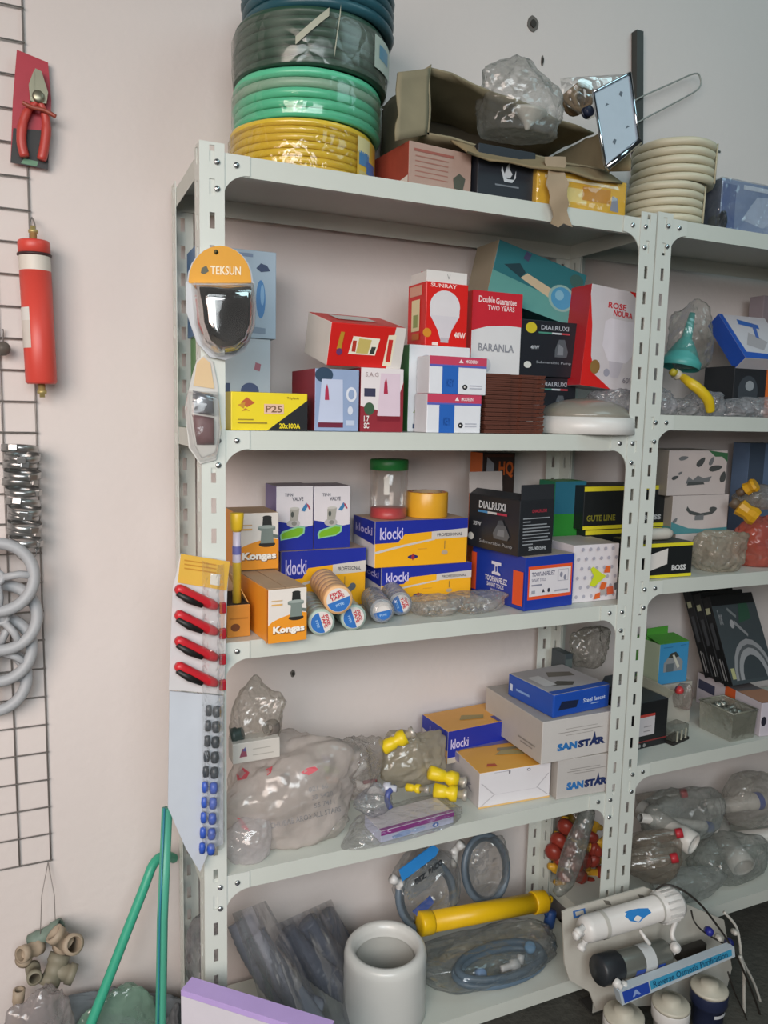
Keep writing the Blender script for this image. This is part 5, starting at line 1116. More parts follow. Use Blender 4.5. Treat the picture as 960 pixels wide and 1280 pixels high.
for px, py, Y, rr_, dv, col, lb in ((298, 918, .10, .016, (.9, -.4, .3), '#3f4a46', 'dark fitting in the dusty bag above the small white box'), (338, 910, .10, .017, (-.6, -.7, .2), '#6a625c', 'brownish ring fitting in the dusty bag near its corner'), (356, 975, .05, .012, (0, -1, .2), '#4a4540', 'dark fitting showing through the carrier bag'), (412, 1050, .10, .018, (.3, -1, .3), '#8a8074', 'beige fitting half under the carrier bag corner')):
    p = PY(px, py, Y); t = MB(); Mx = axisM(p-V(dv).normalized()*rr_*.8, p+V(dv))
    t.lathe([(rr_*.6, 0), (rr_, .001), (rr_, rr_*.6), (rr_*.8, rr_*.7), (rr_*.8, rr_*1.4), (rr_*.55, rr_*1.4), (rr_*.5, rr_*.2)], mat(col, .4), 18, Mx, cap=False); solo(t, 'pipe_fitting', lb, 'pipe fitting')
# knives / rollers pack
o = thing('blister_strip', 'green striped clear strip pack standing right of the carrier bag', 'blister pack', PY(415, 985, .15))
t = MB(); t.prism(PQ([(394, 930), (424, 934), (434, 990), (412, 985)], .15), (0, .004, 0), mat('#a9aaa2', .5)); part(t, 'backing_card', o)
for k, col in enumerate(('#9a98b0', '#8fae5a', '#c98a5a')):
    t = MB(); y = 944+k*13; t.prism(PQ([(401+k*2.5, y), (421+k*2, y+1), (423+k*2, y+9), (404+k*2.5, y+8)], .148), (0, -.004, 0), mat(col, .5)); part(t, 'colored_insert', o)
t = MB(); t.dome(PQ([(392, 928), (408, 928), (426, 932), (432, 960), (437, 994), (420, 992), (408, 988), (400, 958)], .149), (0, -.014, 0), film('#c9d2c8', .12, .12, .5, .4, 30, .3), rings=5, flat=.7); part(t, 'clear_blister', o)
bagat(443, 965, .12, (.052, .05, .062), film('#cfc6c0', .5, .14, .5, .8, 26, .5), 61, 'clear bag of white taps in the middle of the fourth shelf', .34, zmin=z4, peaks=[(-.7, 0, .8, .5, 9), (.8, 0, .7, .45, 9)])
for px, py, Y, q, lb in ((442, 965, .11, .7, 'white tap body inside the clear bag beside the green strip'), (462, 985, .09, -.3, 'white tap body inside the clear bag near the blue tap')):
    p = PY(px, py, Y); p.z = max(p.z, z4+.02); d = V((math.cos(q), -.4, math.sin(q))).normalized(); o = thing('white_tap', lb, 'tap', p)
    t = MB(); a = p-d*.035; t.lathe([(.007, 0), (.009, .002), (.009, .02), (.012, .022), (.012, .045), (.008, .05), (.008, .07), (0, .072)], mat('#cdc7c2', .35), 16, axisM(a, a+d)); part(t, 'tap_spout', o)
    t = MB(); t.box((-.016, -.004, .012), (.016, .004, .019), mat('#7a3a40', .4), Matrix.Translation(p), bev=.002); part(t, 'tap_handle', o)
# yellow taps bag
bagat(515, 950, .17, (.08, .05, .064), film('#c9bfa8', .9, .2, .45, .8, 20, .6), 63, 'dusty beige bag of yellow taps behind the purple box', .3, zmin=z4, peaks=[(-.5, 0, .8, .3, 8), (.8, 0, .8, .25, 8)])
m_yt = mat('#e0c21c', .38, var=.08)
def ytap(px, py, Y, d, lb, L=.06, r=.0165):
    p = PY(px, py, Y); p.z = max(p.z, z4+.014); d = V(d).normalized(); o = thing('yellow_tap', lb, 'tap', p); a = p-d*L/2
    t = MB(); t.lathe([(r*.5, 0), (r, .003), (r*.9, L*.5), (r*.7, L*.6), (r*1.1, L*.75), (r*1.1, L), (0, L)], m_yt, 16, axisM(a, a+d)); part(t, 'tap_handle', o)
    e = a+d*L; t = MB(); t.lathe([(r*.6, 0), (r*.6, .012), (r*.8, .013), (r*.8, .022), (0, .022)], mat('#b9b2a8', .35, metal=.4), 14, axisM(e, e+d)); part(t, 'grey_spout', o)
ytap(492, 928, .12, (1, -.2, .5), 'yellow tap sticking up at the left of the beige bag')
ytap(553, 970, .10, (1, -.3, -.35), 'yellow tap leaning on the white ended box, upper one', .07)
ytap(556, 990, .075, (.9, -.5, -.1), 'yellow tap lying before the white ended box, lower one', .055)
ytap(516, 985, .07, (.5, -.6, .1), 'small yellow green tap tip under the beige bag', .035, .009)
o = thing('blue_tap', 'blue handled tap by the left end of the purple box', 'tap', PY(487, 990, .06))
t = MB(); t.tube(smooth_path([PY(494, 984, .06), PY(486, 990, .05), PY(484, 1000, .045), PY(488, 1010, .04)], 4), .0065, mat('#4a5590', .4), 10); part(t, 'blue_handle', o)
t = MB(); p = PY(480, 984, .07); t.lathe([(.006, 0), (.012, .002), (.012, .014), (.007, .016), (.007, .03), (0, .031)], mat('#b9bac4', .3), 16, axisM(p, p+V((.6, -.7, .1)))); part(t, 'tap_body', o)
bagat(468, 1003, .06, (.04, .03, .03), film('#b7bac6', .3, .12, .5, .8, 30, .4), 66, 'clear bag around the blue handled tap', .3, zmin=z4)
# purple and white box inside clear wrap
A = PZ(476, 1064, z4+.002); B = PZ(566, 1036, z4+.002); A.y = max(A.y, -.012); 
A = V((XZ(476, -.004, z4+.001), -.004, z4+.001)); B = V((XZ(567, .012, z4+.001), .012, z4+.001))
pu = carton('purple_box', 'white box with a purple band in loose wrap, on the shelf lip', 'box', (A, B, A+V((0, 0, ZAT(1040, A)-z4))), .075, {'*': mat('#b9bcd2', .45, var=.08), 'T': mat('#d8d2d6', .5)},
    [('p', 'F', mat('#86207c', .42), [(0, .6), (1, .6), (1, .99), (0, .99)]), ('e', 'F', mat('#3a6ab8', .4), .74, .3, .045, .2), ('p', 'F', mat('#e2e4ee', .4), [(.72, .2), (.74, .4), (.76, .36), (.75, .2)]), ('e', 'F', mat('#8fa4cc', .4, var=.2), .3, .3, .1, .24), ('e', 'F', mat('#9fb0d0', .4, var=.2), .5, .34, .1, .2), ('p', 'F', mat('#7f94bc', .4), [(.16, .1), (.3, .16), (.24, .4), (.14, .36)]), ('p', 'T', mat('#8f3f8a', .42), [(0, 0), (1, 0), (1, .12), (0, .12)])])
A_, u, y, v, w_, d_, h_ = INFO[pu.name]; Mc = cmat(pu)
t = MB(); blob(t, (w_*.45, d_*.5, h_*.52), (w_*.66, d_*.66, h_*.78), film('#e6e6ea', .04, .08, .3, .9, 30, .12), 68, .16, box=2.2, base=-.64, peaks=[(-1, -.3, -.5, .35, 8)]); t.v = [tuple(Mc @ V(q)) for q in t.v]; part(t, 'clear_wrap', pu)

# ================================================================== BOTTOM SHELF, LEFT RACK
z5 = Z5+.0005
m_hg = mat('#5d6370', .4, var=.15); m_hl = mat('#878a94', .4, var=.12)
# two sleeves of grey corrugated hose
def corr(pts, r, m, lb, n=5):
    pp = smooth_path(pts, n); N = len(pp); rs = [r*(1+.09*math.sin(i*2.2)) for i in range(N)]
    t = MB(); t.tube(pp, rs, m, 14); return t
hoses = [([(300, 1150, .22), (318, 1190, .18), (352, 1240, .13), (396, 1330, .10)], .030, 'grey corrugated drain hose nearest the left post in the sleeve'),
         ([(318, 1168, .16), (340, 1205, .12), (372, 1250, .08), (400, 1330, .05)], .026, 'grey corrugated drain hose lying over the left one in the sleeve'),
         ([(356, 1168, .22), (392, 1208, .19), (424, 1262, .16), (440, 1330, .13)], .029, 'dark grey corrugated drain hose in the middle of the bundle'),
         ([(384, 1152, .25), (418, 1196, .225), (444, 1252, .20), (458, 1330, .18)], .026, 'dark grey corrugated drain hose second from the white film roll'),
         ([(408, 1142, .27), (440, 1190, .255), (462, 1248, .235), (472, 1330, .22)], .022, 'dark grey corrugated drain hose nearest the white film roll')]
for pts, r, lb in hoses:
    P = [PY(a, b, c) for a, b, c in pts]
    for p in P: p.z = max(p.z, z5+r*1.1)
    o = thing('drain_hose', lb, 'hose', P[-1]); pp = smooth_path(P, 16)
    t = MB(); t.tube(pp, [r*(1+.035*math.sin(i*2.2)) for i in range(len(pp))], m_hg if 'dark' in lb else m_hl, 14); part(t, 'corrugated_tube', o)
def draped(a0, a1, b0, b1, Ya, Yb, bulge, m, lb, n=16):
    t = MB(); vs = []
    for j in range(n+1):
        f = j/n
        for i in range(n+1):
            g_ = i/n
            x = (a0[0]*(1-g_)+a1[0]*g_)*(1-f)+(b0[0]*(1-g_)+b1[0]*g_)*f+8*math.sin(f*3.1); y = (a0[1]*(1-g_)+a1[1]*g_)*(1-f)+(b0[1]*(1-g_)+b1[1]*g_)*f
            p = PY(x, y, Ya*(1-f)+Yb*f+(.05*g_)-bulge*math.sin(math.pi*g_)+.016*abs(noise.noise(V((g_*7, f*1.2, a0[0]))))*2-.01)
            p.z = max(p.z, z5+.002); vs.append(p)
    t.add(vs, [(j*(n+1)+i, j*(n+1)+i+1, j*(n+1)+n+2+i, j*(n+1)+n+1+i) for j in range(n) for i in range(n)], m, True)
    return solo(t, 'plastic_sleeve', lb, 'plastic sleeve')
draped((290, 1142), (332, 1126), (335, 1330), (425, 1330), .13, .02, .06, film('#bdbbc2', .5, .2, .4, .7, 16, .6), 'light grey dusty plastic sleeve over the left corrugated hoses')
draped((344, 1156), (414, 1124), (410, 1330), (482, 1330), .18, .08, .06, film('#858894', .4, .2, .4, .7, 14, .6), 'dark grey plastic sleeve over the right corrugated hoses')
bagat(255, 1190, .16, (.035, .07, .075), film('#8d8d96', .45, .2, .5, .8, 20, .5), 71, 'grey dusty bag poking out behind the rack post foot', .25, zmin=z5)
# white film roll
Yr = .085; c = V((XZ(481, Yr, .2), Yr, z5)); R = XZ(533, Yr-.02, .25)-c.x; ztop = PY(481, 1180, Yr).z; h = ztop-z5
o = thing('film_roll', 'thick white translucent film roll standing on the bottom shelf', 'film roll', c); Mt = Matrix.Translation(c)
mw = mat('#d3d2cd', .35, var=.03, coat=.2)
t = MB(); pr = [(R*.72, .0), (R*.95, 0), (R, .006)]+[(R*(1-.012*(k % 2)), .006+(h-.03)*k/8) for k in range(1, 9)]+[(R*.97, h-.01), (R*.88, h), (R*.78, h-.004), (R*.72, h-.02), (R*.70, 0)]
t.lathe(pr, mw, 44, Mt, cap=False); part(t, 'wound_film', o)
t = MB(); t.lathe([(R*.69, .001), (R*.69, h-.03)], mat('#b5b4ae', .5), 36, Mt, cap=False); part(t, 'inner_core', o)
# yellow pump cylinder
a = PY(524, 1155, .155); b_ = PY(681, 1126, .155); d = (b_-a).normalized(); L = (b_-a).length; Mx = axisM(a, b_); r = .0245
my = mat('#e2b50f', .38, var=.06)
o = thing('hand_pump', 'yellow pump cylinder with a blue end lying across the hose bags', 'pump', a)
t = MB(); t.lathe([(r, .03), (r, L-.03)], my, 30, Mx); part(t, 'cylinder_tube', o)
for z0, z1 in ((0, .034), (L-.04, L)):
    t = MB(); t.lathe([(r*.6, z0), (r*1.12, z0+.001), (r*1.16, z0+.004), (r*1.16, z1-.004), (r*1.06, z1), (r*.6, z1)], my, 30, Mx); part(t, 'end_collar', o)
t = MB(); e = b_+d*.014; t.tube([e+V((.0085*math.cos(k*math.pi/10), 0, .0085*math.sin(k*math.pi/10))) for k in range(20)], .0035, my, 8, True); t.tube([b_, e-d*.008], .006, my, 8); part(t, 'hanging_eye', o)
t = MB(); e = PY(686, 1148, .15); t.lathe([(0, 0), (.013, .001), (.0145, .006), (.0145, .042), (.012, .046), (0, .046)], mat('#264a86', .45), 18, axisM(e-V((0, 0, .024)), e+V((.02, 0, .1)))); t.tube([b_-d*.01, e], .008, mat('#264a86', .45), 8); part(t, 'blue_end_block', o)
# grey washing machine hoses in printed bags
m_gh = mat('#5f6c78', .4, var=.08); m_wh = mat('#d5d4d2', .35)
def hosering(cx, cy, rx, ry, Y, lb, tail, r=.0085, tilt=.35):
    o = thing('washing_hose', lb, 'hose', PY(cx, cy+ry, Y)); t = MB()
    for k in range(3):
        pp = []
        for i in range(36):
            q = 2*math.pi*i/36; p = PY(cx+rx*math.cos(q)*(1-.04*k), cy-ry*math.sin(q)*(1-.04*k), Y+.012*(k-1)+.025*math.sin(q)); p.z = max(p.z, z5+r); pp.append(p)
        t.tube(pp, r, m_gh, 10, True)
    part(t, 'coiled_hose', o)
    P = [PY(*q) for q in tail]; d0 = (P[1]-P[0]).normalized()
    t = MB(); t.lathe([(.011, 0), (.011, .016), (.0085, .017), (.0085, .03), (.010, .031), (.010, .036), (0, .036)], m_wh, 18, axisM(P[0], P[1])); t.tube(smooth_path(P, 4), .0082, m_wh, 10); part(t, 'white_elbow', o)
    return o
hosering(533, 1120, 35, 44, .21, 'grey washing hose coil on the left under the blue header', [(489, 1098, .2), (497, 1102, .2), (500, 1116, .205)])
hosering(607, 1086, 27, 42, .24, 'grey washing hose coil on the right by the rear post', [(578, 1054, .2), (570, 1062, .21), (567, 1082, .22)])
o = thing('hose_pack_header', 'bright blue folded header of the clear hose bag with dark print', 'bag header', PY(525, 1100, .17))
t = MB(); t.prism(PQ([(499, 1088), (542, 1056), (549, 1062), (545, 1070), (503, 1102)], .17), (0, .003, 0), mat('#2f86cf', .4, var=.1)); part(t, 'header_card', o)
t = MB(); t.prism(PQ([(503, 1103), (546, 1071), (556, 1092), (512, 1128)], .173), (0, .001, 0), film('#a9b2b8', .45, .15, .3, .6, 30, .3)); O = PY(520, 1106, .171)
t.text('BIZ', mat('#2a2e33', .5), O, PY(534, 1096, .171)-O, PY(518, 1100, .171)-O, bold=.05); O = PY(537, 1094, .171); t.text('PACO', mat('#2a2e33', .5), O, PY(554, 1080, .171)-O, PY(535, 1087, .171)-O, bold=.05); part(t, 'printed_film', o)
t = MB(); t.prism(PQ([(516, 1140), (538, 1120), (543, 1128), (524, 1148)], .17), (0, .003, 0), mat('#2a56b0', .4)); part(t, 'lower_card', o)
fh = film('#c4ccd0', .1, .08, .5, .9, 24, .4)
bagat(533, 1108, .21, (.085, .045, .085), fh, 81, 'clear shiny bag around the left grey washing hose', .2, zmin=z5, box=1.3)
bagat(607, 1086, .24, (.06, .035, .08), film('#c4ccd0', .08, .08, .5, .9, 24, .4), 82, 'clear shiny bag around the right grey washing hose', .2, zmin=z5, box=1.3)
# bag with hose lying in front
o = thing('washing_hose', 'grey blue hose coil lying flat in the front bag', 'hose', (0, 0, 0)); c = PZ(612, 1190, z5+.012); c.y = .10; o.location = (c.x, c.y, z5)
t = MB()
for k in range(3): t.tube([(c.x+(.125-.008*k)*math.cos(i*math.pi/20), c.y+(.062-.006*k)*math.sin(i*math.pi/20), z5+.01+.013*(k % 2)+.002) for i in range(40)], .0085, mat('#5a6e80', .4), 10, True)
part(t, 'coiled_hose', o)
p = PZ(650, 1204, z5+.03); t = MB(); t.lathe([(.007, 0)]+[(.0075+.001*(k % 2), .003*k+.002) for k in range(9)]+[(.0125, .03), (.0135, .036), (.0135, .048), (0, .05)], m_wh, 16, axisM(p-V((.055, .0, -.0)), p+V((0, 0, .001)))); t.tube([p, p+V((.006, .006, .018))], .009, m_wh, 10); part(t, 'white_elbow', o)
p = PZ(597, 1218, z5+.012); t = MB(); t.lathe([(.006, 0), (.014, .001), (.014, .02), (.009, .022), (0, .022)], mat('#7fa0cc', .4), 12, axisM(p, p+V((.2, -.8, .5)))); part(t, 'blue_nut', o)
p = PZ(662, 1186, z5+.02); t = MB(); t.lathe([(.006, 0), (.014, .001), (.014, .02), (.009, .022), (0, .022)], mat('#6fa4d0', .4), 12, axisM(p, p+V((-.3, -.5, .7)))); part(t, 'blue_nut', o)
bagat(615, 1192, .105, (.17, .08, .04), film('#8f979a', .22, .12, .5, .9, 20, .5), 84, 'flat clear bag with the hose on the front of bottom shelf', .22, zmin=z5, box=1.5)
# red and yellow valves in bags by the right post
bagat(716, 1062, .24, (.04, .035, .10), film('#a9a29c', .12, .12, .5, .9, 22, .3), 86, 'tall clear bag of red and yellow valves by the right post', .2, zmin=z5, box=1.2)
random.seed(4); k = 0
for (px, py) in [(709, 1030), (722, 1044), (700, 1048), (712, 1062), (735, 1058), (698, 1078), (742, 1074), (726, 1090), (745, 1092), (704, 1098), (736, 1106), (740, 1040), (716, 1080), (748, 1058), (694, 1062), (722, 1112), (730, 1072)]:
    p = PY(px, py, .225+.02*random.random()); d = V((random.uniform(-1, 1), random.uniform(-.8, 0), random.uniform(-.5, 1))).normalized()
    o = thing('ball_valve', 'small red capped yellow valve heaped in the clear bag by the right post', 'valve', p, 'valves in the clear bag by the post'); k += 1
    t = MB(); t.lathe([(0, 0), (.021, .002), (.024, .011), (.021, .022), (.011, .028), (0, .029)], mat('#94382c', .35, var=.15), 16, axisM(p, p+d)); part(t, 'red_cap', o)
    t = MB(); t.lathe([(.009, -.03), (.012, -.028), (.012, 0), (.016, .001)], mat('#d8a634', .38), 14, axisM(p, p+d)); t.tube([p-d*.016+V((-.024, 0, .008)), p-d*.016+V((.024, 0, -.008))], .0085, mat('#d8a634', .38), 10); part(t, 'yellow_body', o)
b = MB(); P = [PY(738, 1010, .10), PY(726, 1040, .09), PY(714, 1075, .085), PY(704, 1105, .08), PY(694, 1118, .08)]
b.tube(smooth_path(P, 5), [.012, .016, .019, .022, .023, .024, .026, .027, .028, .028, .028, .027, .026, .025, .024, .022, .018, .016, .014, .012, .009], film('#8f9894', .5, .2, .4, .9, 30, .6), 12); solo(b, 'plastic_bag', 'long twisted grey plastic bag in front of the red valves', 'plastic bag')

p = PZ(471, 1276, z5+.002); p.y = min(p.y, .03); t = MB(); t.lathe([(0, 0), (.008, .001), (.009, .03), (.0085, .05), (.006, .056), (0, .057)], mat('#7a5a48', .7, var=.15), 14, axisM(V((p.x, .012, z5)), V((p.x+.004, .012, z5+1))))
solo(t, 'wooden_plug', 'small brown wooden plug standing at the foot of the white film roll', 'plug')
# lilac topped flat box in front of the rack
A = PY(240, 1221, -.05); B = PY(420, 1276, -.05)
zt = A.z; B = PZ(418, 1276, zt); u = (B-A); L = u.length; u.normalize(); n = V((-u.y, u.x, 0))
if n.y > 0: n = -n
o = thing('foam_box', 'flat white box with lilac lid standing in front of the rack', 'box', ((A+B)/2-V((0, 0, zt))))
th = .035
def pr_(za, zb, m, nm, g=0):
    q = [A-u*g-n*(-g) if False else A, B, B+n*th, A+n*th]; t = MB()
    t.prism([V((p.x, p.y, za)) for p in q], (0, 0, zb-za), m); part(t, nm, o)
pr_(0, zt-.012, mat('#cfcbd4', .5), 'white_body'); pr_(zt-.0115, zt, mat('#b79fd8', .45), 'lilac_lid')

# ================================================================== WATER PURIFIER STANDING BEFORE THE RACKS
Yg = -.06
m_pl = mat('#c2beb4', .45, var=.06); m_wp = mat('#d6d3cf', .35, var=.03)
ro = thing('water_purifier', 'wall type water purifier with white housings standing before the racks', 'water purifier', (1.0, -.12, 0))
t = MB()
def rect_round(pts, Y, off, m): t.prism(PQ(pts, Y), off, m)
rect_round([(703, 1140), (712, 1136), (806, 1109), (814, 1112), (905, 1150), (915, 1210), (905, 1250), (745, 1262), (737, 1240), (712, 1225), (706, 1205)], Yg, (0, .004, 0), m_pl)
part(t, 'bracket_plate', ro)
t = MB(); t.prism(PQ([(716, 1139), (731, 1135), (732, 1144), (717, 1148)], Yg), (0, -.0012, 0), mat('#3f6fb0', .4)); t.prism(PQ([(719, 1140), (729, 1137.5), (730, 1142), (720, 1145)], Yg-.0012), (0, -.0005, 0), m_pl)
for px, py in ((760, 1138), (765, 1140), (757, 1127), (800, 1120)): t.prism(PQ([(px-3, py-2), (px+4, py-1), (px+7, py+4), (px, py+3)], Yg), (0, -.0015, 0), mat('#6f6a62', .5))
part(t, 'bracket_sticker', ro, 'small blue framed sticker')
# membrane housing
a = PY(727, 1163, Yg-.05); b_ = PY(846, 1128, Yg-.05); L = (b_-a).length; Mx = axisM(a, b_); r = .029
t = MB(); t.lathe([(0, 0), (r*.8, .003), (r*.98, .012), (r, .02), (r, L*.78), (r*1.22, L*.8), (r*1.22, L*.97), (r*1.1, L), (0, L)], m_wp, 32, Mx); hs = part(t, 'membrane_housing', ro)
t = MB()
for k in range(16):
    q = k*math.pi/8; t.box((-.002, -.002, L*.81), (.002, .002, L*.96), m_wp, Mx @ Matrix.Translation((r*1.22*math.cos(q), r*1.22*math.sin(q), 0)))
part(t, 'cap_ribs', hs)
t = MB()
ha = PY(802, 1138, Yg-.05)
pts = [(789, 1128), (797, 1123), (806, 1125), (816, 1131), (817, 1141), (808, 1147), (800, 1154), (790, 1152), (786, 1143), (790, 1136)]
vs = []
for px, py in pts:       # wrap the sticker onto the cylinder
    P = PY(px, py, Yg-.082); l = Mx.inverted() @ P; q = math.atan2(l.y, l.x); vs.append(Mx @ V((r*1.02*math.cos(q), r*1.02*math.sin(q), l.z)))
cc = sum(vs, V())/len(vs); l = Mx.inverted() @ cc; q = math.atan2(l.y, l.x); cc = Mx @ V((r*1.03*math.cos(q), r*1.03*math.sin(q), l.z))
t.add([cc]+vs, [(0, 1+i, 1+(i+1) % len(vs)) for i in range(len(vs))], mat('#2f7fc4', .4), False); part(t, 'blue_sticker', hs, 'torn bright blue sticker')
for (x0, y0, x1, y1) in ((728, 1166, 716, 1171), (732, 1176, 724, 1188), (730, 1158, 722, 1166)):
    p0 = PY(x0, y0, Yg-.055); p1 = PY(x1, y1, Yg-.055); t = MB(); t.lathe([(.007, 0), (.007, .012), (.010, .013), (.010, .022), (.006, .024), (0, .024)], m_wp, 14, axisM(p0, p1)); part(t, 'hose_nipple', hs)
for px in (752, 822):
    t = MB(); py = 1156-(px-727)*.295; c = PY(px, py, Yg-.05); l = (Mx.inverted() @ c).z
    t.lathe([(r*1.05, l-.005), (r*1.05, l+.005)], mat('#b9b6ae', .4), 28, Mx, cap=False); part(t, 'clip', hs)
# pump motor
a = PY(746, 1214, Yg-.07); b_ = PY(832, 1190, Yg-.07); L = (b_-a).length; Mx = axisM(a, b_); r = .033
t = MB(); t.lathe([(0, 0), (r*.9, .002), (r, .008), (r, L*.28), (r*.9, L*.3)], mat('#25282c', .45), 28, Mx); pm = part(t, 'pump_head', ro, 'black pump head')
t = MB(); t.lathe([(r*.86, L*.28), (r*.9, L*.3), (r*.9, L*.97), (r*.8, L), (0, L)], mat('#7f817a', .35, metal=.5), 28, Mx); part(t, 'motor_body', ro, 'grey metal motor')
t = MB(); t.lathe([(r*.92, L*.58), (r*.92, L*.74)], mat('#bfc2c2', .3), 28, Mx, cap=False); part(t, 'steel_band', ro)
for z0, z1 in ((.44, .57), (.76, .86)):
    t = MB(); vs = []
    for k in range(8):
        q = math.radians(180+k*14) if True else 0
        for z in (z0, z1): vs.append((r*.925*math.cos(q), r*.925*math.sin(q), L*z))
    t.add(vs, [(2*i, 2*i+2, 2*i+3, 2*i+1) for i in range(7)], mat('#2f50a8', .4), True, Mx); part(t, 'blue_label', ro)
for px, py, dx in ((768, 1226, (.3, -.8, -.3)), (776, 1230, (.6, -.6, -.2))):
    p = PY(px, py, Yg-.105); t = MB(); t.lathe([(.006, 0), (.010, .001), (.010, .012), (.006, .013), (.006, .02), (0, .021)], m_wp, 12, axisM(p, p+V(dx))); part(t, 'white_port', ro)
# label bar
Yb2 = Yg-.125
t = MB(); P = PQ([(774, 1240), (918, 1184), (919, 1196), (778, 1257)], Yb2)
t.prism(P, (0, .02, 0), mat('#b9c4cc', .4)); bar = part(t, 'label_bar', ro)
t = MB(); N_ = V((0, -.0008, 0)); lerp4 = lambda a, b: P[0].lerp(P[1], a).lerp(P[3].lerp(P[2], a), b)+N_
t.poly([lerp4(.02, .06), lerp4(.235, .06), lerp4(.235, .9), lerp4(.02, .9)], mat('#2748a6', .4)); t.poly([lerp4(.245, .06), lerp4(.97, .06), lerp4(.97, .72), lerp4(.245, .72)], mat('#3f9cc4', .4, var=.08))
N_ = V((0, -.0014, 0)); O = lerp4(.27, .66); t.text('Reverse Osmosis Purification', mat('#1d4a6a', .4), O, lerp4(.93, .66)-O, lerp4(.27, .16)-O, bold=.01)
O = lerp4(.09, .7); t.text('A', mat('#8fa6d8', .4), O, lerp4(.16, .7)-O, lerp4(.09, .25)-O, bold=.06); part(t, 'printed_label', bar, 'blue label with lettering')
# filter housings
for px, py, R, col, lb in ((780, 1266, .044, m_wp, 'white filter housing'), (839, 1252, .042, m_wp, 'white filter housing'), (887, 1232, .042, mat('#232a44', .35, var=.1), 'dark navy filter housing')):
    c = PY(px, py, Yg-.085); M_ = Matrix.Translation((c.x, c.y, 0)); zt = c.z
    dark = 'navy' in lb
    t = MB(); t.lathe([(0, .004), (R*.7, .004), (R*.84, .02), (R*.9, zt-.045), (R*1.0, zt-.042), (R*1.04, zt-.036), (R*1.04, zt-.012), (R, zt-.008)], col, 36, M_); h = part(t, 'filter_housing', ro, lb)
    t = MB(); t.lathe([(R*1.02, zt-.010), (R*1.04, zt-.004), (R*.96, zt-.001), (R*.5, zt+.002), (R*.48, zt+.010), (0, zt+.010)], mat('#bdb8a8', .4, var=.08), 30, M_); part(t, 'housing_head', h)
    if dark:
        t = MB(); ring_patch(t, c, R*.93, .06, zt-.05, -115, -60, mat('#c2c4c8', .45), 8); ring_patch(t, c, R*.935, zt-.085, zt-.078, -98, -82, mat('#6a7aa0', .45), 4); part(t, 'white_label', h)
# fittings, wires and tubes
def wire(pts, r, m, nm):
    t = MB(); t.tube(smooth_path([PY(*q) for q in pts], 6), r, m, 8); part(t, nm, ro)
m_cb = mat('#2a2622', .5); m_wt2 = mat('#bdbab2', .4)
wire([(820, 1112, Yg-.03), (832, 1106, Yg-.05), (852, 1112, Yg-.07), (875, 1130, Yg-.09), (895, 1155, Yg-.1), (912, 1180, Yg-.11), (930, 1215, Yg-.11), (948, 1262, Yg-.1), (965, 1320, Yg-.1)], .0026, m_cb, 'black_cable')
wire([(864, 1138, Yg-.06), (868, 1152, Yg-.08), (880, 1165, Yg-.09), (905, 1180, Yg-.1)], .002, m_cb, 'black_cable')
wire([(905, 1140, Yg-.06), (920, 1158, Yg-.07), (925, 1180, Yg-.08), (928, 1200, Yg-.08), (945, 1235, Yg-.07), (958, 1285, Yg-.06), (960, 1340, Yg-.05)], .0034, m_wt2, 'white_tube')
wire([(925, 1195, Yg-.09), (930, 1215, Yg-.09), (930, 1250, Yg-.08), (932, 1330, Yg-.07)], .0042, m_wt2, 'white_tube')
wire([(910, 1215, Yg-.1), (918, 1240, Yg-.1), (935, 1280, Yg-.1), (945, 1340, Yg-.1)], .002, m_cb, 'black_cable')
wire([(845, 1150, Yg-.05), (840, 1168, Yg-.06), (846, 1185, Yg-.075), (840, 1192, Yg-.08)], .006, m_wp, 'white_tube')
wire([(800, 1163, Yg-.06), (806, 1172, Yg-.075), (812, 1180, Yg-.08)], .0045, m_wp, 'white_tube')
for px, py, m, R in ((844, 1184, m_wp, .012), (886, 1164, mat('#2b2f8a', .4), .010), (911, 1178, mat('#232a6a', .4), .010), (898, 1172, m_wt2, .008), (918, 1165, m_wt2, .007)):
    p = PY(px, py, Yg-.09); t = MB(); t.lathe([(R*.6, -.012), (R, -.01), (R, .008), (R*.7, .01), (R*.7, .016), (0, .016)], m, 14, axisM(p, p+V((-.5, -.7, .4)))); part(t, 'push_fitting', ro)
t = MB(); t.box((.0, .0, .0), (.085, .02, .03), m_cb, Matrix.Translation(PY(850, 1205, Yg-.06)), bev=.003); part(t, 'solenoid_block', ro)

# ================================================================== RIGHT RACK, SECOND SHELF
r2, r3, r4, r5 = RZ2+.0005, RZ3+.0005, RZ4+.0005, RZ5+.0005
gx = carton('tall_box', 'dull grey pink box standing far back behind the blue white box', 'box', upright(943, .24, 1010, .24, r2, 369), .05, mat('#8d8288', .5, var=.08), [('r', 'F', mat('#a39aa0', .5), .1, .5, .9, .56), ('r', 'F', mat('#77707a', .5), .1, .3, .9, .34)])
ogb = carton('orange_box', 'dark and orange box under the tilted blue white box', 'box', upright(914, .10, 1000, .10, r2, 457), .1, {'*': mat('#26282c', .45, var=.15)}, [('r', 'F', mat('#d2682a', .45), .45, 0, 1, 1), ('e', 'F', mat('#3d4248', .4), .2, .5, .14, .32), ('e', 'F', mat('#8f9498', .3), .22, .62, .06, .1)])
def leanback(pa, Y, pt, width):      # a box leaning backwards: bottom-left pa at depth Y, top-left seen at pt
    A = PY(pa[0], pa[1], Y); d = ray(*pt); T = CAM+d*((A.x-CAM.x)/d.x)
    return A, A+V((width, 0, 0)), T
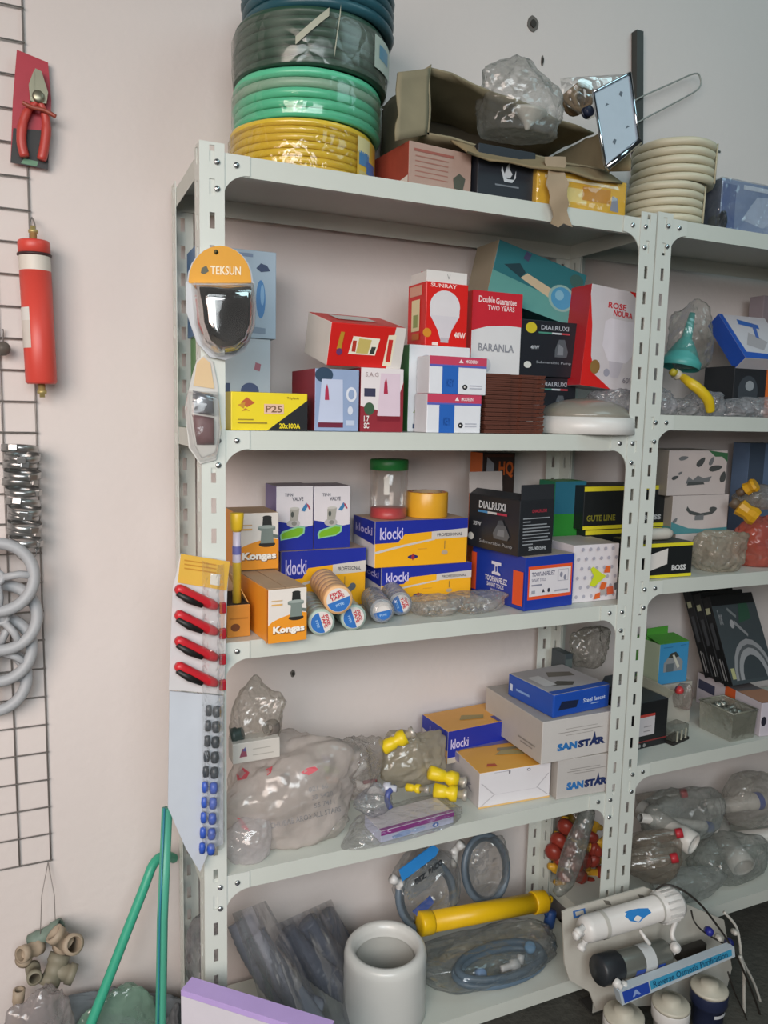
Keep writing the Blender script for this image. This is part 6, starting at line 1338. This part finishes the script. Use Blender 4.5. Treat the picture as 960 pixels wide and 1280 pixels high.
bw = carton('shower_box', 'blue and white carton lying tilted on the dark orange box', 'box', leanback((932, 447), .07, (898, 392), .17), .045, {'*': mat('#c6c4ca', .45), 'L': mat('#1f49a4', .38, var=.1)},
    [('p', 'F', mat('#2a58b0', .4), [(0, 0), (1, 0), (1, .1), (.1, .14), (.08, 1), (0, 1)]), ('p', 'F', mat('#a8a4a8', .45), [(.2, .3), (.5, .2), (.7, .4), (.4, .6)]), ('p', 'F', mat('#3a68b4', .4), [(.3, .78), (.7, .7), (.72, .8), (.32, .9)]), ('p', 'F', mat('#4a6ab0', .4), [(.5, .5), (.56, .46), (.66, .8), (.6, .84)])])
# teal funnel in a bag
c = PY(850, 458, .12); tp = PY(866, 390, .12); d = (tp-c).normalized(); L = (tp-c).length; o = thing('funnel', 'teal plastic funnel standing on its mouth inside a clear bag', 'funnel', c)
mt_ = mat('#4b9d98', .4, var=.08)
t = MB(); t.lathe([(.047, -.004), (.049, 0), (.049, .012), (.045, .016), (.028, L*.35), (.013, L*.52)], mt_, 30, axisM(c, c+d), cap=False); part(t, 'cone', o)
t = MB(); t.lathe([(.013, L*.52), (.010, L*.75), (.007, L*.98), (.005, L*.98), (.006, L*.5)], mt_, 20, axisM(c, c+d), cap=False); part(t, 'spout', o)
t = MB(); cc = (c+tp)/2+V((.012, 0, -.005)); blob(t, cc, (.058, .045, .075), film('#c2bfb4', .12, .14, .5, .8, 22, .45), 91, .22, peaks=[(.2, 0, 1, .3, 8), (1, -.2, -.8, .3, 8)], base=-.9); solo(t, 'plastic_bag', 'clear bag around the teal funnel', 'plastic bag')
hz_ = [((826, 497), (.03, .04, .03), 92, 'clear packet of white parts right beside the joined posts'), ((850, 505), (.045, .04, .022), 93, 'clear packet under the yellow curved tube'), ((880, 488), (.045, .04, .03), 94, 'clear packet below the teal funnel on the second shelf'), ((915, 502), (.05, .04, .022), 95, 'clear packet of small metal parts before the dark orange box'), ((952, 500), (.05, .04, .026), 96, 'clear packet at the right picture edge of the second shelf')]
for (px, py), r, s_, lb in hz_:
    x = XZ(px, .05, r2+r[2]); b = MB(); blob(b, (x, .055, r2+r[2]*.82), r, film('#cfcdd2', .55, .14, .5, .9, 30, .5), s_, .34, box=1.3); solo(b, 'plastic_bag', lb, 'plastic bag')
o = thing('yellow_tube', 'yellow curved flexible tube sticking out of the clear packets', 'tube', PY(875, 495, .0))
t = MB(); P = smooth_path([PY(853, 471, .05), PY(862, 478, .02), PY(875, 488, .005), PY(885, 500, .0), PY(888, 514, .004)], 6)
t.tube(P, [.0085+.004*min(1, i/8)-.002*max(0, (i-18)/6) for i in range(len(P))], mat('#d2b31f', .4, var=.06), 12); part(t, 'yellow_sleeve', o)
t = MB(); p = PY(849, 470, .055); t.lathe([(.008, 0), (.012, .002), (.012, .014), (.008, .02)], mat('#b9b09c', .4), 14, axisM(p-V((.012, -.006, -.008)), p+V((.02, -.01, -.015)))); part(t, 'beige_collar', o)
t = MB(); p = PY(838, 464, .05); t.lathe([(.006, 0), (.009, .004), (.009, .014), (0, .016)], mat('#a89a2a', .45), 12, axisM(p, p+V((1, -.3, -.4)))); solo(t, 'bottle_cap', 'small yellow cap among the packets beside the post', 'cap')

# ---- right rack, third shelf
bx1 = bybox(bottom((800, 724.5), (863.5, 720), r3, 680), 'black carton with yellow edges and a white paper label, shelf front', .11, [('t', 'F', mat('#c4c4c4', .45), 'BOSS', .6, .2, .88, .36, .05)])
A, u, y, v, w_, d_, h_ = INFO[bx1.name]; Mc = cmat(bx1)
t = MB(); t.prism([(w_*.12, -.0006, h_*.2), (w_*.50, -.0006, h_*.4), (w_*.50, -.0006, h_*.84), (w_*.12, -.0006, h_*.66)], (0, -.0008, 0), mat('#d2ccc6', .55), Mc); part(t, 'paper_label', bx1, 'blank white paper label')
zz = topz(bx1)+.0006
y1 = bybox(upright(729, .15, 829, .15, r3, 663), 'black carton with yellow edges at the bottom of the stack behind the posts', .10)
bx2 = bybox(upright(728, .148, 830, .148, topz(y1)+.0006, 608), 'black carton with yellow edges and dim yellow lettering, seen between the posts', .10, [('t', 'F', mat('#7d7a2a', .45), 'GUTE LINE', .04, .2, .38, .34, .03), ('t', 'F', mat('#b4b4b4', .45), 'BOSS', .72, .18, .95, .30, .05)])
o = thing('sealant_tube', 'off-white tube lying on the black carton by the post', 'tube', (XZ(815, .06, zz), .06, zz)); xa = XZ(795, .06, zz+.014); xb = XZ(838, .06, zz+.014)
Mx = axisM((xa, .06, zz+.0152), (xb, .055, zz+.0152)); L = xb-xa; mwt = mat('#bdb8ae', .45, var=.08)
t = MB(); t.lathe([(.0, 0), (.0145, .001), (.0145, L*.82), (.013, L*.9), (.008, L*.98), (0, L)], mwt, 22, Mx); part(t, 'tube_body', o)
lf = []
def leaf(cx, cy, l, wd, a):
    pts = [(math.cos(q*math.pi/6)*l, math.sin(q*math.pi/6)*wd*(1-.3*math.cos(q*math.pi/6))) for q in range(12)]
    return [(cx+(x*math.cos(a)-y*math.sin(a)), cy+(x*math.sin(a)+y*math.cos(a))*1.3) for x, y in pts]
m_lf = mat('#4a4e4e', .5); m_lf2 = mat('#6f7274', .5); m_gl = mat('#3d6a48', .5)
pr1 = [('p', 'F', m_gl, [(.66, 1), (1, .94), (1, .74), (.9, .86), (.78, .86)]), ('p', 'F', m_lf, leaf(.54, .74, .1, .05, .9)), ('p', 'F', m_lf2, leaf(.72, .76, .08, .035, 1.2)), ('p', 'F', m_lf, leaf(.80, .6, .12, .05, .2)), ('p', 'F', m_lf, leaf(.94, .4, .1, .05, 1.4)), ('p', 'F', m_lf2, leaf(.24, .83, .08, .035, .2)), ('p', 'F', m_lf, leaf(.12, .4, .06, .03, .4)),
       ('p', 'F', m_lf2, [(.3, .26), (.7, .3), (.74, .42), (.6, .38), (.5, .44), (.42, .34), (.34, .42)]), ('p', 'F', m_lf, [(.32, .22), (.62, .24), (.6, .3), (.34, .3)]), ('p', 'F', m_lf2, leaf(.2, .5, .04, .02, .6)), ('p', 'L', m_lf, leaf(.4, .7, .12, .06, .8)), ('p', 'L', m_lf2, leaf(.6, .4, .12, .06, .3))]
pr2 = [('p', 'F', mat('#4f8a90', .45), [(0, .0), (1, 0), (1, .12), (.55, .1), (.3, .14), (0, .32)]), ('p', 'F', m_lf, [(.26, .72), (.32, .6), (.5, .52), (.7, .56), (.76, .66), (.78, .58), (.7, .48), (.5, .44), (.32, .5), (.24, .62)]), ('p', 'F', m_lf2, [(.4, .34), (.56, .34), (.56, .48), (.4, .46)]), ('p', 'F', m_lf, leaf(.72, .62, .07, .05, .2)), ('p', 'F', m_lf2, leaf(.06, .36, .06, .03, 1)), ('r', 'L', mat('#4f8a90', .45), 0, 0, 1, .2)]
mlw = mat('#c3b9b6', .5)
Yl = .12
def leafbox(x0, x1, z0, yt, pr, lb, Y=Yl): return carton('mixer_box', lb, 'box', upright(x0, Y, x1, Y+.004, z0, yt), .13, {'*': mlw, 'L': mat('#938a80', .5)}, pr)
l0 = leafbox(842, 918, r3, 668, [('p', 'F', m_lf2, leaf(.7, .8, .06, .06, .4)), ('p', 'F', mat('#7a6a8a', .5), leaf(.85, .9, .05, .05, .4))], 'white mixer box at the bottom of the leaf printed stack')
l1 = leafbox(838, 908, topz(l0)+.0006, 620, pr2, 'white box with dark tap picture and teal edge, middle of stack')
l2 = leafbox(833, 906, topz(l1)+.0006, 563, pr1, 'white box printed with dark leaves, topmost of the stack')
bb = carton('tall_box', 'dull blue box standing at the back right of the leaf boxes', 'box', upright(927, .235, 1010, .235, r3, 554), .06, {'*': mat('#5f7390', .4, var=.15)}, [('r', 'F', mat('#435062', .45), 0, 0, .22, 1), ('r', 'F', mat('#8395b0', .4), .42, 0, .6, 1)])
def rbag(px, py, Y, r, h, dens, s_, lb, zmin, cr=.28, **kw):
    c = PY(px, py, Y); c.z = max(c.z, zmin+r[2]*.82); b = MB(); blob(b, c, r, film(h, dens, .15, .5, .9, 24, .5), s_, cr, **kw); solo(b, 'plastic_bag', lb, 'plastic bag')
rbag(897, 700, .055, (.07, .048, .052), '#d0c6b2', .75, 101, 'beige dusty clear bag in front of the leaf printed boxes', r3, .42, peaks=[(-.7, 0, .9, .5, 7), (1, -.1, -.5, .3, 6)])
rbag(950, 680, .075, (.07, .05, .07), '#e0705a', 1.1, 102, 'orange red bag of parts at the right picture edge', r3, box=1.2)
rbag(945, 622, .12, (.06, .05, .035), '#c5bbac', .6, 103, 'clear dusty bag over the orange red bag', r3, .3)
for px, py, Y, d, lb, L, r in ((938, 609, .085, (.3, -.7, .5), 'yellow tap handle at the top of the dusty bag', .034, .018), (934, 640, .05, (.5, -.6, -.5), 'yellow tap handle between the beige and orange bags', .055, .023)):
    p = PY(px, py, Y); d = V(d).normalized(); o = thing('yellow_tap', lb, 'tap', p); a = p-d*L/2; m_ = mat('#c9961c', .4, var=.12)
    t = MB(); t.lathe([(r*.5, 0), (r, .004), (r*.85, L*.5), (r*1.1, L*.8), (r*.9, L), (0, L)], m_, 10, axisM(a, a+d), smooth=False); part(t, 'tap_handle', o)
    t = MB(); t.lathe([(r*.5, -.02), (r*.6, -.018), (r*.6, .002), (0, .003)], mat('#5a4a3a', .5), 12, axisM(a, a+d)); part(t, 'tap_stem', o)

# ---- right rack, fourth shelf
zg = ZAT(858, V((XZ(822, .17, r4), .17, r4)))
gub = carton('plain_carton', 'grey white carton hidden under the green and blue box', 'box', upright(812, .165, 862, .165, r4, 859), .1, mat('#aaa69c', .5))
gbx = carton('spray_box', 'green and bright blue box with raised green flap', 'box', upright(822, .17, 858, .17, topz(gub)+.0006, 806), .1, {'*': mat('#3f8fc0', .4), 'L': mat('#a9b49a', .45), 'T': mat('#4a8a3a', .45), 'R': mat('#4a9a50', .45)},
    [('p', 'F', mat('#8a8f92', .4), [(.16, .3), (.8, .3), (.82, .52), (.66, .66), (.3, .66), (.16, .52)]), ('p', 'F', mat('#3c3f3a', .4), [(.3, .66), (.4, .76), (.56, .78), (.68, .66), (.5, .62)]), ('p', 'F', mat('#c9c9bc', .4), [(.44, .7), (.5, .72), (.72, .4), (.64, .36)]), ('r', 'F', mat('#2a6a98', .4), .12, .9, .44, .915), ('r', 'F', mat('#2a6a98', .4), .7, .92, .9, .935), ('r', 'L', mat('#5f9a4a', .45), .0, .0, .2, 1), ('r', 'F', mat('#5f6a70', .4), .25, .3, .5, .5)])
A, u, y, v, w_, d_, h_ = INFO[gbx.name]; Mc = cmat(gbx)
t = MB(); t.prism([(-.002, d_*.5, h_), (w_*.7, d_*.5, h_), (w_*.7, d_*.5, h_+.034), (-.002, d_*.5, h_+.032)], (0, .0015, 0), mat('#4f9a3a', .45), Mc); part(t, 'green_flap', gbx)
t = MB(); t.prism([(-.002, 0, h_+.0006), (w_, 0, h_+.0006), (w_*.9, d_*.5, h_+.012), (-.002, d_*.5, h_+.012)], (0, 0, .001), mat('#5aa048', .45), Mc); part(t, 'green_lid', gbx)
# long white box running to the front right
A = PZ(949, 921, r4); Q = PZ(858, 872, r4); Q.y = min(Q.y, .285); dv = Q-A; dl = dv.length; dv.normalize(); uv = V((dv.y, -dv.x, 0))
lw = carton('long_white_box', 'long white box with an orange patch lying slantwise under the black boxes', 'box', (A, A+uv*.085, A+V((0, 0, ZAT(879, A)-r4))), dl*.97, {'*': mat('#c3bcc4', .5), 'T': mat('#6a6668', .5)},
    [('r', 'L', mat('#cf5c2c', .45), .46, .55, .62, 1), ('r', 'L', mat('#3d3f58', .45), .03, .5, .3, .8), ('e', 'F', mat('#2a2a34', .45), .12, .45, .1, .14), ('r', 'T', mat('#b5846a', .5), 0, 0, 1, .35), ('r', 'L', mat('#9a94a0', .5), .66, .2, .94, .3)])
# three black shower boxes leaning
pL = [('r', 'L', mat('#8a8a8a', .5), .3, .06, .42, .3), ('r', 'L', mat('#77777a', .5), .58, .05, .66, .28), ('r', 'L', mat('#a9a98a', .45), .25, .80, .75, .87), ('r', 'L', mat('#3c3e42', .45), .3, .4, .7, .7)]
pF = [('r', 'F', mat('#3f484c', .42), 0, 0, 1, .88)] + \
    [('p', 'F', mat(c_, .4), [(.56+r_*math.cos(q*math.pi/10)*1.0, .04+r_*1.0*math.sin(q*math.pi/10)) for q in range(11)]) for r_, c_ in ((.44, '#8a8d90'), (.38, '#54595c'), (.34, '#8f9295'), (.26, '#3a4246'))] + \
    [('r', 'F', mat('#a5a77a', .45), .04, .06, .12, .18), ('t', 'F', mat('#8f9498', .45), 'Shower', .08, .66, .16, .84, .01), ('e', 'F', mat('#9a9da0', .4), .34, .66, .05, .05), ('p', 'F', mat('#83878a', .4), [(.38, .66), (.62, .5), (.64, .53), (.4, .7)]), ('p', 'F', mat('#2f5040', .45), [(.5, .66), (.8, .7), (.8, .88), (.6, .88)]), ('p', 'F', mat('#737a7c', .4), [(.3, .82), (.46, .72), (.48, .75), (.32, .85)])]
ABT = leanback((916, 857), .115, (886, 745), .17)
c1 = carton('shower_hose_box', 'black shower hose box with a grey hose picture, the front one leaning back', 'box', ABT, .032, mat('#191a1c', .42, var=.1), pF+pL)
yv9 = INFO[c1.name][2]
for k, lb in ((1, 'black shower hose box directly behind the one with the hose picture'), (2, 'black shower hose box rearmost of the three leaning on the wall')):
    o9 = V((0, .0335*k, 0))+V((-.003*k, 0, .002*k))
    carton('shower_hose_box', lb, 'box', tuple(p+o9 for p in ABT), .030, mat('#191a1c', .42, var=.1), pL)
# translucent tub of metal fittings
P0 = PZ(914, 929, r4); Lf = PZ(872, 909, r4); Rg = PZ(947, 918, r4)
ul = Lf-P0; ur = Rg-P0
# square it
ul_d = ul.normalized(); ur_d = V((-ul_d.y, ul_d.x, 0)); ur_d = -ur_d if ur_d.x < 0 else ur_d
wl = min(ul.length, .13); wr = min(max(.07, ur.dot(ur_d)), .09); hh = ZAT(893, P0)-r4
Mt = Matrix(((ul_d.x, ur_d.x, 0, P0.x), (ul_d.y, ur_d.y, 0, P0.y), (0, 0, 1, r4), (0, 0, 0, 1)))
o = thing('clear_tub', 'cloudy clear tub full of grey metal fittings on fourth shelf', 'tub', P0)
ft = film('#b8b8a8', .8, .25, .35, .3, 30, .3)
t = MB(); th = .003; ins = .008
def tubw(p, q): 
    t.prism([V((p[0]*.93+wl*.035, p[1]*.93+wr*.035, 0)), V((q[0]*.93+wl*.035, q[1]*.93+wr*.035, 0)), V((q[0], q[1], hh)), V((p[0], p[1], hh))], (0, 0, .002), ft, Mt)
cs = [(0, 0), (wl, 0), (wl, wr), (0, wr)]
for i in range(4): tubw(cs[i], cs[(i+1) % 4])
t.box((wl*.05, wr*.05, .001), (wl*.95, wr*.95, .003), ft, Mt); part(t, 'tub_wall', o)
t = MB(); t.tube([Mt @ V((x, y_, hh)) for x, y_ in cs], .003, ft, 6, True); part(t, 'rim', o)
random.seed(9)
for i in range(16):
    p = Mt @ V((wl*(.16+.68*((i % 4)/3)), wr*(.2+.6*((i//4)/3)), hh*.72+.008*random.random())); d = V((random.uniform(-1, 1), random.uniform(-1, 1), random.uniform(-.4, .6))).normalized()
    o2 = thing('metal_fitting', 'grey metal fitting heaped in the cloudy clear tub', 'fitting', p, 'metal fittings in the clear tub'); t = MB()
    t.lathe([(.004, -.012), (.007, -.011), (.007, -.002), (.0095, -.001), (.0095, .006), (.006, .007), (.006, .013), (.004, .013)], mat('#8b8c84', .35, metal=.6), 10, axisM(p, p+d)); part(t, 'threaded_body', o2)
# black box with white label and open flap
bk = carton('valve_carton', 'black carton with a white label and open grey flap', 'box', bottom((790, 939), (832, 929), r4, 881), .13, {'*': mat('#1b1c1e', .42, var=.1), 'T': mat('#33373a', .5)},
    [('r', 'F', mat('#c2bcbe', .5), .06, .28, .62, .68), ('r', 'F', mat('#b04038', .45), .06, .68, .62, .74), ('r', 'F', mat('#8f8a8c', .5), .3, .36, .5, .38), ('r', 'F', mat('#8f8a8c', .5), .3, .46, .52, .48), ('r', 'F', mat('#7a2a2a', .45), .06, .14, 1, .17), ('e', 'F', mat('#8a8a88', .45), .2, .07, .04, .04), ('e', 'F', mat('#8a8a88', .45), .34, .07, .04, .04)])
A, u, y, v, w_, d_, h_ = INFO[bk.name]; Mc = cmat(bk)
t = MB(); t.prism([(w_, .0, h_), (w_, d_*.9, h_), (w_+.02, d_*.9, h_+.022), (w_+.026, .005, h_+.01)], (0, 0, .0015), mat('#8f8c7c', .6), Mc); part(t, 'side_flap', bk)
t = MB(); t.prism([(.0, d_, h_), (w_, d_, h_), (w_, d_-.02, h_+.04), (0, d_-.02, h_+.04)], (0, .0015, 0), mat('#5a6064', .6), Mc); part(t, 'back_flap', bk)
# small clear trap and white cylinder
p = PZ(834, 934, r4); o = thing('clear_plastic_trap', 'small smoky clear plastic trap with black feet by the black carton', 'trap', p); p.x = max(p.x, loc(bk, 1, 0, 0).x+.006); a_ = .25
Mx = Matrix.Translation(p) @ Matrix.Rotation(a_, 4, 'Z')
t = MB(); t.box((0, 0, .008), (.072, .04, .045), film('#77786c', .5, .15, .4, .3, 40, .3), Mx, bev=.004); part(t, 'clear_case', o)
t = MB(); t.box((-.001, -.001, .0), (.074, .042, .008), m_blk, Mx, bev=.001); part(t, 'black_base', o)
for x in (.014, .034, .054):
    t = MB(); t.box((x, -.0015, .008), (x+.005, .0015, .036), mat('#a5a596', .4), Mx); part(t, 'rib', o)
c = PZ(840, 925, r4); c = V((p.x+.034, p.y+.085, r4)); o = thing('white_spool', 'off-white plastic spool standing behind the smoky clear trap', 'spool', c)
zt = ZAT(874, c)-r4
t = MB(); t.lathe([(0, 0), (.017, .001), (.017, zt*.2), (.0145, zt*.25)]+[(.0145+.0008*(k % 2), zt*(.25+.06*k)) for k in range(11)]+[(.016, zt*.93), (.016, zt), (0, zt)], mat('#c9c5b4', .5), 22, Matrix.Translation(c)); part(t, 'spool_body', o)
b = MB(); c = PY(853, 872, .15); c.z = max(c.z, r4+.03); blob(b, c, (.022, .03, .035), film('#b8a09a', .35, .1, .5, .9, 40, .5), 111, .3); solo(b, 'plastic_bag', 'shiny clear packet with a red top between green box and tub', 'plastic bag')
t = MB(); c = PY(846, 861, .118); t.lathe([(0, 0), (.011, .002), (.012, .010), (.008, .018), (0, .02)], mat('#b8383a', .35), 14, axisM(c, c+V((.9, -.2, -.5)))); solo(t, 'red_cap', 'red cap at the top of the shiny packet', 'cap')

# ---- right rack, lowest shelf: bagged pipes and caps
m_wpv = mat('#c9c6c0', .4, var=.05); m_rc = mat('#b02a34', .4); m_bc = mat('#2448a0', .4)
def pvc(p0, p1, r, capm, lb, nm='white_pipe'):
    for p in (p0, p1): p.z = max(p.z, r5+r+.001)
    o = thing(nm, lb, 'pipe', p1); Mx = axisM(p0, p1); L = (p1-p0).length
    t = MB(); t.lathe([(r*.8, 0), (r*.93, .001), (r*.93, L*.72), (r*1.06, L*.74), (r*1.06, L*.98), (r*.9, L), (r*.84, L*.96), (r*.8, L*.5)], m_wpv, 24, Mx, cap=False); part(t, 'pipe_wall', o)
    if capm: t = MB(); t.lathe([(r*1.08, L*.84), (r*1.1, L*.85), (r*1.1, L*.92), (r*1.08, L*.93)], capm, 24, Mx, cap=False); part(t, 'colored_band', o)
pvc(PY(800, 1010, .22), PY(868, 1056, .06), .030, None, 'white pipe with its wide mouth facing out among the bags')
pvc(PY(800, 1022, .16), PY(895, 1035, .14), .014, m_bc, 'thin white pipe with a blue band lying in the bags')
pvc(PY(895, 1030, .2), PY(930, 1085, .06), .033, None, 'large white pipe piece with a dark mouth at the right')
pvc(PY(880, 1010, .24), PY(955, 1000, .2), .024, m_bc, 'white pipe with a blue band high at the back of the lowest shelf')
pvc(PY(915, 1050, .2), PY(985, 1045, .16), .024, m_bc, 'white pipe with a blue band at the right picture edge')
for px, py, Y, lb in ((852, 992, .20, 'red capped bottle end at the back of the lowest shelf'), (846, 1042, .075, 'red capped bottle end beside the wide pipe mouth'), (840, 1073, .045, 'red capped bottle end low beside the right post')):
    p = PY(px, py, Y); p.z = max(p.z, r5+.02); o = thing('clear_bottle', lb, 'bottle', p); d = V((1, -.5, .25)).normalized()
    t = MB(); t.lathe([(0, -.13), (.018, -.128), (.02, -.1), (.018, -.03), (.011, -.006), (.010, 0)], film('#a89a8c', .35, .12, .4, .3, 30, .2), 18, axisM(p, p+d)); part(t, 'bottle_body', o)
    t = MB(); t.lathe([(.012, -.004), (.013, 0), (.013, .014), (0, .016)], m_rc, 16, axisM(p, p+d)); part(t, 'red_cap', o)
rbag(815, 1072, .10, (.075, .06, .06), '#ab9c8a', .45, 121, 'brownish clear bag beside the post on the lowest shelf', r5, .22)
rbag(850, 1022, .17, (.13, .06, .07), '#b2bab6', .5, 122, 'long greyish clear bag over the white pipes', r5, .22, box=1.2)
rbag(915, 1075, .10, (.12, .07, .06), '#b8bfba', .45, 123, 'wide clear bag on the front of the lowest shelf', r5, .24, box=1.2)
rbag(940, 1000, .2, (.1, .06, .08), '#c8c5bd', .5, 124, 'milky clear bag at the back right of the lowest shelf', r5, .24, box=1.2)
rbag(862, 1105, .055, (.1, .04, .035), '#bcc2be', .5, 125, 'flat clear bag drooping over the lowest shelf lip', r5, .26, box=1.3)
